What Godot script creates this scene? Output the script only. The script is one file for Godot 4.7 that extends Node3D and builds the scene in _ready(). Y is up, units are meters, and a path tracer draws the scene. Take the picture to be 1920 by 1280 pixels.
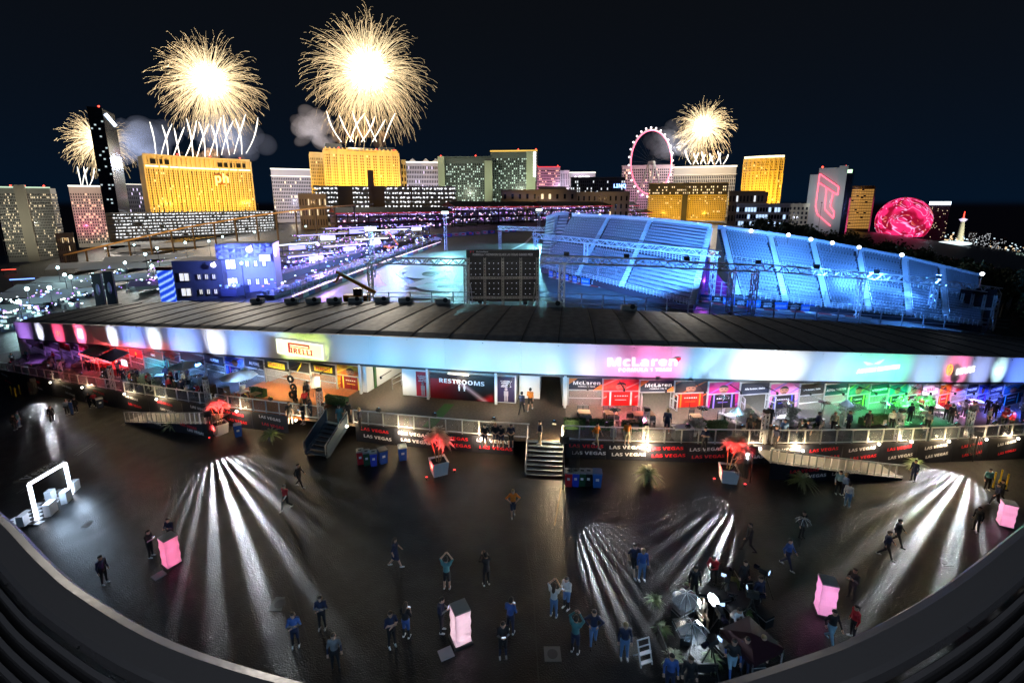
extends Node3D

# ---------------------------------------------------------------- picture to place
const F := 900.0          # focal length in photo pixels (1920 x 1280)
const CX := 960.0
const CY := 571.3         # row of the optical axis (the lens is shifted)
const EYE := 17.5
const PITCH := 12.0
const DOME := 0.085       # the ground falls away gently to both sides
var sp := sin(deg_to_rad(PITCH))
var cp := cos(deg_to_rad(PITCH))

func slope_c(t: float) -> float:
	var q = absf(t - 0.044)
	if q > 1.35: return DOME * (1.8225 + 0.6 * (q - 1.35))
	return DOME * q * q

func ground_y(x: float, z: float) -> float:
	var d = maxf(-z, 9.0)
	return -d * slope_c(x / d)

func ray(px: float, py: float) -> Vector3:      # direction with forward part 1
	var u = px - CX
	var v = py - CY
	var fw = F * cp - v * sp
	return Vector3(u / fw, -(F * sp + v * cp) / fw, -1.0)

func P(px: float, py: float, h := 0.0) -> Vector3:    # point h above the ground seen at that pixel
	var r = ray(px, py)
	var d = (EYE - h) / maxf(-r.y - slope_c(r.x), 0.004)
	return Vector3(r.x * d, EYE + r.y * d, -d)

func PD(px: float, py: float, d: float) -> Vector3:   # point at forward distance d
	var r = ray(px, py)
	return Vector3(r.x * d, EYE + r.y * d, -d)

func onground(p: Vector3, h := 0.0) -> Vector3:
	return Vector3(p.x, ground_y(p.x, p.z) + h, p.z)

# ---------------------------------------------------------------- mesh building
class MB:
	var v := PackedVector3Array()
	var n := PackedVector3Array()
	var uv := PackedVector2Array()
	func tri(a: Vector3, b: Vector3, c: Vector3):
		var nn = (b - a).cross(c - a).normalized()
		v.append_array([a, c, b]); n.append_array([nn, nn, nn])
		uv.append_array([Vector2(0, 1), Vector2(1, 0), Vector2(1, 1)])
	func quad(a: Vector3, b: Vector3, c: Vector3, d: Vector3):     # counter-clockwise seen from the front
		var nn = (c - a).cross(d - b).normalized()
		v.append_array([a, c, b, a, d, c])
		n.append_array([nn, nn, nn, nn, nn, nn])
		uv.append_array([Vector2(0, 1), Vector2(1, 0), Vector2(1, 1), Vector2(0, 1), Vector2(0, 0), Vector2(1, 0)])
	func tri_n(a: Vector3, b: Vector3, c: Vector3, na: Vector3, nb: Vector3, nc: Vector3):
		v.append_array([a, c, b]); n.append_array([na, nc, nb])
		uv.append_array([Vector2(0, 1), Vector2(1, 0), Vector2(1, 1)])
	func box(c: Vector3, s: Vector3, b := Basis.IDENTITY):
		var x = b.x * s.x * 0.5
		var y = b.y * s.y * 0.5
		var z = b.z * s.z * 0.5
		quad(c - x - y + z, c + x - y + z, c + x + y + z, c - x + y + z)
		quad(c + x - y - z, c - x - y - z, c - x + y - z, c + x + y - z)
		quad(c + x - y + z, c + x - y - z, c + x + y - z, c + x + y + z)
		quad(c - x - y - z, c - x - y + z, c - x + y + z, c - x + y - z)
		quad(c - x + y + z, c + x + y + z, c + x + y - z, c - x + y - z)
		quad(c - x - y - z, c + x - y - z, c + x - y + z, c - x - y + z)
	func bar(p: Vector3, q: Vector3, w: float, h := -1.0, up := Vector3.UP):
		if h < 0: h = w
		var z = (q - p)
		var l = z.length()
		if l < 1e-5: return
		z /= l
		if absf(z.dot(up)) > 0.99: up = Vector3.RIGHT if absf(z.x) < 0.9 else Vector3.BACK
		var x = up.cross(z).normalized()
		var y = z.cross(x)
		box((p + q) * 0.5, Vector3(w, h, l), Basis(x, y, z))
	func tube(p: Vector3, q: Vector3, r0: float, r1 := -1.0, k := 6, caps := true):
		if r1 < 0: r1 = r0
		var z = (q - p).normalized()
		var up = Vector3.UP if absf(z.y) < 0.95 else Vector3.RIGHT
		var x = up.cross(z).normalized()
		var y = z.cross(x)
		for i in k:
			var a0 = TAU * i / k
			var a1 = TAU * (i + 1) / k
			var d0 = x * cos(a0) + y * sin(a0)
			var d1 = x * cos(a1) + y * sin(a1)
			var A = p + d0 * r0
			var B = p + d1 * r0
			var C = q + d1 * r1
			var D = q + d0 * r1
			tri_n(A, B, C, d0, d1, d1)
			tri_n(A, C, D, d0, d1, d0)
			if caps:
				tri(p, B, A)
				tri(q, D, C)
	func path(pts: Array, r: float, k := 5):
		for i in pts.size() - 1: tube(pts[i], pts[i + 1], r, r, k, i == 0 or i == pts.size() - 2)
	func ball(c: Vector3, r: Vector3, a := 8, b := 5):
		for j in b:
			var t0 = PI * j / b - PI / 2
			var t1 = PI * (j + 1) / b - PI / 2
			for i in a:
				var p0 = TAU * i / a
				var p1 = TAU * (i + 1) / a
				var A = Vector3(cos(t0) * cos(p0), sin(t0), cos(t0) * sin(p0))
				var B = Vector3(cos(t0) * cos(p1), sin(t0), cos(t0) * sin(p1))
				var C = Vector3(cos(t1) * cos(p1), sin(t1), cos(t1) * sin(p1))
				var D = Vector3(cos(t1) * cos(p0), sin(t1), cos(t1) * sin(p0))
				if j > 0: tri_n(c + A * r, c + C * r, c + B * r, A, C, B)
				if j < b - 1: tri_n(c + A * r, c + D * r, c + C * r, A, D, C)
	func disc(c: Vector3, r: float, nrm: Vector3, k := 12):
		var up = Vector3.UP if absf(nrm.y) < 0.9 else Vector3.RIGHT
		var x = up.cross(nrm).normalized()
		var y = nrm.cross(x)
		for i in k:
			var a0 = TAU * i / k
			var a1 = TAU * (i + 1) / k
			tri(c, c + (x * cos(a0) + y * sin(a0)) * r, c + (x * cos(a1) + y * sin(a1)) * r)
	func truss(p: Vector3, q: Vector3, w: float, r: float, step := 0.0):     # square lattice girder
		var z = (q - p)
		var l = z.length()
		z /= l
		var up = Vector3.UP if absf(z.y) < 0.9 else Vector3.BACK
		var x = up.cross(z).normalized() * w * 0.5
		var y = z.cross(x.normalized()) * w * 0.5
		var o = [x + y, -x + y, -x - y, x - y]
		for k in 4: bar(p + o[k], q + o[k], r * 2)
		if step <= 0: step = w * 1.1
		var m = maxi(1, int(l / step))
		for i in m:
			for k in 4:
				var A = p + o[k] + z * l * i / m
				var B = p + o[(k + 1) % 4] + z * l * (i + 1) / m
				var e = p + o[(k + 1) % 4] + z * l * i / m
				var g = p + o[k] + z * l * (i + 1) / m
				if i % 2 == 0: bar(A, B, r * 1.4)
				else: bar(e, g, r * 1.4)
	func mesh() -> ArrayMesh:
		var a = []
		a.resize(Mesh.ARRAY_MAX)
		a[Mesh.ARRAY_VERTEX] = v
		a[Mesh.ARRAY_NORMAL] = n
		a[Mesh.ARRAY_TEX_UV] = uv
		var m = ArrayMesh.new()
		if v.size(): m.add_surface_from_arrays(Mesh.PRIMITIVE_TRIANGLES, a)
		return m

# ---------------------------------------------------------------- naming
var taken := {}
func numbered(called: String) -> String:
	var k = taken.get(called, 0)
	taken[called] = k + 1
	return called if k == 0 else "%s_%03d" % [called, k]

func tag(o: Node, label: String, category: String, group := ""):
	o.set_meta("label", label)
	o.set_meta("category", category)
	if group != "": o.set_meta("group", group)
	return o

func thing(called: String, label: String, category: String, at := Vector3.ZERO, turn := 0.0, group := "") -> Node3D:
	var o = Node3D.new()
	o.name = numbered(called)
	add_child(o)
	o.position = at
	o.rotation.y = turn
	tag(o, label, category, group)
	return o

func part(called: String, mb: MB, m: Material, parent: Node, stuff := false) -> MeshInstance3D:
	return part_mesh(called, mb.mesh(), m, parent, stuff)

func part_mesh(called: String, me: Mesh, m: Material, parent: Node, stuff := false) -> MeshInstance3D:
	var o = MeshInstance3D.new()
	o.name = called if parent != self else numbered(called)
	o.mesh = me
	o.material_override = m
	if stuff: o.set_meta("kind", "stuff")
	parent.add_child(o, true)
	return o

func struct(called: String, mb: MB, m: Material) -> MeshInstance3D:
	var o = part(called, mb, m, self)
	o.set_meta("kind", "structure")
	return o

func copy_of(src: Node3D, called: String, label: String, group := "") -> Node3D:
	var c = src.duplicate()
	c.name = numbered(called)
	add_child(c)
	c.set_meta("label", label)
	if group != "": c.set_meta("group", group)
	return c

# ---------------------------------------------------------------- materials
var mats := {}
func srgb(c: Color) -> Color:
	return c.linear_to_srgb()

func mat(key: String, c := Color(0.5, 0.5, 0.5), rough := 0.6, metal := 0.0) -> StandardMaterial3D:
	if mats.has(key): return mats[key]
	var m = StandardMaterial3D.new()
	m.resource_name = key
	m.albedo_color = srgb(c)
	m.roughness = rough
	m.metallic = metal
	mats[key] = m
	return m

func glow(key: String, c := Color.WHITE, e := 1.0) -> StandardMaterial3D:       # lamps, screens, flames only
	if mats.has(key): return mats[key]
	var m = mat(key, Color(c.r * 0.5, c.g * 0.5, c.b * 0.5), 0.5)
	m.emission_enabled = true
	m.emission = srgb(c)
	m.emission_energy_multiplier = e
	return m

func noise_tex(freq: float, octaves: int, lo: Color, hi: Color, sd := 1, normal := false, size := 512, bump := 2.0) -> NoiseTexture2D:
	var nz = FastNoiseLite.new()
	nz.seed = sd
	nz.frequency = freq
	nz.fractal_octaves = octaves
	var t = NoiseTexture2D.new()
	t.width = size
	t.height = size
	t.seamless = true
	t.noise = nz
	if normal:
		t.as_normal_map = true
		t.bump_strength = bump
	else:
		var g = Gradient.new()
		g.set_color(0, lo)
		g.set_color(1, hi)
		t.color_ramp = g
	return t

func textured(m: StandardMaterial3D, t: Texture2D, scale: float, world := true):
	m.albedo_texture = t
	m.uv1_triplanar = true
	m.uv1_world_triplanar = world
	m.uv1_scale = Vector3.ONE * scale
	return m

# ---------------------------------------------------------------- lights
func spot(at: Vector3, to: Vector3, c: Color, e: float, angle: float, size := 0.05, blend := 0.5, parent: Node = null):
	var l = SpotLight3D.new()
	l.name = "spot_light"
	l.light_color = srgb(c)
	l.light_energy = e
	l.spot_angle = angle
	l.spot_angle_attenuation = blend
	l.light_size = size
	l.spot_range = 3000.0
	l.spot_attenuation = 2.0
	l.shadow_enabled = true
	if parent == null: parent = self
	parent.add_child(l, true)
	var up = Vector3.UP if absf((to - at).normalized().y) < 0.98 else Vector3.RIGHT
	l.global_transform = Transform3D(Basis.looking_at(to - at, up), at)
	return l

func omni(at: Vector3, c: Color, e: float, size := 0.05, parent: Node = null):
	var l = OmniLight3D.new()
	l.name = "point_light"
	l.light_color = srgb(c)
	l.light_energy = e
	l.light_size = size
	l.omni_range = 3000.0
	l.omni_attenuation = 2.0
	l.shadow_enabled = true
	if parent == null: parent = self
	parent.add_child(l, true)
	l.global_position = at
	return l

func text_mesh(s: String, size_m: float, depth := 0.02, bold := false, serif := false, align := HORIZONTAL_ALIGNMENT_CENTER) -> TextMesh:
	var t = TextMesh.new()
	var f = SystemFont.new()
	f.font_names = PackedStringArray(["Droid Serif" if serif else "Droid Sans"])
	if bold: f.font_weight = 700
	t.font = f
	t.text = s
	t.font_size = 32
	t.pixel_size = size_m / 32.0
	t.depth = depth
	t.curve_step = 2.0
	t.horizontal_alignment = align
	return t

func lettering(called: String, s: String, size_m: float, m: Material, parent: Node, xf: Transform3D, stretch := Vector3.ONE, bold := true, serif := false) -> MeshInstance3D:
	var o = part_mesh(called, text_mesh(s, size_m, 0.03, bold, serif), m, parent)
	o.transform = xf * Transform3D(Basis.from_scale(stretch), Vector3.ZERO)
	return o

func facing(at: Vector3, to: Vector3) -> float:      # turn about y so that +z looks from at towards to
	return atan2(to.x - at.x, to.z - at.z)

var rng := RandomNumberGenerator.new()
var cam: Camera3D

func _ready():
	rng.seed = 7
	setup_camera_and_light()
	make_ground()
	mat("print_red", Color(0.8, 0.025, 0.045), 0.5)
	skyline()
	midground()
	grandstands()
	paddock_building()
	deck_things()
	plaza_things()
	people()
	fireworks()
	balcony()

func setup_camera_and_light():
	cam = Camera3D.new()
	cam.name = "camera"
	cam.projection = Camera3D.PROJECTION_FRUSTUM
	cam.near = 0.1
	cam.far = 6000.0
	cam.size = 0.1 * 1280.0 / F
	cam.frustum_offset = Vector2(0, -0.1 * (640.0 - CY) / F)
	cam.position = Vector3(0, EYE, 0)
	cam.rotation.x = -deg_to_rad(PITCH)
	add_child(cam)
	var env = Environment.new()
	env.background_mode = Environment.BG_SKY
	var sky = Sky.new()
	var sm = ProceduralSkyMaterial.new()
	sm.sky_top_color = srgb(Color(0.0034, 0.0038, 0.0046))
	sm.sky_horizon_color = srgb(Color(0.0012, 0.0066, 0.018))
	sm.sky_curve = 0.12
	sm.ground_bottom_color = srgb(Color(0.001, 0.001, 0.002))
	sm.ground_horizon_color = srgb(Color(0.002, 0.004, 0.008))
	sm.sky_cover = noise_tex(0.006, 4, Color(0, 0, 0, 1), Color(0.10, 0.11, 0.13, 1), 71, false, 512)
	sm.sky_cover_modulate = Color(0.16, 0.16, 0.16)
	sm.sun_angle_max = 1.0
	sky.sky_material = sm
	env.sky = sky
	env.tonemap_mode = Environment.TONE_MAPPER_LINEAR
	env.tonemap_exposure = 1.0
	env.sdfgi_enabled = true
	env.ssao_enabled = true
	env.ssil_enabled = true
	env.volumetric_fog_enabled = true
	env.volumetric_fog_density = 0.0
	var we = WorldEnvironment.new()
	we.name = "world_environment"
	we.environment = env
	add_child(we)
	var moon = DirectionalLight3D.new()
	moon.name = "moon_light"
	moon.light_color = Color(0.75, 0.85, 1.0)
	moon.light_energy = 0.012
	moon.light_angular_distance = 0.5
	moon.shadow_enabled = true
	moon.sky_mode = DirectionalLight3D.SKY_MODE_LIGHT_ONLY
	moon.rotation_degrees = Vector3(-55, 30, 0)
	add_child(moon)

# ---------------------------------------------------------------- ground
func make_ground():
	var as_m = mat("asphalt", Color(0.026, 0.0255, 0.026), 0.45)
	as_m.metallic_specular = 0.4
	textured(as_m, noise_tex(0.012, 6, Color(0.42, 0.42, 0.44), Color(1, 1, 1), 3, false, 1024), 0.045)
	as_m.roughness_texture = noise_tex(0.02, 5, Color(0.62, 0.62, 0.62), Color(1, 1, 1), 5, false, 512)
	as_m.normal_enabled = true
	as_m.normal_texture = noise_tex(0.3, 3, Color.BLACK, Color.WHITE, 9, true, 1024, 1.2)
	as_m.normal_scale = 0.9
	var st = MB.new()
	var ts = []
	for i in 81: ts.append(-2.6 + 5.2 * i / 80.0)
	var ds = [1.0, 4.0, 9.0]
	var q = 9.0
	while q < 4200.0:
		q *= 1.14
		ds.append(q)
	for j in ds.size() - 1:
		for i in 80:
			var pts = []
			for k in [[i, j], [i + 1, j], [i + 1, j + 1], [i, j + 1]]:
				var d = ds[k[1]]
				var x = ts[k[0]] * d
				pts.append(Vector3(x, ground_y(x, -d), -d))
			st.quad(pts[0], pts[1], pts[2], pts[3])
	struct("ground", st, as_m)

# strip of road or paint along a list of ground points
func strip(called: String, pts: Array, w: float, h: float, m: Material):
	var st = MB.new()
	for i in pts.size() - 1:
		var a: Vector3 = pts[i]
		var b: Vector3 = pts[i + 1]
		var s = (b - a).cross(Vector3.UP).normalized() * w * 0.5
		var k = maxi(1, int(a.distance_to(b) / 4.0))
		for j in k:
			var p = a.lerp(b, float(j) / k)
			var r = a.lerp(b, float(j + 1) / k)
			st.quad(onground(p + s, h), onground(r + s, h), onground(r - s, h), onground(p - s, h))
	return struct(called, st, m)

func sheet(called: String, pix: Array, h: float, m: Material, cells := 14):   # four-cornered ground sheet from pixels
	var A = P(pix[0][0], pix[0][1])
	var B = P(pix[1][0], pix[1][1])
	var C = P(pix[2][0], pix[2][1])
	var D = P(pix[3][0], pix[3][1])
	var st = MB.new()
	var at = func(u, v): return onground(A.lerp(B, u).lerp(D.lerp(C, u), v), h)
	for i in cells:
		for j in cells:
			var u = float(i) / cells
			var v = float(j) / cells
			var w = 1.0 / cells
			st.quad(at.call(u, v), at.call(u + w, v), at.call(u + w, v + w), at.call(u, v + w))
	return struct(called, st, m)

# ---------------------------------------------------------------- far buildings
func place(x0: float, x1: float, yt: float, yb: float, D: float) -> Dictionary:
	var ym = lerpf(yt, yb, 0.45)
	var a = PD(x0, ym, D)
	var b = PD(x1, ym, D)
	var top = PD((x0 + x1) * 0.5, yt, D).y
	var x = (a.x + b.x) * 0.5
	var g = ground_y(x, -D)
	return {"at": Vector3(x, g, -D), "w": b.x - a.x, "h": top - g, "turn": facing(Vector3(x, 0, -D), Vector3.ZERO)}

func hotel(called: String, label: String, x0: float, x1: float, yt: float, yb: float, D: float, o: Dictionary) -> Node3D:
	var q = place(x0, x1, yt, yb, D)
	var yaw = o.get("yaw", 0.0)
	var W = q.w * cos(q.turn) / maxf(0.5, cos(yaw))
	var H = q.h
	var dep = o.get("depth", 22.0)
	var sag = o.get("sag", 0.0)
	var n = thing(called, label, o.get("category", "hotel"), q.at, q.turn + yaw)
	n.set_meta("w", W); n.set_meta("h", H)
	var seg = 10 if sag != 0.0 else 1
	var zc = func(x): return sag * (4.0 * x * x / (W * W) - 1.0)
	var wall = MB.new()
	for i in seg:
		var xa = -W / 2 + W * i / seg
		var xb = -W / 2 + W * (i + 1) / seg
		wall.quad(Vector3(xa, 0, zc.call(xa)), Vector3(xb, 0, zc.call(xb)), Vector3(xb, H, zc.call(xb)), Vector3(xa, H, zc.call(xa)))
		wall.quad(Vector3(xb, 0, zc.call(xb) - dep), Vector3(xa, 0, zc.call(xa) - dep), Vector3(xa, H, zc.call(xa) - dep), Vector3(xb, H, zc.call(xb) - dep))
	for s in [-1, 1]:
		var xs = s * W / 2
		var za = zc.call(xs)
		if s > 0: wall.quad(Vector3(xs, 0, za), Vector3(xs, 0, za - dep), Vector3(xs, H, za - dep), Vector3(xs, H, za))
		else: wall.quad(Vector3(xs, 0, za - dep), Vector3(xs, 0, za), Vector3(xs, H, za), Vector3(xs, H, za - dep))
	part("wall", wall, o.wall, n)
	var roof = MB.new()
	var cor = MB.new()
	for i in seg:
		var xa = -W / 2 + W * i / seg
		var xb = -W / 2 + W * (i + 1) / seg
		roof.quad(Vector3(xa, H + 0.02, zc.call(xa)), Vector3(xb, H + 0.02, zc.call(xb)), Vector3(xb, H + 0.02, zc.call(xb) - dep), Vector3(xa, H + 0.02, zc.call(xa) - dep))
		var mid = Vector3((xa + xb) / 2, H + o.get("crown", 1.6) / 2, (zc.call(xa) + zc.call(xb)) / 2)
		cor.box(mid + Vector3(0, 0, 0.3), Vector3((xb - xa) * 1.02, o.get("crown", 1.6), 1.6))
	part("roof", roof, o.get("roofmat", mat("roof_dark", Color(0.06, 0.06, 0.06), 0.9)), n)
	part("cornice", cor, o.get("cornice", o.wall), n)
	# windows: too small to pick apart, so each facade holds its panes as one part
	var cols = int(o.get("cols", 20))
	var rows = int(o.get("rows", 18))
	var wf = o.get("wf", 0.5)
	var hf = o.get("hf", 0.6)
	var y0 = H * o.get("from", 0.06)
	var y1 = H * o.get("to", 0.95)
	var frac = o.get("lit", 0.1)
	var dark = MB.new()
	var lit = MB.new()
	var skip = o.get("skip", [])
	for c in cols:
		var u = (c + 0.5) / cols
		var miss = false
		for s in skip:
			if u > s[0] and u < s[1]: miss = true
		if miss: continue
		var x = -W / 2 + W * u
		var dx = W / cols * wf * 0.5
		for r in rows:
			var y = lerpf(y0, y1, (r + 0.5) / rows)
			var dy = (y1 - y0) / rows * hf * 0.5
			var A = zc.call(x - dx) + 0.35
			var B = zc.call(x + dx) + 0.35
			var t = lit if rng.randf() < frac else dark
			t.quad(Vector3(x - dx, y - dy, A), Vector3(x + dx, y - dy, B), Vector3(x + dx, y + dy, B), Vector3(x - dx, y + dy, A))
	if o.get("side", 0) != 0:
		var s = signf(o.side)
		var cs = int(absf(o.side))
		for c in cs:
			var z = -dep * (c + 0.5) / cs + zc.call(s * W / 2)
			var dz = dep / cs * wf * 0.5
			for r in rows:
				var y = lerpf(y0, y1, (r + 0.5) / rows)
				var dy = (y1 - y0) / rows * hf * 0.5
				var xs = s * (W / 2 + 0.35)
				var t = lit if rng.randf() < frac else dark
				t.quad(Vector3(xs, y - dy, z + dz * s), Vector3(xs, y - dy, z - dz * s), Vector3(xs, y + dy, z - dz * s), Vector3(xs, y + dy, z + dz * s))
	if dark.v.size(): part("window_pane", dark, o.get("win", mat("far_glass", Color(0.02, 0.022, 0.03), 0.15)), n, true)
	if lit.v.size(): part("lit_window", lit, o.get("litmat", glow("window_glow_warm", Color(1.0, 0.8, 0.5), 1.3)), n, true)
	if o.has("ribs"):
		var rb = MB.new()
		for i in int(o.ribs) + 1:
			var x = -W / 2 + W * i / o.ribs
			rb.box(Vector3(x, H * 0.5, zc.call(x) + 0.8), Vector3(W / o.ribs * o.get("ribw", 0.25), H * 0.985, 1.6))
		part("pilaster", rb, o.get("ribmat", o.wall), n, true)
	for b in o.get("bands", []):       # [height share, thickness, material]
		var bb = MB.new()
		for i in seg:
			var xa = -W / 2 + W * i / seg
			var xb = -W / 2 + W * (i + 1) / seg
			bb.box(Vector3((xa + xb) / 2, H * b[0], (zc.call(xa) + zc.call(xb)) / 2 + 1.3), Vector3((xb - xa) * 1.03, b[1], 1.4))
		part("band", bb, b[2], n)
	for f in o.get("floods", []):      # [x share, y share, z metres, colour, energy, cone]
		var at = n.to_global(Vector3(W * f[0], H * f[1], f[2]))
		var to = n.to_global(Vector3(W * f[0] * 0.8, H * o.get("aim", 0.55), 0))
		spot(at, to, f[3], f[4], f[5], 1.0, 0.6, n)
		var fx = MB.new()
		fx.box(Vector3(W * f[0], H * f[1] - 1.2, f[2] + 0.6), Vector3(1.6, 0.8, 1.0))
		fx.bar(Vector3(W * f[0], H * f[1] - 1.2, f[2] + 0.6), Vector3(W * f[0], 0, f[2] + 0.6), 0.3)
		part("floodlight", fx, mat("fixture_black", Color(0.02, 0.02, 0.02), 0.6), n)
	for r in o.get("beacons", []):
		var bc = MB.new()
		bc.ball(Vector3(W * r, H + o.get("crown", 1.6) + 1.2, -1), Vector3.ONE * 1.1, 6, 4)
		part("beacon_light", bc, glow("beacon_red", Color(1, 0.05, 0.03), 6), n)
	return n

func garage(called: String, label: String, x0: float, x1: float, yt: float, yb: float, D: float, levels: int, bays: int, yaw: float, core := []):
	var q = place(x0, x1, yt, yb, D)
	var W = q.w * cos(q.turn) / maxf(0.5, cos(yaw))
	var H = q.h
	var n = thing(called, label, "parking garage", q.at, q.turn + yaw)
	var conc = mat("garage_concrete", Color(0.42, 0.41, 0.38), 0.8)
	var y0 = H * 0.12
	var lh = (H - y0) / levels
	for i in levels + 1:
		var s = MB.new()
		s.box(Vector3(0, y0 + lh * i, -12), Vector3(W, lh * 0.34, 24))
		part("floor_slab", s, conc, n)
	var col = MB.new()
	for i in bays + 1: col.box(Vector3(-W / 2 + W * i / bays, H / 2, -0.6), Vector3(W / bays * 0.10, H * 0.995, 1.0))
	part("column", col, conc, n, true)
	var back = MB.new()
	back.box(Vector3(0, H / 2, -24.5), Vector3(W, H, 0.8))
	part("back_wall", back, conc, n)
	var lamps = MB.new()
	for i in levels:
		for j in bays:
			if rng.randf() < 0.08: continue
			for k in 2:
				var x = -W / 2 + W * (j + rng.randf_range(0.2, 0.8)) / bays
				var sz = rng.randf_range(0.18, 0.42)
				lamps.box(Vector3(x, y0 + lh * (i + 0.62 + rng.randf_range(-0.08, 0.1)), -3.0 - 5 * k), Vector3(W / bays * sz, lh * 0.28, 1.2))
	part("light_tube", lamps, glow("garage_lamp", Color(0.95, 0.97, 1.0), 1.9), n, true)
	var cr = MB.new()
	for c in core: cr.box(Vector3(-W / 2 + W * c[0], H * c[2] / 2, 0.3), Vector3(W * c[1], H * c[2], 3.0))
	if cr.v.size(): part("stair_core", cr, mat("core_brown", Color(0.3, 0.24, 0.18), 0.8), n)
	return n

func sign_on(n: Node3D, s: String, x: float, y: float, z: float, size: float, m: Material, stretch := Vector3.ONE, name_ := "sign_letters"):
	lettering(name_, s, size, m, n, Transform3D(Basis.IDENTITY, Vector3(x, y, z)), stretch)

func skyline():
	var gold = Color(1.15, 0.64, 0.05)
	var goldwall = mat("stucco_gold", Color(0.72, 0.58, 0.34), 0.8)
	var grey = mat("stucco_grey", Color(0.42, 0.40, 0.37), 0.85)
	var beige = mat("stucco_beige", Color(0.5, 0.45, 0.36), 0.85)
	var dglass = mat("far_glass", Color(0.02, 0.022, 0.03), 0.15)
	var white = mat("trim_white", Color(0.75, 0.74, 0.7), 0.7)
	var crown_w = glow("crown_light_white", Color(1, 0.97, 0.85), 1.6)
	var crown_g = glow("crown_light_green", Color(0.75, 1.0, 0.75), 0.9)
	# --- left hotel
	var a = hotel("hotel_tower", "grey hotel with two windowed wings split by a blank pale shaft", 0, 104, 352, 480, 620, {"wall": grey, "cols": 34, "rows": 23, "wf": 0.42, "hf": 0.5, "lit": 0.17, "skip": [[0.36, 0.57]], "yaw": -0.25, "depth": 26, "to": 0.93, "side": 6,
		"cornice": crown_g, "crown": 1.4, "bands": [[0.30, 1.0, grey], [0.62, 1.0, grey]], "floods": [[-0.2, 0.5, 60, Color(0.95, 0.95, 0.75), 1300, 50]], "beacons": [-0.2, 0.05, 0.4]})
	var sh = MB.new()
	sh.box(Vector3(a.get_meta("w") * -0.035, a.get_meta("h") * 0.52, 1.0), Vector3(a.get_meta("w") * 0.2, a.get_meta("h") * 1.04, 5.0))
	part("lift_shaft", sh, beige, a)
	# --- magenta hotel behind the black tower
	hotel("hotel_tower", "magenta floodlit hotel half hidden behind the black glass tower", 136, 200, 350, 450, 900, {"wall": beige, "cols": 14, "rows": 18, "lit": 0.2, "cornice": crown_w, "crown": 2.5, "to": 0.9,
		"litmat": glow("window_glow_pink", Color(1, 0.6, 0.4), 1.5), "floods": [[-0.2, 0.35, 55, Color(1, 0.1, 0.3), 2200, 50]]})
	# --- black tower
	var bt = hotel("glass_tower", "slim black glass skyscraper rising in front of fireworks", 181, 209, 202, 452, 600, {"category": "skyscraper", "wall": mat("black_glass", Color(0.004, 0.006, 0.012), 0.12), "cols": 4, "rows": 34, "wf": 0.55, "hf": 0.4, "lit": 0.24,
		"yaw": -0.12, "depth": 26, "crown": 1.0, "win": mat("black_pane", Color(0.003, 0.004, 0.01), 0.1), "litmat": glow("window_glow_cool", Color(0.7, 0.85, 0.9), 0.7), "beacons": [0.3]})
	var bw = bt.get_meta("w")
	var bh = bt.get_meta("h")
	var side = MB.new()      # its mirror-glass flank, turned to the gold hotel
	side.quad(Vector3(bw / 2, 0, 0.1), Vector3(bw / 2 + 10, 0, -9), Vector3(bw / 2 + 10, bh * 0.97, -9), Vector3(bw / 2, bh, 0.1))
	side.quad(Vector3(bw / 2 + 10, 0, -9), Vector3(bw / 2, 0, -30), Vector3(bw / 2, bh, -30), Vector3(bw / 2 + 10, bh * 0.97, -9))
	side.tri(Vector3(bw / 2, bh, 0.1), Vector3(bw / 2 + 10, bh * 0.97, -9), Vector3(bw / 2, bh, -30))
	part("mirror_flank", side, mat("mirror_glass", Color(0.30, 0.33, 0.38), 0.08, 0.9), bt)
	var ts = MB.new()
	ts.bar(Vector3(bw / 2 + 2.5, bh * 0.965, -1.0), Vector3(bw / 2 + 9.6, bh * 0.89, -8.2), 1.0, 3.5)
	part("roof_sign_light", ts, glow("sign_white_blue", Color(0.75, 0.85, 1), 4), bt)
	hotel("hotel_tower", "dark hotel with scattered violet windows beside the black tower", 236, 286, 346, 405, 800, {"wall": mat("dark_wall", Color(0.06, 0.06, 0.09), 0.7), "cols": 14, "rows": 12, "lit": 0.14, "cornice": crown_w, "crown": 0.8, "litmat": glow("window_glow_violet", Color(0.8, 0.7, 1), 1.0)})
	hotel("office_block", "low gold lit block at foot of the black tower", 206, 240, 326, 452, 640, {"category": "building", "wall": goldwall, "cols": 7, "rows": 14, "lit": 0.03, "floods": [[0, 0.3, 45, gold, 1300, 50]], "bands": [[0.72, 1.2, white]]})
	# --- gold hotel with a bowed front
	var ph = hotel("gold_hotel", "wide gold hotel with bowed ribbed front and round letters sign", 282, 479, 297, 400, 700, {"wall": goldwall, "cols": 46, "rows": 22, "wf": 0.42, "hf": 0.78, "lit": 0.03, "sag": 9.0, "yaw": 0.28, "ribs": 23, "ribw": 0.35, "crown": 2.5, "from": 0.14, "to": 0.84, "depth": 30,
		"bands": [[0.875, 1.6, glow("crown_light_gold", Color(1, 0.9, 0.6), 2.2)], [0.13, 1.2, goldwall]], "aim": 0.6, "beacons": [-0.2, 0.1, 0.4],
		"floods": [[-0.35, 0.42, 62, gold, 5200, 55], [0.0, 0.42, 62, gold, 5200, 55], [0.36, 0.42, 62, gold, 5200, 55]]})
	var tops = MB.new()
	for u in [-0.42, -0.36, -0.30, 0.20, 0.26, 0.32, 0.38, 0.44]: tops.box(Vector3(ph.get_meta("w") * u, ph.get_meta("h") * 0.935, 9.0 * (4 * u * u - 1) + 1.4), Vector3(ph.get_meta("w") * 0.045, ph.get_meta("h") * 0.06, 0.6))
	part("penthouse_window", tops, dglass, ph)
	var pl = MB.new()
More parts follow.
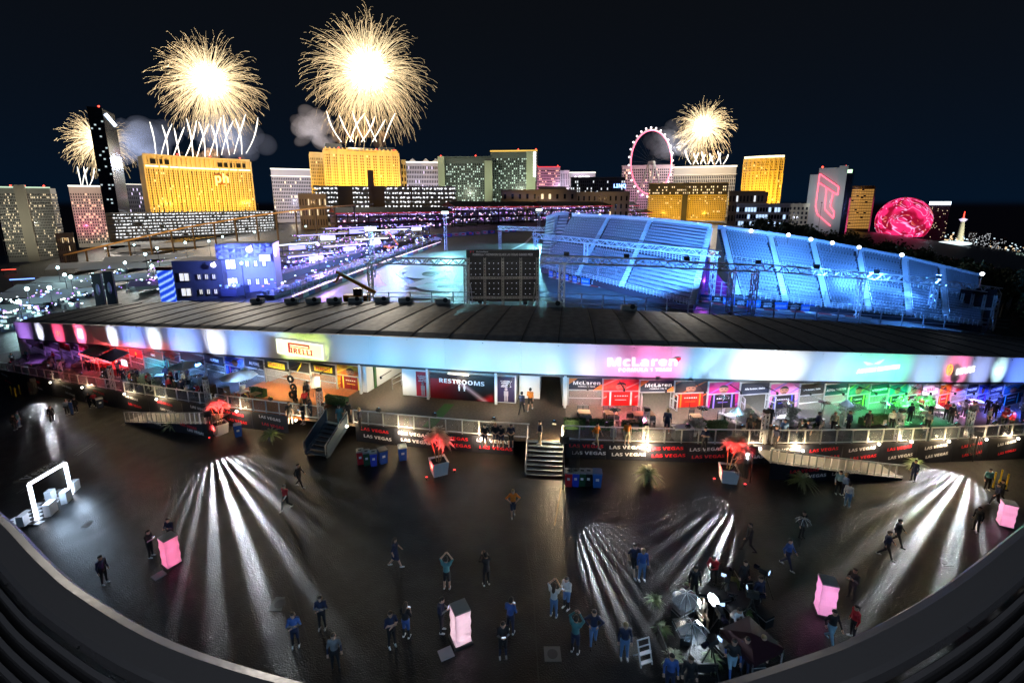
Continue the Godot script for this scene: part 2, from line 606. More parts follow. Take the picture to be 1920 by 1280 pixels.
	pl.box(Vector3(ph.get_meta("w") * 0.20, ph.get_meta("h") * 0.74, -6.5), Vector3(17, 15, 2.0))
	part("sign_board", pl, mat("sign_back", Color(0.3, 0.12, 0.05), 0.7), ph)
	sign_on(ph, "ph", ph.get_meta("w") * 0.20, ph.get_meta("h") * 0.75, -4.9, 17, glow("sign_letter_yellow", Color(1, 0.75, 0.2), 2.4))
	garage("parking_garage", "long open parking garage with bright white decks below gold hotel", 240, 537, 398, 448, 520, 8, 44, 0.42, [[0.985, 0.02, 1.05]])
	# --- grey hotel
	hotel("hotel_tower", "lavender grey hotel with stepped white lit crown", 510, 588, 318, 372, 900, {"wall": mat("lavender_wall", Color(0.42, 0.40, 0.45), 0.8), "cols": 24, "rows": 12, "wf": 0.55, "lit": 0.03, "cornice": crown_w, "crown": 1.8, "to": 0.86, "bands": [[0.88, 1.0, crown_w]], "floods": [[0, 0.4, 60, Color(0.8, 0.75, 1), 2200, 55]]})
	# --- gold hotel with mansard roof
	var pa = hotel("mansard_hotel", "tall golden hotel with stepped dark mansard roof and lit eaves", 611, 750, 283, 372, 760, {"wall": goldwall, "cols": 34, "rows": 21, "wf": 0.5, "hf": 0.55, "lit": 0.02, "sag": 5.0, "yaw": 0.12, "ribs": 11, "ribw": 0.3, "crown": 2.0, "depth": 30, "from": 0.10,
		"win": mat("gold_shadow_pane", Color(0.10, 0.07, 0.03), 0.3), "aim": 0.6, "beacons": [-0.3, 0.2, 0.45],
		"floods": [[-0.33, 0.38, 60, gold, 5600, 55], [0.0, 0.38, 60, gold, 5600, 55], [0.34, 0.38, 60, gold, 5600, 55]]})
	var man = MB.new()
	var mw = pa.get_meta("w")
	var mh = pa.get_meta("h")
	for b in [[-0.36, 0.26, 10.0], [0.0, 0.40, 5.5], [0.36, 0.26, 8.0]]:
		var x0 = mw * (b[0] - b[1] / 2)
		var x1 = mw * (b[0] + b[1] / 2)
		var z = -3.0
		man.quad(Vector3(x0, mh, z), Vector3(x1, mh, z), Vector3(x1 - 3, mh + b[2], z - 5), Vector3(x0 + 3, mh + b[2], z - 5))
		man.quad(Vector3(x1, mh, z), Vector3(x1, mh, z - 22), Vector3(x1 - 3, mh + b[2], z - 18), Vector3(x1 - 3, mh + b[2], z - 5))
		man.quad(Vector3(x0, mh, z - 22), Vector3(x0, mh, z), Vector3(x0 + 3, mh + b[2], z - 5), Vector3(x0 + 3, mh + b[2], z - 18))
		man.quad(Vector3(x0 + 3, mh + b[2], z - 5), Vector3(x1 - 3, mh + b[2], z - 5), Vector3(x1 - 3, mh + b[2], z - 18), Vector3(x0 + 3, mh + b[2], z - 18))
	part("mansard_roof", man, mat("slate", Color(0.035, 0.04, 0.045), 0.6), pa)
	var dorm = MB.new()
	for i in 18: dorm.box(Vector3(mw * (-0.47 + 0.94 * i / 17.0), mh + 2.2, 0.6 + 5.0 * (4 * pow(-0.47 + 0.94 * i / 17.0, 2) - 1)), Vector3(1.9, 3.4, 2.0))
	part("dormer", dorm, goldwall, pa, true)
	hotel("mansard_wing", "lower golden wing at the side of mansard hotel", 583, 613, 288, 372, 775, {"wall": goldwall, "cols": 9, "rows": 18, "lit": 0.02, "ribs": 3, "crown": 2.0, "win": mat("gold_shadow_pane"), "floods": [[0, 0.4, 50, gold, 2800, 50]], "roofmat": mat("slate")})
	garage("parking_garage", "second parking garage with brown stair cores below mansard hotel", 590, 858, 350, 398, 560, 7, 36, -0.10, [[0.22, 0.1, 1.02], [0.40, 0.04, 1.45], [0.45, 0.08, 1.0], [0.68, 0.012, 1.0]])
	hotel("annex_block", "tan windowless annex block right of mansard hotel", 747, 762, 301, 372, 800, {"category": "building", "wall": beige, "cols": 3, "rows": 8, "lit": 0.0, "floods": [[0, 0.4, 50, Color(1, 0.7, 0.35), 900, 40]]})
	var cae = hotel("palace_hotel", "lavender white hotel with small pediments and lit roofline", 762, 824, 305, 348, 950, {"wall": mat("pale_wall", Color(0.6, 0.58, 0.6), 0.8), "cols": 20, "rows": 10, "lit": 0.1, "cornice": crown_w, "crown": 2.0, "floods": [[0, 0.5, 50, Color(0.75, 0.7, 1), 1600, 55]], "litmat": glow("window_glow_violet")})
	var ped = MB.new()
	for u in [-0.3, 0.1, 0.4]: ped.tri(Vector3(cae.get_meta("w") * (u - 0.13), cae.get_meta("h") + 1, 0.6), Vector3(cae.get_meta("w") * (u + 0.13), cae.get_meta("h") + 1, 0.6), Vector3(cae.get_meta("w") * u, cae.get_meta("h") + 8, 0.6))
	part("pediment", ped, white, cae)
	var sc = MB.new()
	sc.box(Vector3(cae.get_meta("w") * 0.42, cae.get_meta("h") * 0.45, 6), Vector3(16, 6, 1))
	part("screen", sc, glow("sign_screen_blue", Color(0.55, 0.65, 1), 5), cae)
	# --- dark green glass hotel, two wings and pale shafts
	var gl = mat("green_glass_wall", Color(0.13, 0.16, 0.14), 0.35)
	var pale = mat("pale_green_stucco", Color(0.55, 0.62, 0.42), 0.8)
	var ba = hotel("glass_hotel", "dark glass hotel with white gridded wing and rounded pale end", 822, 922, 295, 366, 820, {"wall": gl, "cols": 28, "rows": 20, "wf": 0.45, "hf": 0.55, "lit": 0.30, "litmat": glow("window_glow_green", Color(0.75, 0.95, 0.85), 0.9), "yaw": -0.15, "floods": [[0.0, 0.4, 55, Color(0.9, 1, 0.75), 1800, 55]], "to": 0.9, "beacons": [-0.45, 0.2]})
	var e1 = MB.new()
	e1.box(Vector3(-ba.get_meta("w") * 0.44, ba.get_meta("h") * 0.51, 1.4), Vector3(ba.get_meta("w") * 0.12, ba.get_meta("h") * 1.02, 4))
	e1.box(Vector3(ba.get_meta("w") * 0.44, ba.get_meta("h") * 0.47, 1.4), Vector3(ba.get_meta("w") * 0.14, ba.get_meta("h") * 0.94, 4))
	part("pale_shaft", e1, pale, ba)
	var bb = hotel("glass_hotel", "dark glass hotel with gold lit parapet and pale end shaft", 920, 1006, 284, 366, 830, {"wall": gl, "cols": 24, "rows": 22, "wf": 0.45, "hf": 0.55, "lit": 0.26, "litmat": glow("window_glow_green"), "yaw": -0.12, "floods": [[0.1, 0.4, 55, Color(0.9, 1, 0.75), 2200, 55]], "to": 0.9, "cornice": glow("crown_light_amber", Color(1, 0.6, 0.12), 0.9), "crown": 2.2, "beacons": [0.1, 0.48]})
	var e2 = MB.new()
	e2.box(Vector3(bb.get_meta("w") * 0.38, bb.get_meta("h") * 0.5, 1.4), Vector3(bb.get_meta("w") * 0.2, bb.get_meta("h"), 4))
	part("pale_shaft", e2, pale, bb)
	var vs = MB.new()
	for i in 9: vs.box(Vector3(bb.get_meta("w") * 0.46, bb.get_meta("h") * (0.97 - 0.045 * i), 4.0), Vector3(4.0, 2.8, 0.6))
	part("sign_letters", vs, glow("sign_white", Color(1, 0.98, 1), 4), bb)
	var pw = mat("pink_wall", Color(0.62, 0.5, 0.52), 0.8)
	hotel("hotel_tower", "pink floodlit hotel beside the dark glass hotel", 1005, 1050, 313, 362, 880, {"wall": pw, "cols": 16, "rows": 15, "wf": 0.75, "hf": 0.3, "lit": 0.25, "litmat": glow("window_glow_pink"), "floods": [[0, 0.4, 55, Color(1, 0.42, 0.72), 2700, 55]], "cornice": glow("sign_red", Color(1, 0.05, 0.06), 1.5), "crown": 0.8, "beacons": [-0.45, 0.4]})
	hotel("hotel_block", "slim lilac white block with columns beside pink hotel", 1048, 1067, 321, 360, 900, {"wall": white, "cols": 6, "rows": 6, "wf": 0.3, "hf": 0.9, "lit": 0.0, "ribs": 6, "floods": [[0, 0.4, 45, Color(0.8, 0.65, 1), 2600, 50]]})
	var lv = hotel("hotel_block", "white lit hotel with the word LOVE along its roof", 1066, 1116, 324, 362, 910, {"wall": mat("pale_wall"), "cols": 14, "rows": 10, "lit": 0.1, "cornice": crown_w, "crown": 1.6, "to": 0.7, "floods": [[0, 0.55, 45, Color(0.85, 0.8, 1), 1500, 50]]})
	sign_on(lv, "LOVE", 0, lv.get_meta("h") * 0.86, 1.5, 11, glow("sign_white"))
	hotel("office_block", "small dark block with lit white windows below LOVE hotel", 1070, 1122, 334, 368, 700, {"category": "building", "wall": mat("dark_wall"), "cols": 14, "rows": 10, "lit": 0.3, "litmat": glow("window_glow_cool2", Color(0.9, 0.95, 1), 1.0)})
	var lq = hotel("office_block", "dark block with white window grid and small blue sign", 1122, 1172, 334, 372, 680, {"category": "building", "wall": mat("dark_wall"), "cols": 13, "rows": 10, "lit": 0.22, "litmat": glow("window_glow_cool2")})
	sign_on(lq, "LINQ", lq.get_meta("w") * 0.3, lq.get_meta("h") * 0.8, 1.2, 7, glow("sign_blue", Color(0.25, 0.45, 1), 5))
	hotel("hotel_tower", "dull purple hotel behind the pink observation wheel", 1165, 1262, 311, 370, 980, {"wall": pw, "cols": 26, "rows": 16, "wf": 0.6, "lit": 0.06, "floods": [[-0.1, 0.4, 55, Color(0.7, 0.25, 0.6), 1700, 58]], "litmat": glow("window_glow_pink")})
	wheel()
	hotel("hotel_tower", "wide grey hotel with bright white cornice under a firework", 1262, 1378, 314, 366, 960, {"wall": grey, "cols": 34, "rows": 11, "lit": 0.04, "cornice": glow("crown_light_cream", Color(1, 0.9, 0.7), 1.4), "crown": 3.0, "to": 0.84, "wf": 0.55, "hf": 0.8, "bands": [[0.86, 1.0, white]], "floods": [[0, 0.5, 55, Color(0.95, 0.8, 0.6), 1500, 58]]})
	var fl = hotel("gold_hotel", "low wide hotel, gold below and dark glass on top", 1214, 1362, 345, 392, 640, {"wall": goldwall, "cols": 44, "rows": 11, "wf": 0.4, "hf": 0.45, "lit": 0.06, "to": 0.68, "aim": 0.4, "floods": [[-0.3, 0.2, 40, gold, 1500, 55], [0.25, 0.2, 40, gold, 1500, 55]], "skip": [[0.44, 0.52]]})
	var up = MB.new()
	up.box(Vector3(0, fl.get_meta("h") * 0.86, 0.8), Vector3(fl.get_meta("w") * 1.001, fl.get_meta("h") * 0.3, 2.2))
	up.box(Vector3(-fl.get_meta("w") * 0.02, fl.get_meta("h") * 0.52, 0.9), Vector3(fl.get_meta("w") * 0.07, fl.get_meta("h") * 1.04, 2.6))
	part("dark_upper_floors", up, mat("dark_wall"), fl)
	var uw = MB.new()
	for i in 40:
		for j in 3:
			if rng.randf() < 0.4: uw.quad(Vector3(fl.get_meta("w") * (-0.49 + 0.0245 * i), fl.get_meta("h") * (0.74 + 0.08 * j), 2.2), Vector3(fl.get_meta("w") * (-0.478 + 0.0245 * i), fl.get_meta("h") * (0.74 + 0.08 * j), 2.2), Vector3(fl.get_meta("w") * (-0.478 + 0.0245 * i), fl.get_meta("h") * (0.78 + 0.08 * j), 2.2), Vector3(fl.get_meta("w") * (-0.49 + 0.0245 * i), fl.get_meta("h") * (0.78 + 0.08 * j), 2.2))
	part("lit_window", uw, glow("window_glow_warm"), fl, true)
	var pz = hotel("gold_tower", "tall golden hotel tower with white lit crown and pilasters", 1392, 1466, 296, 382, 800, {"wall": goldwall, "cols": 20, "rows": 22, "wf": 0.4, "hf": 0.55, "lit": 0.04, "ribs": 9, "ribw": 0.3, "crown": 3.0, "sag": -5.0, "yaw": -0.1, "win": mat("gold_shadow_pane"), "cornice": glow("crown_light_gold"), "bands": [[0.24, 1.2, white], [0.8, 1.2, goldwall]], "floods": [[-0.25, 0.36, 60, gold, 5200, 50], [0.28, 0.36, 60, gold, 5200, 50]]})
	hotel("low_block", "brown windowless convention hall below golden tower", 1366, 1432, 360, 392, 600, {"category": "building", "wall": mat("hall_brown", Color(0.14, 0.11, 0.1), 0.8), "cols": 10, "rows": 3, "lit": 0.15, "yaw": -0.2, "litmat": glow("window_glow_cool2")})
	hotel("low_block", "pale low hall with blue white lit openings", 1380, 1480, 384, 402, 520, {"category": "building", "wall": white, "cols": 18, "rows": 3, "wf": 0.7, "lit": 0.5, "litmat": glow("window_glow_blue", Color(0.5, 0.7, 1), 1.4)})
	hotel("low_block", "tan stepped block left of the neon letter tower", 1470, 1516, 384, 420, 560, {"category": "building", "wall": beige, "cols": 6, "rows": 5, "lit": 0.05, "floods": [[0, 0.5, 40, Color(0.8, 0.85, 1), 380, 50]]})
	neon_tower()
	var wy = hotel("bronze_tower", "curved bronze tower with glowing gold floor bands", 1592, 1636, 350, 420, 900, {"wall": mat("bronze", Color(0.09, 0.04, 0.02), 0.3, 0.3), "cols": 10, "rows": 26, "wf": 0.94, "hf": 0.38, "lit": 0.93, "litmat": glow("window_band_gold", Color(1, 0.5, 0.12), 0.75), "sag": -6.0, "yaw": -0.1})
	sphere_venue()
	var tr = hotel("dark_tower", "dark hotel tower with glowing white crown behind pink sphere", 1738, 1778, 384, 444, 1050, {"wall": mat("dark_wall"), "cols": 14, "rows": 20, "lit": 0.13, "cornice": glow("crown_light_blue", Color(0.7, 0.85, 1), 3.5), "crown": 7.0, "litmat": glow("window_glow_warm"), "wf": 0.4, "hf": 0.4})
	# observation tower, far right
	var q = place(1799, 1808, 404, 462, 1300)
	var ob = thing("observation_tower", "thin pale observation tower with flared pod and mast", "tower", q.at)
	var ol = MB.new()
	ol.tube(Vector3.ZERO, Vector3(0, q.h * 0.8, 0), 9, 4.0, 10)
	part("shaft", ol, white, ob)
	var op = MB.new()
	op.tube(Vector3(0, q.h * 0.78, 0), Vector3(0, q.h * 0.86, 0), 4.5, 9, 10)
	op.tube(Vector3(0, q.h * 0.86, 0), Vector3(0, q.h * 0.9, 0), 9, 3, 10)
	part("pod", op, glow("window_glow_violet"), ob)
	var om = MB.new()
	om.tube(Vector3(0, q.h * 0.9, 0), Vector3(0, q.h * 1.15, 0), 1.4, 0.6, 6)
	part("mast", om, glow("beacon_red"), ob)
	spot(q.at + Vector3(-10, 20, 70), q.at + Vector3(0, q.h * 0.4, 0), Color(1, 0.95, 0.6), 5000, 40, 1.0, 0.5, ob)
	# small distant towers on the far right and white arena roof
	var k = 0
	for d in [[1815, 1830, 436, 470, 1200], [1832, 1846, 440, 472, 1150], [1846, 1858, 436, 474, 1150], [1860, 1872, 452, 478, 1100], [1874, 1886, 447, 480, 1100], [1904, 1920, 474, 498, 900]]:
		hotel("apartment_tower", ["grey apartment tower beside the observation tower", "apartment tower right after the grey one", "taller apartment tower with white blue windows", "small far tower with cool windows", "far tower over the orange lit low block", "pale green glass slab at the far edge of the trees"][k], d[0], d[1], d[2], d[3], d[4], {"category": "tower", "wall": [grey, mat("dark_wall"), mat("dark_wall"), grey, mat("dark_wall"), mat("green_slab", Color(0.3, 0.5, 0.45), 0.5)][k], "cols": 6, "rows": 12, "lit": 0.3, "litmat": glow("window_glow_cool2") if k != 5 else glow("window_glow_green")})
		k += 1
	var ct = thing("distant_city", "scatter of far city lights beyond the dark trees", "city lights")
	ct.set_meta("kind", "stuff")
	for cc in [["city_warm", Color(1, 0.7, 0.4)], ["city_cool", Color(0.7, 0.9, 1)]]:
		var cm = MB.new()
		for i in 130:
			var px = rng.randf_range(1640, 1990)
			var cy = 396 + 84.0 * pow((px - 1000) / 960.0, 2) - absf(rng.randfn()) * 7.0
			cm.box(PD(px, cy, 1250), Vector3.ONE * rng.randf_range(0.9, 2.6))
		part("city_lamp", cm, glow(cc[0], cc[1], 1.6), ct, true)
	var ar = place(1760, 1818, 452, 470, 900)
	var an = thing("arena", "low white glowing domed arena right of the pink sphere", "arena", ar.at)
	var ad = MB.new()
	ad.ball(Vector3(0, 2, 0), Vector3(ar.w / 2, ar.h - 2, 20), 16, 8)
	part("dome_light", ad, glow("arena_lamp", Color(0.75, 0.95, 1), 1.6), an)
	# low houses, shops and lit fronts between the towers
	var lows = [[560, 612, 366, 392, 480, beige], [1010, 1062, 352, 368, 600, beige], [940, 1080, 358, 378, 560, beige], [1080, 1180, 362, 380, 560, grey], [105, 140, 440, 470, 420, mat("dark_wall")]]
	var lt = ["tan block between the two parking garages", "small tan block below pink hotel", "long tan casino hall with flat roof", "grey low hall right of the long tan hall", "dark low block at foot of grey left hotel"]
	for i in lows.size():
		var l = lows[i]
		hotel("low_block", lt[i], l[0], l[1], l[2], l[3], l[4], {"category": "building", "wall": l[5], "cols": 10, "rows": 3, "wf": 0.3, "lit": 0.12, "floods": [[0, 0.8, 35, Color(1, 0.6, 0.25), 240, 55]]})

func wheel():
	var c = PD(1222, 305, 900)
	var n = thing("ferris_attraction", "tall pink lit observation wheel with white support legs", "ferris wheel", Vector3(c.x, ground_y(c.x, c.z), c.z), facing(c, Vector3.ZERO) + 0.88)
	var cy = c.y - n.position.y
	var R = 57.0
	var rim = MB.new()
	var led = MB.new()
	for i in 48:
		var a0 = TAU * i / 48
		var a1 = TAU * (i + 1) / 48
		rim.tube(Vector3(cos(a0) * R, cy + sin(a0) * R, 0), Vector3(cos(a1) * R, cy + sin(a1) * R, 0), 1.0, 1.0, 6, false)
		led.tube(Vector3(cos(a0) * (R - 1.8), cy + sin(a0) * (R - 1.8), 0.5), Vector3(cos(a1) * (R - 1.8), cy + sin(a1) * (R - 1.8), 0.5), 0.9, 0.9, 5, false)
	part("rim", rim, mat("wheel_white", Color(0.7, 0.7, 0.7), 0.5), n)
	part("led_light", led, glow("led_pink", Color(1, 0.12, 0.22), 3.5), n)
	for i in 28:
		var a = TAU * (i + 0.5) / 28
		var cab = MB.new()
		cab.ball(Vector3(cos(a) * (R + 3), cy + sin(a) * (R + 3), 0), Vector3.ONE * 1.7, 7, 5)
		part("cabin_light", cab, glow("led_cabin", Color(1, 0.45, 0.55) if i % 3 else Color(1, 0.85, 0.9), 3.0), n)
	var sp_ = MB.new()
	for i in 28:
		var a = TAU * i / 28
		sp_.tube(Vector3(0, cy, 0), Vector3(cos(a) * R, cy + sin(a) * R, 0), 0.12, 0.12, 3, false)
	part("spoke_cable", sp_, mat("cable_dark", Color(0.1, 0.1, 0.1), 0.5), n, true)
	var hub = MB.new()
	hub.tube(Vector3(0, cy, -6), Vector3(0, cy, 6), 3, 3, 10)
	part("hub", hub, mat("wheel_white"), n)
	for s in [-1, 1]:
		for t in [-1, 1]:
			var lg = MB.new()
			lg.tube(Vector3(0, cy, 6.0 * t), Vector3(28.0 * s, 0, 18.0 * t), 1.3, 1.3, 6)
			part("leg", lg, mat("wheel_white"), n)

func neon_tower():
	var w = mat("slab_white", Color(0.5, 0.53, 0.55), 0.8)
	var n = hotel("neon_tower", "pale slab tower carrying a huge pink neon letter outline", 1530, 1584, 316, 432, 560, {"wall": w, "cols": 1, "rows": 1, "wf": 0.02, "hf": 0.02, "lit": 0.0, "depth": 30, "yaw": -0.1, "crown": 1.0, "side": 7, "beacons": [-0.4, 0.4], "floods": [[-0.1, 0.5, 40, Color(0.85, 0.95, 1), 700, 55]]})
	var W = n.get_meta("w")
	var H = n.get_meta("h")
	var sec = MB.new()
	sec.box(Vector3(W * 0.34, H * 0.52, -3), Vector3(W * 0.3, H * 1.04, 8))
	sec.box(Vector3(-W * 0.62, H * 0.46, -8), Vector3(W * 0.36, H * 0.92, 18))
	part("side_slab", sec, w, n)
	var dk = MB.new()
	dk.box(Vector3(W * 0.58, H * 0.49, -6), Vector3(W * 0.2, H * 0.98, 20))
	part("dark_glass_edge", dk, mat("black_glass"), n)
	var neon = MB.new()
	var z = 1.6
	var pts = [Vector2(-0.46, 0.93), Vector2(0.26, 0.72), Vector2(0.26, 0.60), Vector2(-0.46, 0.80), Vector2(-0.46, 0.93)]
	var pts2 = [Vector2(-0.46, 0.80), Vector2(-0.46, 0.42), Vector2(-0.36, 0.30), Vector2(0.16, 0.12)]
	var pts3 = [Vector2(-0.16, 0.70), Vector2(-0.12, 0.38), Vector2(0.22, 0.24), Vector2(0.22, 0.34), Vector2(0.06, 0.42), Vector2(0.10, 0.64)]
	for ps in [pts, pts2, pts3]:
		for i in ps.size() - 1:
			neon.tube(Vector3(W * ps[i].x, H * ps[i].y, z), Vector3(W * ps[i + 1].x, H * ps[i + 1].y, z), 0.55, 0.55, 5)
	part("neon_tube", neon, glow("neon_pink", Color(1, 0.10, 0.16), 3.0), n)
	var sg = MB.new()
	sg.box(Vector3(W * 0.57, H * 0.95, 4.6), Vector3(W * 0.16, H * 0.05, 0.6))
	part("roof_sign_light", sg, glow("sign_lime", Color(0.6, 1, 0.6), 2), n)

func sphere_venue():
	var c = PD(1694, 414, 1000)
	var R = 47.0
	var g = ground_y(c.x, c.z)
	var n = thing("sphere_arena", "giant glowing pink globe arena with swirling white streaks on its screen", "arena", Vector3(c.x, g, c.z), facing(c, Vector3.ZERO))
	var im = Image.create(512, 256, false, Image.FORMAT_RGB8)
	var a = FastNoiseLite.new()
	a.seed = 21; a.frequency = 0.011; a.fractal_octaves = 2
	var b = FastNoiseLite.new()
	b.seed = 5; b.frequency = 0.02; b.fractal_type = FastNoiseLite.FRACTAL_RIDGED; b.fractal_octaves = 2
	for y in 256:
		for x in 512:
			var wx = a.get_noise_2d(x, y) * 60.0
			var r = b.get_noise_2d(x * 0.55 + wx, y * 1.5 - x * 0.5 + wx)
			var k = a.get_noise_2d(x * 1.7 + 90, y * 1.7)
			var col = Color(0.95, 0.16, 0.42).lerp(Color(0.55, 0.03, 0.16), clampf(k * 2.2 + 0.45, 0, 1))
			if r > 0.55: col = col.lerp(Color(1, 0.75, 0.95), clampf((r - 0.55) * 3.5, 0, 0.85))
			if k > 0.4 and r > 0.3: col = col.lerp(Color(1, 0.6, 0.35), 0.4)
			im.set_pixel(x, y, col)
	var m = mat("globe_screen", Color(0.02, 0.02, 0.02), 0.4)
	m.emission_enabled = true
	m.emission_operator = BaseMaterial3D.EMISSION_OP_MULTIPLY
	m.emission = Color.WHITE
	m.emission_texture = ImageTexture.create_from_image(im)
	m.emission_energy_multiplier = 1.35
	var s = SphereMesh.new()
	s.radius = R
	s.height = R * 2
	var o = part_mesh("globe_screen", s, m, n)
	o.position.y = c.y - g
	o.rotation.y = 2.2
	var base = MB.new()
	base.tube(Vector3.ZERO, Vector3(0, c.y - g - R * 0.75, 0), R * 0.8, R * 0.7, 20)
	part("base", base, mat("dark_wall"), n)

# ---------------------------------------------------------------- paddock building: its front follows a curve
const FT := [[25, 604], [250, 612], [500, 622], [750, 632], [960, 641], [1200, 648], [1500, 658], [1700, 664], [1920, 671], [2400, 688]]
const RB := [[100, 583], [190, 572], [300, 566], [560, 567], [720, 565], [880, 570], [1050, 575], [1200, 582], [1500, 598], [1700, 612], [1860, 628], [2000, 644]]
const EAVE := 6.7
const SOFFIT := 4.0
const DECK := 1.3
var deck_out := 5.5

func lookup(t: Array, x: float) -> float:
	var i = 0
	while i < t.size() - 2 and x > t[i + 1][0]: i += 1
	var k = (x - t[i][0]) / float(t[i + 1][0] - t[i][0])
	return lerpf(t[i][1], t[i + 1][1], k)

func FA(u: float) -> Vector3:       # foot of the fascia on the ground
	var p = P(u, (lookup(FT, u - 60) + lookup(FT, u) + lookup(FT, u + 60)) / 3.0, EAVE)
	return Vector3(p.x, ground_y(p.x, p.z), p.z)

func fn(u: float) -> Vector3:       # outward, to the plaza
	var t = FA(u + 40) - FA(u - 40)
	return Vector3(-t.z, 0, t.x).normalized()

func bx(u: float, h: float, out := 0.0) -> Vector3:
	return FA(u) + fn(u) * out + Vector3(0, h, 0)

func bturn(u: float) -> float:
	var n = fn(u)
	return atan2(n.x, n.z)

func bbasis(u: float) -> Basis:
	return Basis(Vector3.UP, bturn(u))

func UX(px: float, out := 5.5) -> float:      # place along the front whose point that far out is seen in this column
	var a = 0.0
	var b = 2380.0
	for i in 24:
		var u = (a + b) / 2
		var p = bx(u, DECK, out)
		if CX + F * p.x / (-p.z * cp + (EYE - p.y) * sp) < px: a = u
		else: b = u
	return a

func deckp(px: float, py: float, h := 0.0) -> Vector3:
	var r = ray(px, py)
	var y = FA(clampf(px, 0, 2300)).y + DECK + h
	var d = (EYE - y) / -r.y
	return Vector3(r.x * d, y, -d)

func band(u0: float, u1: float, h0: float, h1: float, o0: float, o1: float, steps := 0) -> MB:    # ruled strip along the building
	var st = MB.new()
	if steps == 0: steps = maxi(1, int((u1 - u0) / 24.0))
	for i in steps:
		var a = lerpf(u0, u1, float(i) / steps)
		var b = lerpf(u0, u1, float(i + 1) / steps)
		st.quad(bx(a, h0, o0), bx(b, h0, o0), bx(b, h1, o1), bx(a, h1, o1))
	return st

func slab(u0: float, u1: float, h0: float, h1: float, o0: float, o1: float, steps := 0) -> MB:    # solid piece along the building, o1 > o0
	var st = MB.new()
	if steps == 0: steps = maxi(1, int((u1 - u0) / 24.0))
	for i in steps:
		var a = lerpf(u0, u1, float(i) / steps)
		var b = lerpf(u0, u1, float(i + 1) / steps)
		st.quad(bx(a, h0, o1), bx(b, h0, o1), bx(b, h1, o1), bx(a, h1, o1))
		st.quad(bx(b, h0, o0), bx(a, h0, o0), bx(a, h1, o0), bx(b, h1, o0))
		st.quad(bx(a, h1, o1), bx(b, h1, o1), bx(b, h1, o0), bx(a, h1, o0))
		st.quad(bx(a, h0, o0), bx(b, h0, o0), bx(b, h0, o1), bx(a, h0, o1))
	st.quad(bx(u0, h0, o0), bx(u0, h0, o1), bx(u0, h1, o1), bx(u0, h1, o0))
	st.quad(bx(u1, h0, o1), bx(u1, h0, o0), bx(u1, h1, o0), bx(u1, h1, o1))
	return st

func on_face(u: float, h: float, out: float) -> Transform3D:
	return Transform3D(bbasis(u), bx(u, h, out))

func pxm(u: float, w: float) -> float:      # metres along the front for w pixels
	return FA(u - w / 2).distance_to(FA(u + w / 2))

func poster_tex(bg: Color, bg2: Color, suit: Color, accent: Color, skin: Color, num := 0) -> ImageTexture:
	var im = Image.create(96, 128, false, Image.FORMAT_RGB8)
	var nz = FastNoiseLite.new()
	nz.seed = num + 3
	nz.frequency = 0.03
	for y in 128:
		for x in 96:
			var c = bg.lerp(bg2, clampf((x + y * 0.6) / 170.0 + nz.get_noise_2d(x, y) * 0.5, 0, 1))
			if absf(fmod(x * 0.8 + y + num * 17, 64.0) - 32) < 4: c = c.lerp(accent, 0.6)
			var dx = (x - 48) / 15.0
			var dy = (y - 34) / 20.0
			if dx * dx + dy * dy < 1.0:
				c = skin.darkened(0.25 * clampf(dx * 0.5 + 0.3, 0, 1))
				if dy < -0.42 + 0.15 * dx * dx: c = Color(0.06, 0.045, 0.035)
				elif absf(absf(dx) - 0.38) < 0.15 and absf(dy + 0.05) < 0.07: c = Color(0.05, 0.03, 0.03)
				elif absf(dx) < 0.3 and absf(dy - 0.55) < 0.06: c = Color(0.4, 0.15, 0.13)
				elif dy > 0.68: c = c.darkened(0.3)
			elif absf(x - 48) < 8 and y > 46 and y < 60: c = skin.darkened(0.3)
			elif y > 54 + absf(x - 48) * 0.22 and absf(x - 48) < 36 + (y - 54) * 0.06:
				c = suit
				if absf(x - 48) < 2: c = suit.darkened(0.4)
				if absf(absf(x - 48) - 28) < 3: c = accent
				if y > 78 and y < 84 and absf(x - 48) < 20: c = Color(0.85, 0.85, 0.85) if (x + num) % 7 < 5 else suit
				if y > 98 and y < 102 and absf(x - 48) < 16: c = accent
			im.set_pixel(x, y, c)
	return ImageTexture.create_from_image(im)

func print_mat(key: String, t: Texture2D) -> StandardMaterial3D:
	if mats.has(key): return mats[key]
	var m = mat(key, Color.WHITE, 0.5)
	m.albedo_color = Color.WHITE
	m.albedo_texture = t
	return m

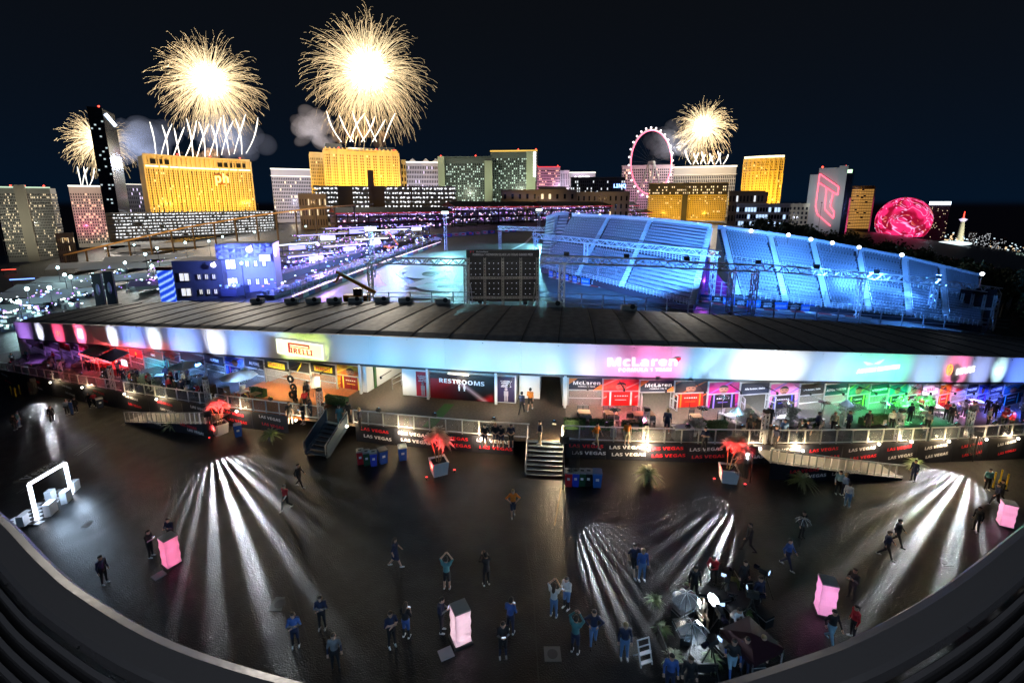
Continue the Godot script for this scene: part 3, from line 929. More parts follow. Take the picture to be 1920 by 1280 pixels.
var hall: Node3D
func paddock_building():
	var vinyl = mat("white_vinyl", Color(0.74, 0.75, 0.77), 0.38)
	vinyl.normal_enabled = true
	vinyl.normal_texture = noise_tex(0.008, 4, Color.BLACK, Color.WHITE, 12, true, 512, 5.0)
	vinyl.normal_scale = 0.35
	vinyl.uv1_triplanar = true
	vinyl.uv1_world_triplanar = true
	vinyl.uv1_scale = Vector3.ONE * 0.3
	var tarp = mat("grey_roof_vinyl", Color(0.40, 0.40, 0.41), 0.4)
	tarp.normal_enabled = true
	tarp.normal_texture = noise_tex(0.006, 4, Color.BLACK, Color.WHITE, 15, true, 512, 5.0)
	tarp.normal_scale = 0.3
	tarp.metallic_specular = 0.5
	textured(tarp, noise_tex(0.01, 5, Color(0.7, 0.7, 0.7), Color(1, 1, 1), 16), 0.2)
	var seam = mat("roof_seam", Color(0.09, 0.09, 0.095), 0.5)
	var steel = mat("steel_rail", Color(0.55, 0.56, 0.58), 0.35, 0.7)
	var black = mat("black_panel", Color(0.012, 0.012, 0.015), 0.5)
	hall = thing("paddock_hall", "long white fronted hospitality building with dark vinyl roof and raised deck", "building")
	# roof panels between seams
	var us = []
	var u = 25.0
	while u < 2350.0:
		us.append(u)
		u += 36.0 if u < 420 else (50.0 if u < 600 else 71.0)
	us.append(2380.0)
	var back = func(x):
		var bxx = 1068.0 + (x - 1068.0) * 0.66
		if x < 500: bxx = lerpf(190.0, 1068.0 + (500 - 1068.0) * 0.66, (x - 25) / 475.0)
		var p = P(bxx, lookup(RB, bxx), 7.3)
		return p
	for i in us.size() - 1:
		var st = MB.new()
		for j in 8:
			for k in 4:
				var pts = []
				for q in [[k, j], [k + 1, j], [k + 1, j + 1], [k, j + 1]]:
					var uu = lerpf(us[i], us[i + 1], q[0] / 4.0)
					var f = q[1] / 8.0
					var p = bx(uu, EAVE, 0.05).lerp(back.call(uu), f)
					p.y += 0.12 * sin(PI * f) + 0.03 * sin(PI * q[0] / 4.0) - (0.25 if q[1] == 0 else 0.0)
					pts.append(p)
				st.quad(pts[0], pts[1], pts[2], pts[3])
		part("roof_panel", st, tarp, hall)
		var sm = MB.new()
		for j in 8:
			var f0 = j / 8.0
			var f1 = (j + 1) / 8.0
			var p0 = bx(us[i], EAVE, 0.05).lerp(back.call(us[i]), f0) + Vector3(0, 0.12 * sin(PI * f0) + 0.02 - (0.22 if j == 0 else 0.0), 0)
			var p1 = bx(us[i], EAVE, 0.05).lerp(back.call(us[i]), f1) + Vector3(0, 0.12 * sin(PI * f1) + 0.02, 0)
			sm.bar(p0, p1, 0.10, 0.08)
		part("roof_seam", sm, seam, hall)
	var rear = MB.new()
	for i in us.size() - 1:
		var a = back.call(us[i])
		var b = back.call(us[i + 1])
		rear.quad(onground(b), onground(a), a, b)
	part("rear_wall", rear, mat("rear_wall_grey", Color(0.2, 0.2, 0.2), 0.7), hall)
	var end = MB.new()
	var e0 = bx(25, EAVE)
	var e1 = back.call(25.0)
	end.quad(onground(e1), onground(e0), e0, e1)
	part("end_wall", end, vinyl, hall)
	# fascia
	for i in us.size() - 1:
		if i % 2 == 1 and i < us.size() - 2: continue
		var a = us[i]
		var b = us[mini(i + 2, us.size() - 1)]
		var fp = slab(a, b - 0.3, SOFFIT + 0.12, EAVE - 0.45, -0.12, 0.0, 3)
		part("fascia_panel", fp, vinyl, hall)
		var lip = slab(a, b - 0.3, EAVE - 0.44, EAVE + 0.02, -0.2, 0.06, 3)
		part("fascia_lip", lip, vinyl, hall)
	part("soffit_beam", slab(25, 2380, SOFFIT - 0.1, SOFFIT + 0.1, -0.35, -0.02), mat("soffit_dark", Color(0.03, 0.03, 0.035), 0.5), hall)
	part("ceiling", slab(25, 2380, SOFFIT - 0.05, SOFFIT + 0.05, -8.0, -0.4), mat("ceiling_white", Color(0.6, 0.6, 0.6), 0.8), hall)
	# deck floor by zone
	var carpets = [[0, 470, Color(0.05, 0.05, 0.06)], [470, 655, Color(0.36, 0.10, 0.015)], [655, 1062, Color(0.10, 0.07, 0.045)], [1062, 1440, Color(0.12, 0.09, 0.065)], [1440, 1720, Color(0.07, 0.07, 0.07)], [1720, 2380, Color(0.07, 0.07, 0.08)]]
	var ci = 0
	for z in carpets:
		var m = mat("carpet_%d" % ci, z[2], 0.75)
		textured(m, noise_tex(0.06, 4, Color(0.65, 0.65, 0.65), Color(1, 1, 1), 30 + ci, false, 256), 0.25)
		part("deck_floor", slab(z[0] + 0.2, z[1] - 0.2, DECK - 0.22, DECK, -8.5, deck_out), m, hall)
		ci += 1
	# carpet stripe of green
	part("green_runner", slab(835, 853, DECK + 0.002, DECK + 0.02, 0.6, deck_out - 0.6), mat("turf", Color(0.03, 0.10, 0.02), 0.9), hall)
	# skirt panels with printed words
	var sk = mat("skirt_print", Color(0.012, 0.014, 0.022), 0.45)
	var red = mat("print_red", Color(0.85, 0.03, 0.05), 0.5)
	var wht = mat("print_white", Color(0.75, 0.76, 0.8), 0.5)
	var s0 = UX(606)
	var s1 = UX(662)
	var s2 = UX(992)
	var s3 = UX(1054)
	u = 60.0
	var row = 0
	while u < 2250.0:
		var w = 62.0
		if (u + w > s0 and u < s1) or (u + w > s2 and u < s3):
			u += 6.0
			continue
		var st = MB.new()
		for i in 3:
			var a = lerpf(u, u + w - 0.5, i / 3.0)
			var b = lerpf(u, u + w - 0.5, (i + 1) / 3.0)
			var A = bx(a, DECK, deck_out + 0.02)
			var B = bx(b, DECK, deck_out + 0.02)
			st.quad(onground(A), onground(B), B, A)
		var pn = part("skirt_panel", st, sk, hall)
		var mid = u + w / 2
		var g = ground_y(bx(mid, 0, deck_out).x, bx(mid, 0, deck_out).z) - FA(mid).y
		var hh = DECK - g
		if hh > 0.7:
			var kinds = [[wht, red], [red, wht], [wht, wht], [red, red]][row % 4]
			if true:
				lettering("printed_words", "LAS VEGAS", 0.42, kinds[0], pn, on_face(mid, g + hh * 0.74, deck_out + 0.04), Vector3(1.15, 0.8, 0.2))
				lettering("printed_words", "LAS VEGAS", 0.42, kinds[1], pn, on_face(mid + 4, g + hh * 0.34, deck_out + 0.04), Vector3(1.15, 0.8, 0.2))
		row += 1
		u += w
	# railing
	for seg in [[30, UX(225)], [UX(232), UX(398)], [UX(404), s0], [s1, s2], [s3, UX(1440)], [UX(1448), UX(1740)], [UX(1746), 2100]]:
		var top = MB.new()
		var steps = maxi(2, int((seg[1] - seg[0]) / 30.0))
		for i in steps:
			var a = lerpf(seg[0], seg[1], float(i) / steps)
			var b = lerpf(seg[0], seg[1], float(i + 1) / steps)
			top.bar(bx(a, DECK + 1.08, deck_out - 0.08), bx(b, DECK + 1.08, deck_out - 0.08), 0.09, 0.06)
			top.bar(bx(a, DECK + 0.10, deck_out - 0.08), bx(b, DECK + 0.10, deck_out - 0.08), 0.05, 0.05)
		part("handrail", top, steel, hall)
		var x = float(seg[0])
		while x <= seg[1] + 1:
			var ps = MB.new()
			ps.bar(bx(x, DECK - 0.1, deck_out - 0.08), bx(x, DECK + 1.08, deck_out - 0.08), 0.075, 0.075)
			part("rail_post", ps, steel, hall)
			x += clampf(28.0 * 34.0 / -FA(x).z, 12, 30)
		var gp = band(seg[0], seg[1], DECK + 0.16, DECK + 1.0, deck_out - 0.08, deck_out - 0.08)
		part("rail_glass", gp, glass(), hall)
	# fan units and a work lamp along the rear roof edge
	var i = 0
	for q in [480, 545, 585, 625, 665, 715, 760, 830, 1040, 1180]:
		var p = P(q, lookup(RB, q) - 1, 7.4)
		var fu = thing("roof_fan_unit", "small roof fan unit on the rear edge of the hall roof", "fan unit", p, 0.0, "fan units on the hall roof")
		var b = MB.new()
		b.box(Vector3(0, 0.12, -0.3), Vector3(1.5, 0.5, 0.7))
		part("casing", b, mat("unit_pale", Color(0.45, 0.42, 0.38), 0.6), fu)
		b = MB.new()
		b.tube(Vector3(0.3, 0.3, 0.06), Vector3(0.3, 0.3, 0.14), 0.26, 0.26, 12)
		part("fan_ring", b, mat("fixture_black", Color(0.02, 0.02, 0.02), 0.6), fu)
	for q in [900, 985]:
		var p = P(q, lookup(RB, q) - 1, 7.45)
		var wl = thing("work_lamp", "small work lamp on the roof edge aimed at the LED wall back", "lamp", p, 0.0, "work lamps behind the LED wall")
		var b = MB.new()
		b.box(Vector3(0, 0.25, 0), Vector3(0.4, 0.3, 0.2))
		b.bar(Vector3(0, -0.1, 0), Vector3(0, 0.2, 0), 0.05)
		part("housing", b, mat("fixture_black"), wl)
		b = MB.new()
		b.box(Vector3(0, 0.25, -0.12), Vector3(0.32, 0.22, 0.03))
		part("lens_light", b, glow("work_lens", Color(1, 0.97, 0.9), 3), wl)
		spot(p + Vector3(0, 0.4, -0.3), P(943, 571) + Vector3(0, 4.2, 0), Color(1, 0.96, 0.9), 60, 40, 0.1, 0.8, wl)
	shopfronts()
	restroom_block()
	stairs((s0 + s1) / 2, 0.95)
	stairs((s2 + s3) / 2, 1.25)
	ramp(UX(228, 7.4), UX(392, 7.4), -1)
	ramp(UX(1446, 7.4), UX(1700, 7.4), 1)
	fascia_signs()

func glass() -> StandardMaterial3D:
	if mats.has("clear_glass"): return mats["clear_glass"]
	var m = mat("clear_glass", Color(0.8, 0.85, 0.9), 0.04)
	m.albedo_color.a = 0.08
	m.transparency = BaseMaterial3D.TRANSPARENCY_ALPHA
	return m

func stairs(u: float, wide: float):
	var n = thing("stair", "dark steel stair up to the deck beside %s" % ("the restrooms passage and grey rubbish bins" if u > 800 else "the orange carpeted deck"), "stairs", bx(u, 0, deck_out), bturn(u))
	var steel = mat("stair_blue", Color(0.04, 0.07, 0.11), 0.5, 0.3)
	var top = FA(u).y + DECK - n.position.y
	var bot = ground_y(bx(u, 0, deck_out + 2.6).x, bx(u, 0, deck_out + 2.6).z) - n.position.y
	var k = 8
	for i in k:
		var f = (i + 0.5) / k
		var st = MB.new()
		st.box(Vector3(0, lerpf(bot, top, float(i + 1) / k) - 0.03, lerpf(2.6, 0.1, f)), Vector3(wide * 2 - 0.1, 0.05, 0.30))
		part("step", st, mat("tread", Color(0.10, 0.14, 0.18), 0.5, 0.2), n)
	for s in [-1, 1]:
		var sg = MB.new()
		sg.bar(Vector3(s * wide, bot + 0.1, 2.65), Vector3(s * wide, top - 0.05, 0.05), 0.08, 0.32)
		part("stringer", sg, steel, n)
		var hr = MB.new()
		hr.path([Vector3(s * wide, bot + 0.4, 2.75), Vector3(s * wide, bot + 1.1, 2.75), Vector3(s * wide, top + 1.05, 0.1), Vector3(s * wide, top, 0.1)], 0.035, 6)
		part("handrail", hr, mat("steel_rail"), n)
		var pn = MB.new()
		pn.quad(Vector3(s * wide * 1.02, bot + 0.1, 2.6), Vector3(s * wide * 1.02, top, 0.1), Vector3(s * wide * 1.02, top + 0.95, 0.1), Vector3(s * wide * 1.02, bot + 1.0, 2.6))
		part("side_panel", pn, steel, n)

func ramp(u0: float, u1: float, dir: int):     # access ramp along the front of the deck
	var n = thing("ramp", "wheelchair ramp with metal railings and printed skirt %s" % ("beside the green lit terrace" if dir > 0 else "beside the blue lit terrace"), "ramp")
	var steps = 9
	var o0 = deck_out + 0.1
	var o1 = deck_out + 1.9
	var fl = MB.new()
	var rail = MB.new()
	var skirt = MB.new()
	for i in steps:
		var f0 = float(i) / steps
		var f1 = float(i + 1) / steps
		var a = lerpf(u0, u1, f0)
		var b = lerpf(u0, u1, f1)
		var ha = DECK * (f0 if dir < 0 else 1 - f0) * 0.85 + 0.12
		var hb = DECK * (f1 if dir < 0 else 1 - f1) * 0.85 + 0.12
		var lift = func(uu, oo, h): return onground(bx(uu, 0, oo), h)
		fl.quad(lift.call(a, o1, ha), lift.call(b, o1, hb), lift.call(b, o0, hb), lift.call(a, o0, ha))
		skirt.quad(lift.call(a, o1 + 0.03, 0), lift.call(b, o1 + 0.03, 0), lift.call(b, o1 + 0.03, hb), lift.call(a, o1 + 0.03, ha))
		rail.bar(lift.call(a, o1, ha + 1.0), lift.call(b, o1, hb + 1.0), 0.07)
		rail.bar(lift.call(a, o1, ha + 0.15), lift.call(b, o1, hb + 0.15), 0.05)
		for k in 2:
			var uu = lerpf(a, b, k / 2.0)
			var hh = lerpf(ha, hb, k / 2.0)
			var ps = MB.new()
			ps.bar(lift.call(uu, o1, hh - 0.02), lift.call(uu, o1, hh + 1.0), 0.06)
			part("rail_post", ps, mat("steel_rail"), n)
	part("ramp_floor", fl, mat("ramp_grey", Color(0.3, 0.3, 0.3), 0.6), n)
	part("skirt", skirt, mat("skirt_print"), n)
	part("handrail", rail, mat("steel_rail"), n)
	var m1 = u0 + (u1 - u0) * (0.25 if dir > 0 else 0.75)
	for q in [[m1, "print_red", 0.72], [m1 + 12, "print_white", 0.32], [m1 + 62 * dir, "print_white", 0.6]]:
		var g = ground_y(bx(q[0], 0, o1).x, bx(q[0], 0, o1).z) - FA(q[0]).y
		lettering("printed_words", "LAS VEGAS", 0.4, mat(q[1]), n, on_face(q[0], g + q[2], o1 + 0.05), Vector3(1.1, 0.8, 0.2))

func fascia_signs():
	var lit = func(key, c, e): return glow(key, c, e)
	# Pirelli board: white lit panel with red letters
	var n = thing("fascia_sign", "white lit sign board with red PIRELLI letters on the fascia", "sign")
	var x = on_face(561, 5.22, 0.12)
	var bd = MB.new()
	bd.box(x.origin, Vector3(pxm(561, 84), 1.34, 0.12), x.basis)
	part("sign_board_light", bd, lit.call("sign_panel_cream", Color(1, 0.95, 0.66), 0.95), n)
	var fr = MB.new()
	var pw = pxm(561, 84)
	for s in [[0, 0.66, pw, 0.08], [0, -0.66, pw, 0.08], [-pw / 2, 0, 0.08, 1.4], [pw / 2, 0, 0.08, 1.4]]: fr.box(x * Vector3(s[0], s[1], 0.08), Vector3(s[2], s[3], 0.06), x.basis)
	part("frame_light", fr, lit.call("sign_panel_white", Color(1, 1, 0.9), 1.5), n)
	var rd = mat("sign_red_paint", Color(0.6, 0.015, 0.02), 0.5)
	lettering("letters", "IRELLI", 0.78, rd, n, x * Transform3D(Basis.IDENTITY, Vector3(0.24, -0.22, 0.09)), Vector3(1.15, 0.9, 1))
	var pb = MB.new()
	pb.box(x * Vector3(-1.22, 0.02, 0.1), Vector3(0.2, 0.95, 0.05), x.basis)
	pb.box(x * Vector3(0.05, 0.44, 0.1), Vector3(2.4, 0.14, 0.05), x.basis)
	pb.box(x * Vector3(0.05, 0.18, 0.1), Vector3(2.4, 0.06, 0.05), x.basis)
	pb.box(x * Vector3(1.22, 0.31, 0.1), Vector3(0.12, 0.3, 0.05), x.basis)
	part("long_letter_p", pb, rd, n)
	# McLaren: white glowing letters and red swoosh
	n = thing("fascia_sign", "white glowing McLaren script sign with red swoosh on the fascia", "sign")
	lettering("letters_light", "McLaren", 1.15, lit.call("sign_letter_white", Color(1, 0.95, 1), 1.3), n, on_face(1206, 5.4, 0.05), Vector3(1.2, 0.85, 1))
	lettering("letters_light", "FORMULA 1 TEAM", 0.42, lit.call("sign_letter_white", Color(1, 1, 1), 2), n, on_face(1212, 4.75, 0.05), Vector3(1.2, 0.95, 1))
	var sw = MB.new()
	x = on_face(1268, 5.62, 0.1)
	var curve = [Vector2(-0.6, -0.12), Vector2(-0.1, 0.18), Vector2(0.4, 0.26), Vector2(0.42, 0.1), Vector2(0.2, -0.14), Vector2(0.05, 0.02)]
	for i in curve.size() - 1:
		sw.tri(x * Vector3(0.0, 0.06, 0.0), x * Vector3(curve[i + 1].x, curve[i + 1].y, 0.0), x * Vector3(curve[i].x, curve[i].y, 0.0))
	part("swoosh", sw, mat("print_red"), n)
	# short glowing signs: F1, leaf, wings, ring
	var small = [[105, "F1", Color(1, 0.25, 0.15), 1.1, "red orange glowing F1 letters at the building's violet end", 1.5], [147, "●", Color(1, 0.9, 0.9), 1.5, "pale round glowing emblem on red lit fascia", 2.0], [1652, "ASTON MARTIN", Color(0.8, 1, 0.95), 0.55, "white glowing winged name sign on green lit fascia", 2.0], [1816, "HAAS", Color(1, 0.95, 0.95), 0.9, "white glowing short name sign on pink lit fascia", 2.2], [1878, "W", Color(0.8, 1, 1), 1.0, "pale cyan glowing sign on blue lit fascia", 2.0]]
	for s in small:
		n = thing("fascia_sign", s[4], "sign")
		lettering("letters_light", s[1], s[3], lit.call("sign_small_%d" % s[0], s[2], s[5]), n, on_face(s[0], 5.3, 0.06), Vector3(1.2, 0.9, 1))
	var ring = MB.new()
	n = thing("fascia_sign", "orange ring emblem left of the short name sign", "sign")
	x = on_face(1785, 5.35, 0.08)
	for i in 14:
		var a0 = TAU * i / 14
		var a1 = TAU * (i + 1) / 14
		ring.tube(x * Vector3(cos(a0) * 0.36, sin(a0) * 0.5, 0), x * Vector3(cos(a1) * 0.36, sin(a1) * 0.5, 0), 0.06, 0.06, 5, false)
	ring.bar(x * Vector3(0.1, 0.2, 0), x * Vector3(-0.15, -0.3, 0), 0.09)
	part("ring_light", ring, glow("sign_orange", Color(1, 0.35, 0.08), 1.8), n)
	var wg = MB.new()
	n = thing("fascia_sign", "pair of pale lit wings above the winged name sign", "sign")
	x = on_face(1640, 5.85, 0.08)
	for s in [-1, 1]:
		wg.tri(x * Vector3(0, -0.1, 0), x * Vector3(s * 1.2, 0.25, 0), x * Vector3(s * 0.7, -0.12, 0))
	part("wing_light", wg, glow("sign_wing", Color(0.8, 1, 0.95), 1.6), n)
	# wash lights on the rail, aimed up at the fascia
	var wash = [[40, Color(0.55, 0.25, 1), 30, 26], [70, Color(0.8, 0.8, 1), 420, 9], [105, Color(1, 0.08, 0.2), 70, 16], [146, Color(1, 0.12, 0.25), 120, 14], [207, Color(0.75, 0.8, 1), 520, 9], [245, Color(0.22, 0.35, 1), 60, 24], [285, Color(0.75, 0.85, 1), 430, 10], [340, Color(0.22, 0.38, 1), 60, 26], [400, Color(0.75, 0.8, 1), 380, 11], [455, Color(0.22, 0.42, 1), 50, 24], [510, Color(0.25, 0.5, 1), 34, 20],
		[545, Color(0.75, 1, 0.12), 70, 15], [590, Color(0.75, 1, 0.12), 60, 13], [680, Color(0.16, 0.56, 1), 38, 30], [770, Color(0.16, 0.56, 1), 38, 30], [860, Color(0.16, 0.58, 1), 38, 30], [950, Color(0.16, 0.58, 1), 38, 30], [1040, Color(0.18, 0.58, 1), 40, 28],
		[1120, Color(0.6, 0.45, 0.9), 44, 18], [1180, Color(1, 0.22, 0.62), 70, 18], [1245, Color(1, 0.22, 0.62), 62, 17], [1330, Color(0.25, 0.6, 1), 50, 22], [1380, Color(0.4, 0.7, 1), 60, 22], [1425, Color(0.85, 0.95, 1), 260, 15], [1480, Color(0.85, 0.95, 1), 260, 13], [1560, Color(0.35, 0.62, 1), 60, 22], [1620, Color(0.1, 0.9, 0.75), 75, 19], [1680, Color(0.1, 0.95, 0.7), 80, 19], [1745, Color(0.3, 0.6, 1), 60, 20], [1800, Color(1, 0.2, 0.5), 100, 15], [1845, Color(0.4, 0.5, 1), 60, 15], [1880, Color(0.6, 0.95, 1), 330, 8], [1920, Color(0.12, 0.25, 1), 90, 22]]
	var i = 0
	for w in wash:
		var f = thing("wash_light", "small black wash light on the deck rail throwing colour at the fascia", "light", bx(w[0], DECK + 1.16, deck_out - 0.08), bturn(w[0]), "fascia wash lights")
		var bdx = MB.new()
		bdx.box(Vector3(0, 0.12, 0), Vector3(0.3, 0.22, 0.22), Basis(Vector3.RIGHT, 0.6))
		part("housing", bdx, mat("fixture_black", Color(0.02, 0.02, 0.02), 0.6), f)
		var ln = MB.new()
		ln.disc(Vector3(0, 0.2, -0.12), 0.09, Vector3(0, 0.5, -0.86).normalized(), 8)
		part("lens_light", ln, glow("lens_%d" % i, w[1], 1.5), f)
		var hot = w[2] > 200
		spot(f.to_global(Vector3(0, 0.26, -0.2)), bx(w[0], 5.35, 0), w[1], w[2] * (0.26 if hot else (1.7 if w[0] < 520 else 0.95)), w[3] * (1.9 if hot else 1.45), 0.08, 1.0, f)
		i += 1

func shopfronts():
	var mullion = mat("mullion", Color(0.45, 0.46, 0.48), 0.4, 0.5)
	var navy = mat("banner_navy", Color(0.008, 0.012, 0.03), 0.5)
	var dark = mat("banner_black", Color(0.01, 0.01, 0.012), 0.5)
	var redb = mat("banner_red", Color(0.45, 0.01, 0.02), 0.5)
	var green = mat("banner_green", Color(0.0, 0.06, 0.055), 0.5)
	var whiteb = mat("banner_white", Color(0.6, 0.6, 0.62), 0.5)
	var yel = mat("print_yellow", Color(0.8, 0.6, 0.02), 0.5)
	var wht = mat("print_white")
	var skin = Color(0.62, 0.42, 0.33)
	# bays: u0, u1, banner, words, lower kind
	var bays = [[30, 62, dark, "", "g"], [62, 92, dark, "", "g"], [92, 112, redb, "F1", "g"], [112, 128, dark, "F1", "g"], [128, 146, redb, "F1", "g"], [146, 172, dark, "F1", "g"], [172, 196, redb, "", "p0"], [196, 222, redb, "●", "g"], [222, 248, redb, "●", "g"], [248, 286, dark, "AMG", "g"], [286, 318, navy, "", "p1"], [318, 364, dark, "", "g"], [364, 402, navy, "ALPINE", "g"], [402, 440, navy, "", "p2"], [440, 478, navy, "ALPINE", "g"],
		[478, 524, dark, "PIRELLI", "g"], [524, 566, dark, "/", "g"], [566, 616, dark, "PIRELLI", "g"], [616, 668, dark, "/", "p3"],
		[1068, 1136, navy, "McLaren", "g"], [1136, 1208, navy, "", "p4"], [1208, 1276, navy, "McLaren", "d"], [1276, 1342, navy, "", "p5"], [1342, 1404, navy, "", "p6"], [1404, 1462, navy, "Alfa Romeo | Stake", "d"], [1462, 1520, navy, "", "p7"], [1520, 1568, dark, "Alfa Romeo | Stake", "g"], [1568, 1614, green, "ASTON MARTIN", "g"], [1614, 1656, green, "", "p8"], [1656, 1692, green, "ASTON MARTIN", "g"], [1692, 1728, green, "", "p9"], [1728, 1756, redb, "", "p10"], [1756, 1788, whiteb, "HAAS", "g"], [1788, 1812, redb, "", "p3"], [1812, 1840, whiteb, "HAAS", "g"], [1840, 1862, dark, "WILLIAMS", "g"], [1862, 1884, navy, "", "p2"], [1884, 1910, navy, "WILLIAMS", "g"], [1910, 1950, navy, "", "p1"], [1950, 2010, dark, "", "g"], [2010, 2070, navy, "", "g"], [2070, 2140, navy, "", "g"]]
	var pal = [[Color(0.6, 0.04, 0.05), Color(0.3, 0.0, 0.02), Color(0.5, 0.02, 0.02), Color(0.9, 0.8, 0.1)], [Color(0.1, 0.35, 0.5), Color(0.05, 0.1, 0.2), Color(0.05, 0.06, 0.08), Color(0.2, 0.8, 0.8)], [Color(0.15, 0.3, 0.8), Color(0.5, 0.6, 0.9), Color(0.03, 0.1, 0.4), Color(0.8, 0.3, 0.6)], [Color(0.8, 0.65, 0.15), Color(0.6, 0.1, 0.05), Color(0.5, 0.05, 0.05), Color(0.9, 0.8, 0.3)],
		[Color(0.9, 0.35, 0.25), Color(0.7, 0.05, 0.12), Color(0.75, 0.08, 0.06), Color(0.95, 0.85, 0.8)], [Color(0.05, 0.06, 0.1), Color(0.3, 0.1, 0.1), Color(0.65, 0.1, 0.05), Color(0.9, 0.45, 0.1)], [Color(0.75, 0.1, 0.45), Color(0.5, 0.05, 0.3), Color(0.03, 0.03, 0.06), Color(0.5, 0.4, 0.8)], [Color(0.85, 0.35, 0.6), Color(0.75, 0.6, 0.7), Color(0.03, 0.03, 0.07), Color(0.3, 0.3, 0.8)], [Color(0.05, 0.35, 0.3), Color(0.5, 0.6, 0.5), Color(0.01, 0.12, 0.1), Color(0.6, 0.8, 0.2)], [Color(0.1, 0.6, 0.6), Color(0.05, 0.3, 0.35), Color(0.01, 0.14, 0.12), Color(0.7, 0.9, 0.3)], [Color(0.8, 0.75, 0.75), Color(0.5, 0.1, 0.1), Color(0.1, 0.1, 0.1), Color(0.8, 0.1, 0.1)]]
	for b in bays:
		var o = -0.6
		var mid = (b[0] + b[1]) / 2.0
		var x = on_face(mid, 3.16, o)
		var w = pxm(mid, b[1] - b[0])
		var ms = MB.new()
		ms.box(on_face(b[0], (DECK + 3.95) / 2 + 0.02, o + 0.02).origin, Vector3(0.13, 3.95 - DECK, 0.14), bbasis(b[0]))
		part("mullion", ms, mullion, hall)
		var tr = MB.new()
		tr.box(on_face(mid, 2.66, o + 0.02).origin, Vector3(w, 0.08, 0.1), x.basis)
		part("transom", tr, mullion, hall)
		var kind: String = b[4]
		if kind.begins_with("p"):
			var k = int(kind.substr(1))
			var c = pal[k]
			var pm = print_mat("poster_%d" % k, mats["poster_%d" % k].albedo_texture if mats.has("poster_%d" % k) else poster_tex(c[0], c[1], c[2], c[3], skin, k))
			var pq = MB.new()
			var lo = x * Vector3(-w / 2 + 0.06, DECK + 0.1 - 3.16, 0.0)
			var hi = x * Vector3(w / 2 - 0.06, 0.5, 0.0)
			pq.quad(lo, x * Vector3(w / 2 - 0.06, DECK + 0.1 - 3.16, 0), hi, x * Vector3(-w / 2 + 0.06, 0.5, 0))
			part("poster", pq, pm, hall)
		else:
			var bn = MB.new()
			bn.box(x.origin, Vector3(w - 0.14, 0.98, 0.06), x.basis)
			var bp = part("banner", bn, b[2], hall)
			var s: String = b[3]
			var f = x * Transform3D(Basis.IDENTITY, Vector3(0, 0, 0.05))
			if s == "PIRELLI":
				var yb = MB.new()
				yb.box(f.origin, Vector3(w * 0.68, 0.55, 0.03), x.basis)
				part("yellow_plate", yb, yel, bp)
				lettering("printed_words", s, 0.42, mat("print_red"), bp, f * Transform3D(Basis.IDENTITY, Vector3(0, 0, 0.03)), Vector3(w * 0.36, 1.0, 0.3))
			elif s == "/":
				var sl = MB.new()
				sl.bar(f * Vector3(-0.3, -0.46, 0), f * Vector3(0.35, 0.46, 0), 0.12, 0.03, x.basis.z)
				part("yellow_stripe", sl, yel, bp)
			elif s == "●":
				var dt = MB.new()
				dt.disc(f * Vector3(0, 0, 0.01), 0.22, x.basis.z, 12)
				part("emblem", dt, yel, bp)
			elif s == "McLaren":
				lettering("printed_words", s, 0.5, wht, bp, f * Transform3D(Basis.IDENTITY, Vector3(0.1, 0.1, 0)), Vector3(1.1, 0.8, 0.3))
				lettering("printed_words", "FORMULA 1 TEAM", 0.15, wht, bp, f * Transform3D(Basis.IDENTITY, Vector3(0.1, -0.2, 0)), Vector3(1.1, 0.8, 0.3))
				for t in [[-1, 1], [1, -1]]:
					var oc = MB.new()
					var qx = t[0] * (w / 2 - 0.08)
					var qy = t[1] * 0.48
					oc.tri(f * Vector3(qx, qy, 0), f * Vector3(qx - t[0] * 0.0, qy - t[1] * 0.5, 0), f * Vector3(qx - t[0] * 0.7, qy, 0))
					part("corner_print", oc, mat("print_orange", Color(0.75, 0.2, 0.04), 0.5), bp)
			elif s != "":
				lettering("printed_words", s, clampf(w / maxf(2.0, s.length()) * 1.5, 0.16, 0.5), wht if b[2] != whiteb else mat("print_red"), bp, f, Vector3(0.85, 0.85, 0.3))
			if kind == "g":
				var gq = MB.new()
				gq.box(x * Vector3(0, (DECK + 2.62) / 2 - 3.16, 0), Vector3(w - 0.14, 2.62 - DECK, 0.02), x.basis)
				part("glass_pane", gq, glass(), hall)
				var md = MB.new()
				md.box(x * Vector3(0, 1.95 - 3.16, 0.02), Vector3(w - 0.14, 0.05, 0.06), x.basis)
				part("transom", md, mullion, hall)
			else:
				for s2 in [-1, 1]:     # double door, both leaves open
					var df = MB.new()
					var hinge = x * Vector3(s2 * (w / 2 - 0.25), 0, 0)
					var dx = (x.basis.z * 0.9 + x.basis.x * s2 * 0.25).normalized()
					var lowp = hinge + Vector3(0, DECK + 0.03 - 3.16, 0)
					var hh = 1.32
					for e in [[0.0, 0.0, 0.0, hh], [0.9, 0.0, 0.9, hh], [0.0, 0.02, 0.9, 0.02], [0.0, hh, 0.9, hh], [0.0, 0.8, 0.9, 0.8]]:
						df.bar(lowp + dx * e[0] + Vector3(0, e[1], 0), lowp + dx * e[2] + Vector3(0, e[3], 0), 0.07)
					var dp = part("door", df, mullion, hall)
					var dg = MB.new()
					dg.quad(lowp, lowp + dx * 0.9, lowp + dx * 0.9 + Vector3(0, hh, 0), lowp + Vector3(0, hh, 0))
					part("pane", dg, glass(), dp)
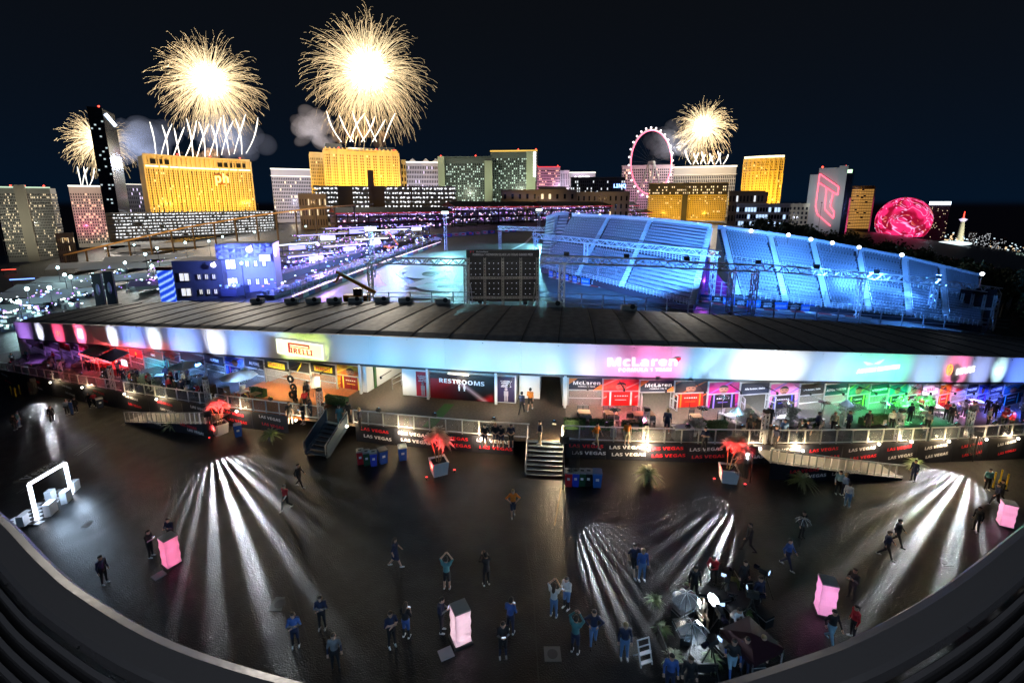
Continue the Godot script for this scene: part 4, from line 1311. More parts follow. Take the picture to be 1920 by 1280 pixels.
	# rooms behind the glass, with ceiling lamps
	var rooms = [[30, 170, Color(0.5, 0.3, 1), 5], [172, 248, Color(1, 0.12, 0.12), 9], [250, 320, Color(0.2, 0.7, 1), 9], [322, 402, Color(0.35, 0.55, 1), 8], [404, 476, Color(0.6, 0.75, 1), 8], [480, 668, Color(1, 0.95, 0.85), 9], [1070, 1206, Color(1, 0.8, 0.6), 5], [1208, 1340, Color(1, 0.95, 0.85), 8], [1344, 1518, Color(1, 0.98, 0.9), 13], [1520, 1612, Color(1, 0.85, 0.6), 9], [1614, 1754, Color(0.4, 1, 0.6), 7], [1756, 1838, Color(1, 0.9, 1), 11], [1842, 2000, Color(0.3, 0.4, 1), 8]]
	for r in rooms:
		var inner = MB.new()
		inner = slab(r[0], r[1], DECK, SOFFIT - 0.06, -5.2, -5.0)
		part("room_back_wall", inner, mat("room_wall", Color(0.36, 0.36, 0.37), 0.7), hall)
		for e in [r[0], r[1]]:
			var pw = MB.new()
			var a = bx(e, DECK, -5.0)
			var b2 = bx(e, DECK, -0.7)
			var hgt = Vector3(0, SOFFIT - 0.06 - DECK, 0)
			var s = bbasis(e).x * (0.05 if e == r[0] else -0.05)
			pw.quad(a + s, b2 + s, b2 + hgt + s, a + hgt + s)
			part("party_wall", pw, mat("room_wall"), hall)
		var k = 1 if r[1] - r[0] < 110 else 2
		for i in k:
			var uu = lerpf(r[0], r[1], (i + 0.5) / k)
			var lp = MB.new()
			lp.box(bx(uu, SOFFIT - 0.12, -2.6), Vector3(1.6, 0.06, 0.5), bbasis(uu))
			part("ceiling_light", lp, glow("room_lamp_%d" % r[0], r[2], 2.0), hall)
			omni(bx(uu, SOFFIT - 0.45, -2.6), r[2], r[3] / float(k) * 1.0, 0.2, hall)

func restroom_block():
	var white = mat("partition_white", Color(0.72, 0.74, 0.76), 0.6)
	part("partition", slab(744, 770, DECK, 3.75, -4.0, -0.5, 1), white, hall)
	part("partition", slab(770, 966, DECK, 3.7, -4.0, -0.45, 6), white, hall)
	part("partition", slab(968, 1012, DECK, 3.75, -4.2, -1.6, 1), white, hall)
	part("corridor_wall", slab(664, 676, DECK, SOFFIT - 0.06, -8.4, -0.4, 1), white, hall)
	part("corridor_wall", slab(1058, 1066, DECK, SOFFIT - 0.06, -8.4, -0.4, 1), white, hall)
	part("corridor_back_wall", slab(664, 1066, DECK, SOFFIT - 0.06, -8.4, -8.2), mat("tan_wall", Color(0.35, 0.3, 0.2), 0.7), hall)
	var im = Image.create(256, 128, false, Image.FORMAT_RGB8)
	for y in 128:
		for x in 256:
			var t = x / 256.0 * 2.0 + y / 128.0 * 0.9
			var c = Color(0.03, 0.01, 0.03).lerp(Color(0.5, 0.02, 0.06), clampf(1.15 - x / 150.0, 0, 1))
			var w = sin(t * 2.2 + y * 0.012)
			c = c.lerp(Color(0.62, 0.03, 0.08), clampf(w * 1.4, 0, 1) * clampf((y - 12) / 30.0, 0, 1))
			var g = absf(x - 120 - (y - 40) * 1.1)
			if y > 46 and g < 26: c = c.lerp(Color(0.75, 0.66, 0.72), clampf(1 - g / 26.0, 0, 1) * 0.9)
			if y < 26: c = c.lerp(Color(0.02, 0.015, 0.03), 0.7)
			im.set_pixel(x, y, c)
	var pm = print_mat("restroom_print", ImageTexture.create_from_image(im))
	var wallp = MB.new()
	wallp.quad(bx(801, DECK + 0.08, -0.22), bx(926, DECK + 0.08, -0.22), bx(926, 3.62, -0.22), bx(801, 3.62, -0.22))
	var wp = part("printed_panel", wallp, pm, hall)
	lettering("printed_words", "RESTROOMS", 0.62, mat("print_white"), wp, on_face(863, 3.05, -0.01), Vector3(1.12, 0.82, 0.2))
	for s in [-1, 1]:
		var f = MB.new()
		var x = on_face(863 + s * 5, 2.55, -0.08)
		f.ball(x * Vector3(0, 0.2, 0), Vector3(0.07, 0.07, 0.02), 8, 5)
		f.box(x * Vector3(0, 0.0, 0), Vector3(0.16 if s < 0 else 0.2, 0.24, 0.02), x.basis)
		f.box(x * Vector3(0, -0.2, 0), Vector3(0.1, 0.2, 0.02), x.basis)
		part("pictogram", f, mat("print_white"), wp)
	for q in [[772, 798, Color(0.4, 0.01, 0.03)], [930, 964, Color(0.02, 0.01, 0.05)]]:
		var st = MB.new()
		st.quad(bx(q[0], DECK + 0.08, -0.4), bx(q[1], DECK + 0.08, -0.4), bx(q[1], 3.6, -0.4), bx(q[0], 3.6, -0.4))
		var pp = part("printed_panel", st, mat("info_panel_%d" % q[0], q[2], 0.5), hall)
		var mid = (q[0] + q[1]) / 2.0
		var k = 0
		for s in ["F1 HEINEKEN", "FORMULA 1", "LAS VEGAS", "GRAND PRIX"]:
			lettering("printed_words", s, 0.16, mat("print_white"), pp, on_face(mid, 3.2 - 0.15 * k, -0.38), Vector3(0.9, 0.8, 0.2))
			k += 1
		var fg = MB.new()
		var x = on_face(mid, 2.1, -0.38)
		fg.ball(x * Vector3(0, 0.42, 0), Vector3(0.13, 0.13, 0.02), 10, 6)
		fg.box(x * Vector3(0, 0.05, 0), Vector3(0.36, 0.42, 0.02), x.basis)
		fg.box(x * Vector3(-0.09, -0.4, 0), Vector3(0.12, 0.46, 0.02), x.basis)
		fg.box(x * Vector3(0.09, -0.4, 0), Vector3(0.12, 0.46, 0.02), x.basis)
		part("pictogram", fg, mat("print_grey", Color(0.35, 0.3, 0.35), 0.5), pp)
	for u in [669, 798, 929, 1062]:
		var ps = MB.new()
		ps.box(bx(u, (DECK + SOFFIT) / 2, -0.05), Vector3(0.2, SOFFIT - DECK, 0.2), bbasis(u))
		part("post", ps, mat("post_white", Color(0.6, 0.62, 0.65), 0.4), hall)
	for u in [720, 860, 1000]:
		var lp = MB.new()
		lp.box(bx(u, SOFFIT - 0.16, 0.3 if u == 860 else -3.0), Vector3(1.8, 0.06, 0.2), bbasis(u))
		part("ceiling_light", lp, glow("passage_lamp", Color(1, 0.93, 0.75), 2.0), hall)
		omni(bx(u, SOFFIT - 0.6, 0.5 if u == 860 else -2.8), Color(1, 0.88, 0.62), 2.2 if u == 860 else 8, 0.2, hall)
	# handrail of the ramp inside the left corridor
	var rl = MB.new()
	for h in [0.5, 1.0]: rl.bar(bx(712, DECK + h, -1.5), bx(738, DECK + h + 0.2, -7.0), 0.06)
	for k in 6: rl.bar(bx(712 + 5 * k, DECK, -1.5 - 1.1 * k), bx(712 + 5 * k, DECK + 1.0 + 0.04 * k, -1.5 - 1.1 * k), 0.05)
	part("corridor_rail", rl, mat("steel_rail"), hall)

# ---------------------------------------------------------------- between the hall and the skyline
func lamp_post(label: String, px: float, py: float, h: float, heads: int, c: Color, e: float, r := 0.35, group := "", cool := false):
	var p = P(px, py)
	var n = thing("street_lamp", label, "street lamp", p, 0.0, group)
	var pole = MB.new()
	pole.tube(Vector3(0, -0.2, 0), Vector3(0, h, 0), 0.12, 0.08, 6)
	part("pole", pole, mat("pole_grey", Color(0.15, 0.15, 0.16), 0.5, 0.5), n)
	for i in heads:
		var x = 0.0 if heads == 1 else (i - (heads - 1) / 2.0) * r * 3.4
		var g = MB.new()
		g.ball(Vector3(x, h + r * 0.6, 0), Vector3.ONE * r, 8, 6)
		part("lamp_globe", g, glow("lamp_%s" % c.to_html(), c, 9.0), n)
		if heads > 1:
			var arm = MB.new()
			arm.bar(Vector3(0, h - 0.3, 0), Vector3(x, h, 0), 0.1)
			part("arm", arm, mat("pole_grey"), n)
	if e > 0: omni(p + Vector3(0, h + r * 2.6, 0), c, e, 0.3, n)
	return n

func midground():
	var conc = mat("stand_concrete", Color(0.3, 0.3, 0.3), 0.7)
	# ---- track
	var tm = mat("track_asphalt", Color(0.10, 0.11, 0.115), 0.45)
	textured(tm, noise_tex(0.02, 5, Color(0.6, 0.6, 0.6), Color(1, 1, 1), 41), 0.03)
	sheet("race_track", [[530, 575], [1110, 600], [1010, 424], [826, 446]], 0.02, tm, 20)
	sheet("race_track", [[1112, 592], [1900, 640], [1760, 596], [1030, 516]], 0.02, tm, 20)
	var pw = mat("paint_white", Color(0.75, 0.72, 0.75), 0.5)
	var pp = mat("paint_pink", Color(0.85, 0.25, 0.4), 0.5)
	var pb = mat("paint_blue", Color(0.08, 0.25, 0.7), 0.5)
	strip("painted_line", [P(935, 480), P(985, 456), P(1005, 436)], 1.2, 0.05, pw)
	strip("painted_line", [P(738, 500), P(748, 515), P(775, 532), P(815, 545)], 1.6, 0.05, pb)
	strip("painted_line", [P(702, 516), P(706, 528), P(716, 537)], 2.4, 0.05, pp)
	# track words, letter by letter away from the hall
	var k = 0
	for l in [["V", 490, 121], ["E", 498, 118], ["G", 507, 114], ["A", 518, 108], ["S", 535, 104]]:
		var a = P(818 + k * 6, l[1])
		var w = P(818 + l[2] * 0.5, l[1]).distance_to(P(818 - l[2] * 0.5, l[1]))
		var dp = absf(P(818, l[1] - (5 + k * 2.2)).z - P(818, l[1] + (4 + k * 1.6)).z)
		var t = part_mesh("painted_letter", text_mesh(l[0], 10.0, 0.01, true), pw if k != 3 else mat("paint_pale_pink", Color(0.8, 0.6, 0.68), 0.5), self)
		var ab = t.mesh.get_aabb()
		t.transform = Transform3D(Basis(Vector3(w / ab.size.x, 0, 0), Vector3(0, 0, -dp / ab.size.y), Vector3(0, 1, 0)), onground(a, 0.09) + Vector3(0, 0, dp * 0.35))
		t.set_meta("kind", "structure")
		k += 1
	# ---- flood masts for the track
	for f in [[836, 470, 14, 0.0], [1010, 455, 14, 0.0], [700, 520, 12, 0.0]]:
		var p = P(f[0], f[1])
		var n = thing("flood_mast", ["white lattice flood mast beside the far track bend", "white lattice flood mast at the grandstand end", "grey lattice mast beside the orange telehandler"][[836, 1010, 700].find(int(f[0]))], "light mast", p)
		var m = MB.new()
		m.truss(Vector3.ZERO, Vector3(0, f[2], 0), 0.9, 0.05, 1.2)
		part("lattice", m, mat("truss_white", Color(0.65, 0.68, 0.72), 0.4, 0.4), n)
		var h = MB.new()
		h.box(Vector3(0, f[2] + 0.4, 0), Vector3(2.6, 0.8, 0.6))
		part("lamp_head", h, glow("flood_cyan", Color(0.75, 1, 1), 6), n)
		spot(p + Vector3(0, f[2] - 0.2, 0.8), P(f[0] - 40 if f[0] > 900 else f[0] + 50, f[1] + (20 if f[0] != 700 else 10)), Color(0.28, 0.85, 1), 1700 if f[0] != 700 else 120, 72, 0.5, 0.6, n)
	# ---- LED wall seen from the back
	led_wall("advert_screen", "back of big black LED wall with lattice frame and title lettering", 876, 1010, 468, 571, 4, true)
	led_wall("advert_screen", "smaller dark LED wall with bare frame beside the grandstand end", 1798, 1849, 541, 612, 3, false)
	# ---- pit wall and fence on the left
	var n = thing("pit_wall", "long low pit wall with pink white light strips and wire fence", "barrier")
	var A = P(548, 566)
	var B = P(826, 458)
	for i in 26:
		var a = onground(A.lerp(B, pow(i / 26.0, 1.6)))
		var b = onground(A.lerp(B, pow((i + 1) / 26.0, 1.6)))
		var bl = MB.new()
		bl.bar(a + Vector3(0, 0.5, 0), b + Vector3(0, 0.5, 0), 0.5, 1.0)
		part("wall_block", bl, mat("block_%d" % (i % 3), [Color(0.6, 0.6, 0.65), Color(0.12, 0.1, 0.4), Color(0.5, 0.1, 0.2)][i % 3], 0.5), n)
		var st = MB.new()
		st.bar(a + Vector3(0, 1.15, 0), b + Vector3(0, 1.15, 0), 0.25, 0.18)
		part("light_strip", st, glow("strip_pink", Color(1, 0.75, 0.95), 1.6), n)
		var ps = MB.new()
		ps.bar(a, a + Vector3(0, 3.6, 0), 0.12)
		ps.bar(a + Vector3(0, 3.5, 0), b + Vector3(0, 3.5, 0), 0.06)
		ps.bar(a + Vector3(0, 2.4, 0), b + Vector3(0, 2.4, 0), 0.05)
		part("fence_post", ps, mat("steel_blue", Color(0.35, 0.4, 0.5), 0.4, 0.5), n)
	# pit lane terraces with rails, parallel to the wall
	for r in 3:
		var off = [[-40, -10], [-95, -22], [-150, -36]][r]
		var t = thing("pit_terrace", ["narrow railed walkway right behind the pit wall", "second railed terrace strewn with blue lit seats", "third railed terrace under the purple canopies"][r], "terrace")
		var a0 = P(548 + off[0] * 1.25, 566 + off[1] * 0.4)
		var b0 = P(826 + off[0] * 0.5, 458 + off[1] * 0.30)
		var fl = MB.new()
		var rl = MB.new()
		for i in 16:
			var a = onground(a0.lerp(b0, pow(i / 16.0, 1.5)), 1.0 + r)
			var b = onground(a0.lerp(b0, pow((i + 1) / 16.0, 1.5)), 1.0 + r)
			fl.bar(a - Vector3(0, 0.4 + r * 0.5, 0), b - Vector3(0, 0.4 + r * 0.5, 0), 4.0, 0.8 + r)
			rl.bar(a + Vector3(2, 1.0, 0), b + Vector3(2, 1.0, 0), 0.09)
			rl.bar(a + Vector3(2, 0.5, 0), b + Vector3(2, 0.5, 0), 0.06)
			rl.bar(a + Vector3(2, 0, 0), a + Vector3(2, 1, 0), 0.08)
		part("platform", fl, mat("terrace_dark", Color(0.06, 0.07, 0.1), 0.5), t)
		part("railing", rl, mat("steel_blue"), t, true)
		var seats = MB.new()
		for i in 90:
			var p = onground(a0.lerp(b0, pow(rng.randf(), 1.3)), 1.0 + r) + Vector3(rng.randf_range(-1.8, 1.8), 0, 0)
			seats.box(p + Vector3(0, 0.35, 0), Vector3(0.5, rng.randf_range(0.3, 0.8), 0.5))
		part("furniture", seats, mat("furn_blue", Color(0.4, 0.45, 0.6), 0.5), t, true)
		sparks(t, 110, func(): return onground(a0.lerp(b0, pow(rng.randf(), 1.2)), 1.6 + r + rng.randf() * 2.0) + Vector3(rng.randf_range(-2.5, 2.5), 0, 0))
	for q in [[520, 520, Color(0.25, 0.2, 1)], [600, 490, Color(0.4, 0.2, 1)], [690, 462, Color(0.35, 0.25, 1)], [460, 540, Color(0.12, 0.2, 1)], [740, 470, Color(0.2, 0.35, 1)]]:
		lamp_post("slim lamp post with violet blue globe among the pit terraces", q[0], q[1] + 18, 7.5, 1, q[2].lerp(Color.WHITE, 0.02), 900, 0.35, "violet lamps on the pit terraces")
	# purple hospitality canopies with bright screens
	k = 0
	for q in [[540, 480, 60, 5], [600, 462, 55, 6], [655, 450, 60, 7], [690, 470, 50, 5], [640, 482, 60, 4.5], [575, 500, 60, 4], [720, 448, 60, 5], [770, 440, 50, 5]]:
		var p = P(q[0], q[1])
		var w = P(q[0] + q[2] / 2.0, q[1]).distance_to(P(q[0] - q[2] / 2.0, q[1]))
		var t = thing("hospitality_unit", ["open hospitality unit with violet fascia light and crowded upper floor", "hospitality unit with tall white screens", "hospitality unit with bright screen under gable", "pink lit hospitality unit near the truss post", "violet unit with screen facing the track", "low unit beside blue faceted building", "small unit close to the yellow lift", "far unit near the end of pit wall"][k], "pavilion", p, facing(p, Vector3.ZERO) + 0.5)
		var pl = MB.new()
		for f in 2: pl.box(Vector3(0, q[3] * (f + 1) * 0.5, 0), Vector3(w, 0.35, 7))
		for s in [-0.5, -0.17, 0.17, 0.5]: pl.box(Vector3(w * s, q[3] * 0.5, 3.3), Vector3(0.2, q[3], 0.2))
		part("frame", pl, mat("terrace_dark"), t)
		var cl = MB.new()
		cl.box(Vector3(0, q[3] * 1.0 + 0.1, 3.6), Vector3(w, 0.4, 0.15))
		part("edge_light", cl, glow("edge_violet" if k % 3 else "edge_white", Color(0.35, 0.3, 1) if k % 3 else Color(0.8, 0.85, 1), 3.0), t)
		var sc = MB.new()
		sc.box(Vector3(w * 0.1, q[3] * 0.72, 3.5), Vector3(w * 0.3, q[3] * 0.36, 0.15))
		part("screen", sc, glow("screen_white" if k % 2 else "screen_blue", Color(0.85, 0.9, 1) if k % 2 else Color(0.3, 0.3, 1), 2.5), t)
		var fr = MB.new()
		for i in 40: fr.box(Vector3(rng.randf_range(-0.5, 0.5) * w, (0.0 if i % 2 else q[3] * 0.5 + 0.2) + 0.5, rng.randf_range(-1, 3.3)), Vector3(0.4, rng.randf_range(0.5, 1.4), 0.4))
		part("furniture", fr, mat("furn_blue"), t, true)
		sparks(t, 50, func(): return Vector3(rng.randf_range(-0.55, 0.55) * w, rng.randf() * q[3] * 1.1, rng.randf_range(0, 3.8)))
		k += 1
	faceted_buildings()
	left_compound()
	# ---- telehandlers
	telehandler("orange telehandler with long boom raised behind the roof", 700, 568, 9.0, 0.06, 1)
	telehandler("yellow boom lift beside the far pit wall", 745, 468, 8.0, 0.5, 1)
	# ---- white car on track
	var cp_ = P(817, 452)
	var car = thing("pickup_truck", "white pickup truck driving on the floodlit track", "truck", cp_, facing(cp_, Vector3.ZERO) + PI / 2)
	var cb = MB.new()
	cb.box(Vector3(0, 0.9, 0), Vector3(2.2, 0.9, 6.0))
	cb.box(Vector3(0, 1.7, 0.6), Vector3(2.0, 0.8, 2.8))
	part("body", cb, mat("car_white", Color(0.8, 0.8, 0.8), 0.3), car)
	for s in [[-1, -2], [1, -2], [-1, 2], [1, 2]]:
		var wh = MB.new()
		wh.tube(Vector3(s[0] * 1.1, 0.45, s[1]), Vector3(s[0] * 0.8, 0.45, s[1]), 0.45, 0.45, 10)
		part("wheel", wh, mat("tyre", Color(0.02, 0.02, 0.02), 0.8), car)
	# far advertising barrier at the bend
	k = 0
	for i in 14:
		var a = P(800 + i * 13.5, 447 - i * 1.05)
		var t = thing("advert_hoarding", "blue and red striped advertising hoarding along the far bend", "hoarding", a, facing(a, Vector3.ZERO) - 0.2, "hoardings along the far bend")
		var b = MB.new()
		b.box(Vector3(0, 0.9, 0), Vector3(4.0, 1.8, 0.3))
		part("panel", b, mat("hoard_%d" % (i % 3), [Color(0.05, 0.08, 0.4), Color(0.5, 0.3, 0.25), Color(0.4, 0.42, 0.5)][i % 3], 0.5), t)
		var bb = MB.new()
		bb.box(Vector3(0.4, 1.0, 0.17), Vector3(1.6, 0.7, 0.05))
		part("print", bb, mat("print_red"), t)
	pavilions()
	monorail()
	gantries()
	hoardings()
	trees()
	k = 0
	for q in [[551, 420, 3], [665, 410, 3], [710, 406, 3], [826, 398, 3], [930, 393, 2], [1022, 390, 2], [1088, 391, 3], [600, 415, 2], [440, 428, 2], [370, 440, 2]]:
		lamp_post("tall street lamp with cluster of orange globes", q[0], q[1], 19 if q[0] < 700 else 17, q[2], Color(1, 0.72, 0.4), 420, 1.3, "orange globe street lamps")
		k += 1

func sparks(t: Node3D, n: int, where: Callable):      # many tiny lamps and phone screens too small to pick apart
	var c = [["tiny_white", Color(0.8, 0.9, 1), 3.0], ["tiny_blue", Color(0.2, 0.35, 1), 3.0], ["tiny_violet", Color(0.6, 0.25, 1), 2.5]]
	for k in 3:
		var m = MB.new()
		for i in n / 3:
			var s = rng.randf_range(0.12, 0.34)
			m.box(where.call(), Vector3(s * rng.randf_range(0.6, 2.2), s, s))
		part("tiny_lamp", m, glow(c[k][0], c[k][1], c[k][2]), t, true)

func led_wall(called: String, label: String, x0: float, x1: float, yt: float, yb: float, cols: int, title: bool):
	var mid = (x0 + x1) / 2
	var p = P(mid, yb)
	var D = -p.z
	var W = PD(x1, yb, D).x - PD(x0, yb, D).x
	var H = PD(mid, yt, D).y - p.y
	var n = thing(called, label, "LED wall", p, facing(p, Vector3.ZERO) * 0.6)
	var blk = mat("cabinet_black", Color(0.006, 0.006, 0.008), 0.5)
	var fr = mat("frame_grey", Color(0.42, 0.40, 0.37), 0.5, 0.3)
	var back = MB.new()
	back.box(Vector3(0, H * 0.53, -0.35), Vector3(W, H * 0.94, 0.3))
	part("back_sheet", back, blk, n)
	var rows = 2
	for c in cols:
		for r in rows:
			var b = MB.new()
			var x = -W / 2 + W * (c + 0.5) / cols
			var y = H * (0.12 + 0.72 * (r + 0.5) / rows)
			b.box(Vector3(x, y, -0.05), Vector3(W / cols * 0.86, H * 0.33, 0.3))
			var pt = part("cabinet", b, blk, n)
			if title:
				for i in 3:
					for j in 3:
						var d = MB.new()
						d.box(Vector3(x + W / cols * 0.25 * (i - 1), y + H * 0.1 * (j - 1), 0.11), Vector3(0.08, 0.08, 0.03))
						part("status_led", d, glow("status_led", Color(0.75, 0.8, 1), 1.6), pt)
	for c in cols + 1:
		var t = MB.new()
		var x = clampf(-W / 2 + W * c / cols, -W / 2 + 0.25, W / 2 - 0.25)
		t.truss(Vector3(x, 0, 0.3), Vector3(x * 0.985, H * 0.86, 0.3), 0.34, 0.05, 0.5)
		part("upright_truss", t, fr, n)
	for h in [0.14, 0.5]:
		var t = MB.new()
		t.truss(Vector3(-W / 2, H * h, 0.32), Vector3(W / 2, H * h, 0.32), 0.3, 0.05, 0.45)
		part("cross_truss", t, fr, n)
	if title:
		var hd = MB.new()
		hd.box(Vector3(0, H * 0.94, 0.1), Vector3(W * 1.0, H * 0.12, 0.3))
		part("header", hd, blk, n)
		lettering("title_words", "FORMULA 1 HEINEKEN SILVER LAS VEGAS GRAND PRIX", 0.62, mat("title_grey", Color(0.75, 0.75, 0.78), 0.5), n, Transform3D(Basis.IDENTITY, Vector3(0, H * 0.915, 0.27)), Vector3(W / 19.5, 0.85, 0.3))
		lettering("title_words", "F1", 0.6, mat("print_red"), n, Transform3D(Basis.IDENTITY, Vector3(-W * 0.42, H * 0.965, 0.27)), Vector3(1.2, 0.7, 0.3))
		lettering("title_words", "Heineken", 0.5, mat("title_grey"), n, Transform3D(Basis.IDENTITY, Vector3(-W * 0.28, H * 0.965, 0.27)), Vector3(0.9, 0.7, 0.3))
	for s in [-1, 1]:
		var br = MB.new()
		br.bar(Vector3(W * 0.4 * s, 0, 3.0), Vector3(W * 0.45 * s, H * 0.4, 0.4), 0.15)
		part("brace", br, fr, n)

func faceted_buildings():
	var specs = [["dark grey two storey team building with lit window rows", 334, 420, 489, 563, Color(0.055, 0.055, 0.055), Color(1, 1, 1), 0], ["blue lit building with faceted crumpled upper front", 420, 514, 458, 548, Color(0.2, 0.2, 0.26), Color(0.1, 0.12, 1), 1]]
	for s in specs:
		var mid = (s[1] + s[2]) / 2.0
		var p = P(mid, s[4])
		var D = -p.z
		var W = PD(s[2], s[4], D).x - PD(s[1], s[4], D).x
		var H = PD(mid, s[3], D).y - p.y
		var n = thing("team_building", s[0], "building", p, 0.30 if s[7] else 0.12)
		var wall = mat("team_wall_%d" % s[7], s[5], 0.6)
		var b = MB.new()
		b.box(Vector3(0, H / 2, -5), Vector3(W, H, 9.7))
		part("wall", b, wall, n)
		for r in 2:
			for c in 4:
				var x = W * [-0.28, 0.02, 0.17, 0.32][c]
				var y = H * (0.22 if r == 0 else 0.6)
				var w = W * (0.2 if c == 0 else 0.07)
				var hh = H * (0.2 if c == 0 else 0.13)
				var q = MB.new()
				q.box(Vector3(x, y, -0.10), Vector3(w, hh, 0.12))
				part("window_light", q, glow("team_window", Color(0.95, 0.95, 0.9), 0.9), n)
				var f = MB.new()
				for e in [[x, y + hh / 2, w + 0.2, 0.12], [x, y - hh / 2, w + 0.2, 0.12], [x - w / 2, y, 0.12, hh], [x + w / 2, y, 0.12, hh], [x, y, 0.08, hh]]: f.box(Vector3(e[0], e[1], 0.02), Vector3(e[2], e[3], 0.14))
				part("window_frame", f, mat("frame_dark", Color(0.03, 0.03, 0.03), 0.5), n)
		if s[7]:
			var fc = MB.new()
			for i in 9:
				for j in 3:
					var x0 = W * (-0.5 + i / 9.0)
					var x1 = W * (-0.5 + (i + 1) / 9.0)
					var y0 = H * (0.72 + j * 0.1)
					var y1 = H * (0.82 + j * 0.1)
					var c = Vector3((x0 + x1) / 2, (y0 + y1) / 2, rng.randf_range(0.1, 0.9))
					for t in [[Vector3(x0, y0, 0.1), Vector3(x1, y0, 0.1)], [Vector3(x1, y0, 0.1), Vector3(x1, y1, 0.1)], [Vector3(x1, y1, 0.1), Vector3(x0, y1, 0.1)], [Vector3(x0, y1, 0.1), Vector3(x0, y0, 0.1)]]: fc.tri(t[0], t[1], c)
			part("faceted_cladding", fc, wall, n)
			var sc = MB.new()
			sc.box(Vector3(W * 0.36, H * 0.72, 1.0), Vector3(W * 0.2, H * 0.14, 0.15))
			part("screen", sc, glow("screen_blue"), n)
		var sg = MB.new()
		sg.ball(Vector3(W * (0.38 if s[7] == 0 else 0.1), H * 0.9, 1.0), Vector3(W * 0.06, H * 0.06, 0.2), 8, 5)
		sg.tri(Vector3(W * (0.33 if s[7] == 0 else 0.05), H * 0.93, 1.1), Vector3(W * (0.43 if s[7] == 0 else 0.15), H * 0.93, 1.1), Vector3(W * (0.42 if s[7] == 0 else 0.14), H * 0.99, 1.1))
		part("emblem_sign", sg, glow("emblem_white", Color(1, 0.9, 0.9), 2.5), n)
		if s[7]:
			for u in [-0.3, 0.25]:
				spot(n.to_global(Vector3(W * u, 0.8, 9)), n.to_global(Vector3(W * u, H * 0.55, 0)), s[6], 95, 50, 0.2, 0.6, n)
	# LED column and two dark banner towers
	var p = P(320, 566)
	var n = thing("screen_column", "tall glowing blue LED column with red cap", "LED column", p, 0.2)
	var H = PD(320, 500, -p.z).y - p.y
	var im = Image.create(32, 64, false, Image.FORMAT_RGB8)
	for y in 64:
		for x in 32: im.set_pixel(x, y, Color(0.1, 0.25, 0.8).lerp(Color(0.75, 0.9, 1), clampf(sin(y * 0.5 + x * 0.2) * 0.6 + rng.randf() * 0.4, 0, 1)))
	var m = mat("column_screen", Color(0.02, 0.02, 0.02), 0.4)
	m.emission_enabled = true
	m.emission_operator = BaseMaterial3D.EMISSION_OP_MULTIPLY
	m.emission = Color.WHITE
	m.emission_texture = ImageTexture.create_from_image(im)
	m.emission_energy_multiplier = 1.3
	var b = MB.new()
	b.box(Vector3(0, H * 0.46, 0), Vector3(3.0, H * 0.92, 2.4))
	part("screen", b, m, n)
	b = MB.new()
	b.box(Vector3(0, H * 0.96, 0), Vector3(3.2, H * 0.09, 2.6))
	part("cap", b, mat("cap_red", Color(0.3, 0.02, 0.04), 0.5), n)
	for q in [[190, 572, 512, 4.4, "left one of two dark banner towers behind the roof"], [212, 570, 508, 4.6, "taller of two dark banner towers behind the roof"]]:
		p = P(q[0], q[1])
		n = thing("banner_tower", q[4], "tower", p, 0.4)
		H = PD(q[0], q[2], -p.z).y - p.y
		b = MB.new()
		b.box(Vector3(0, H / 2, 0), Vector3(1.9, H, 1.2))
		part("banner_box", b, mat("banner_navy", Color(0.008, 0.012, 0.03), 0.5), n)
		b = MB.new()
		b.ball(Vector3(0, H * 0.5, 0.65), Vector3(0.45, 1.6, 0.05), 8, 6)
		part("printed_figure", b, mat("print_steel", Color(0.35, 0.42, 0.55), 0.5), n)

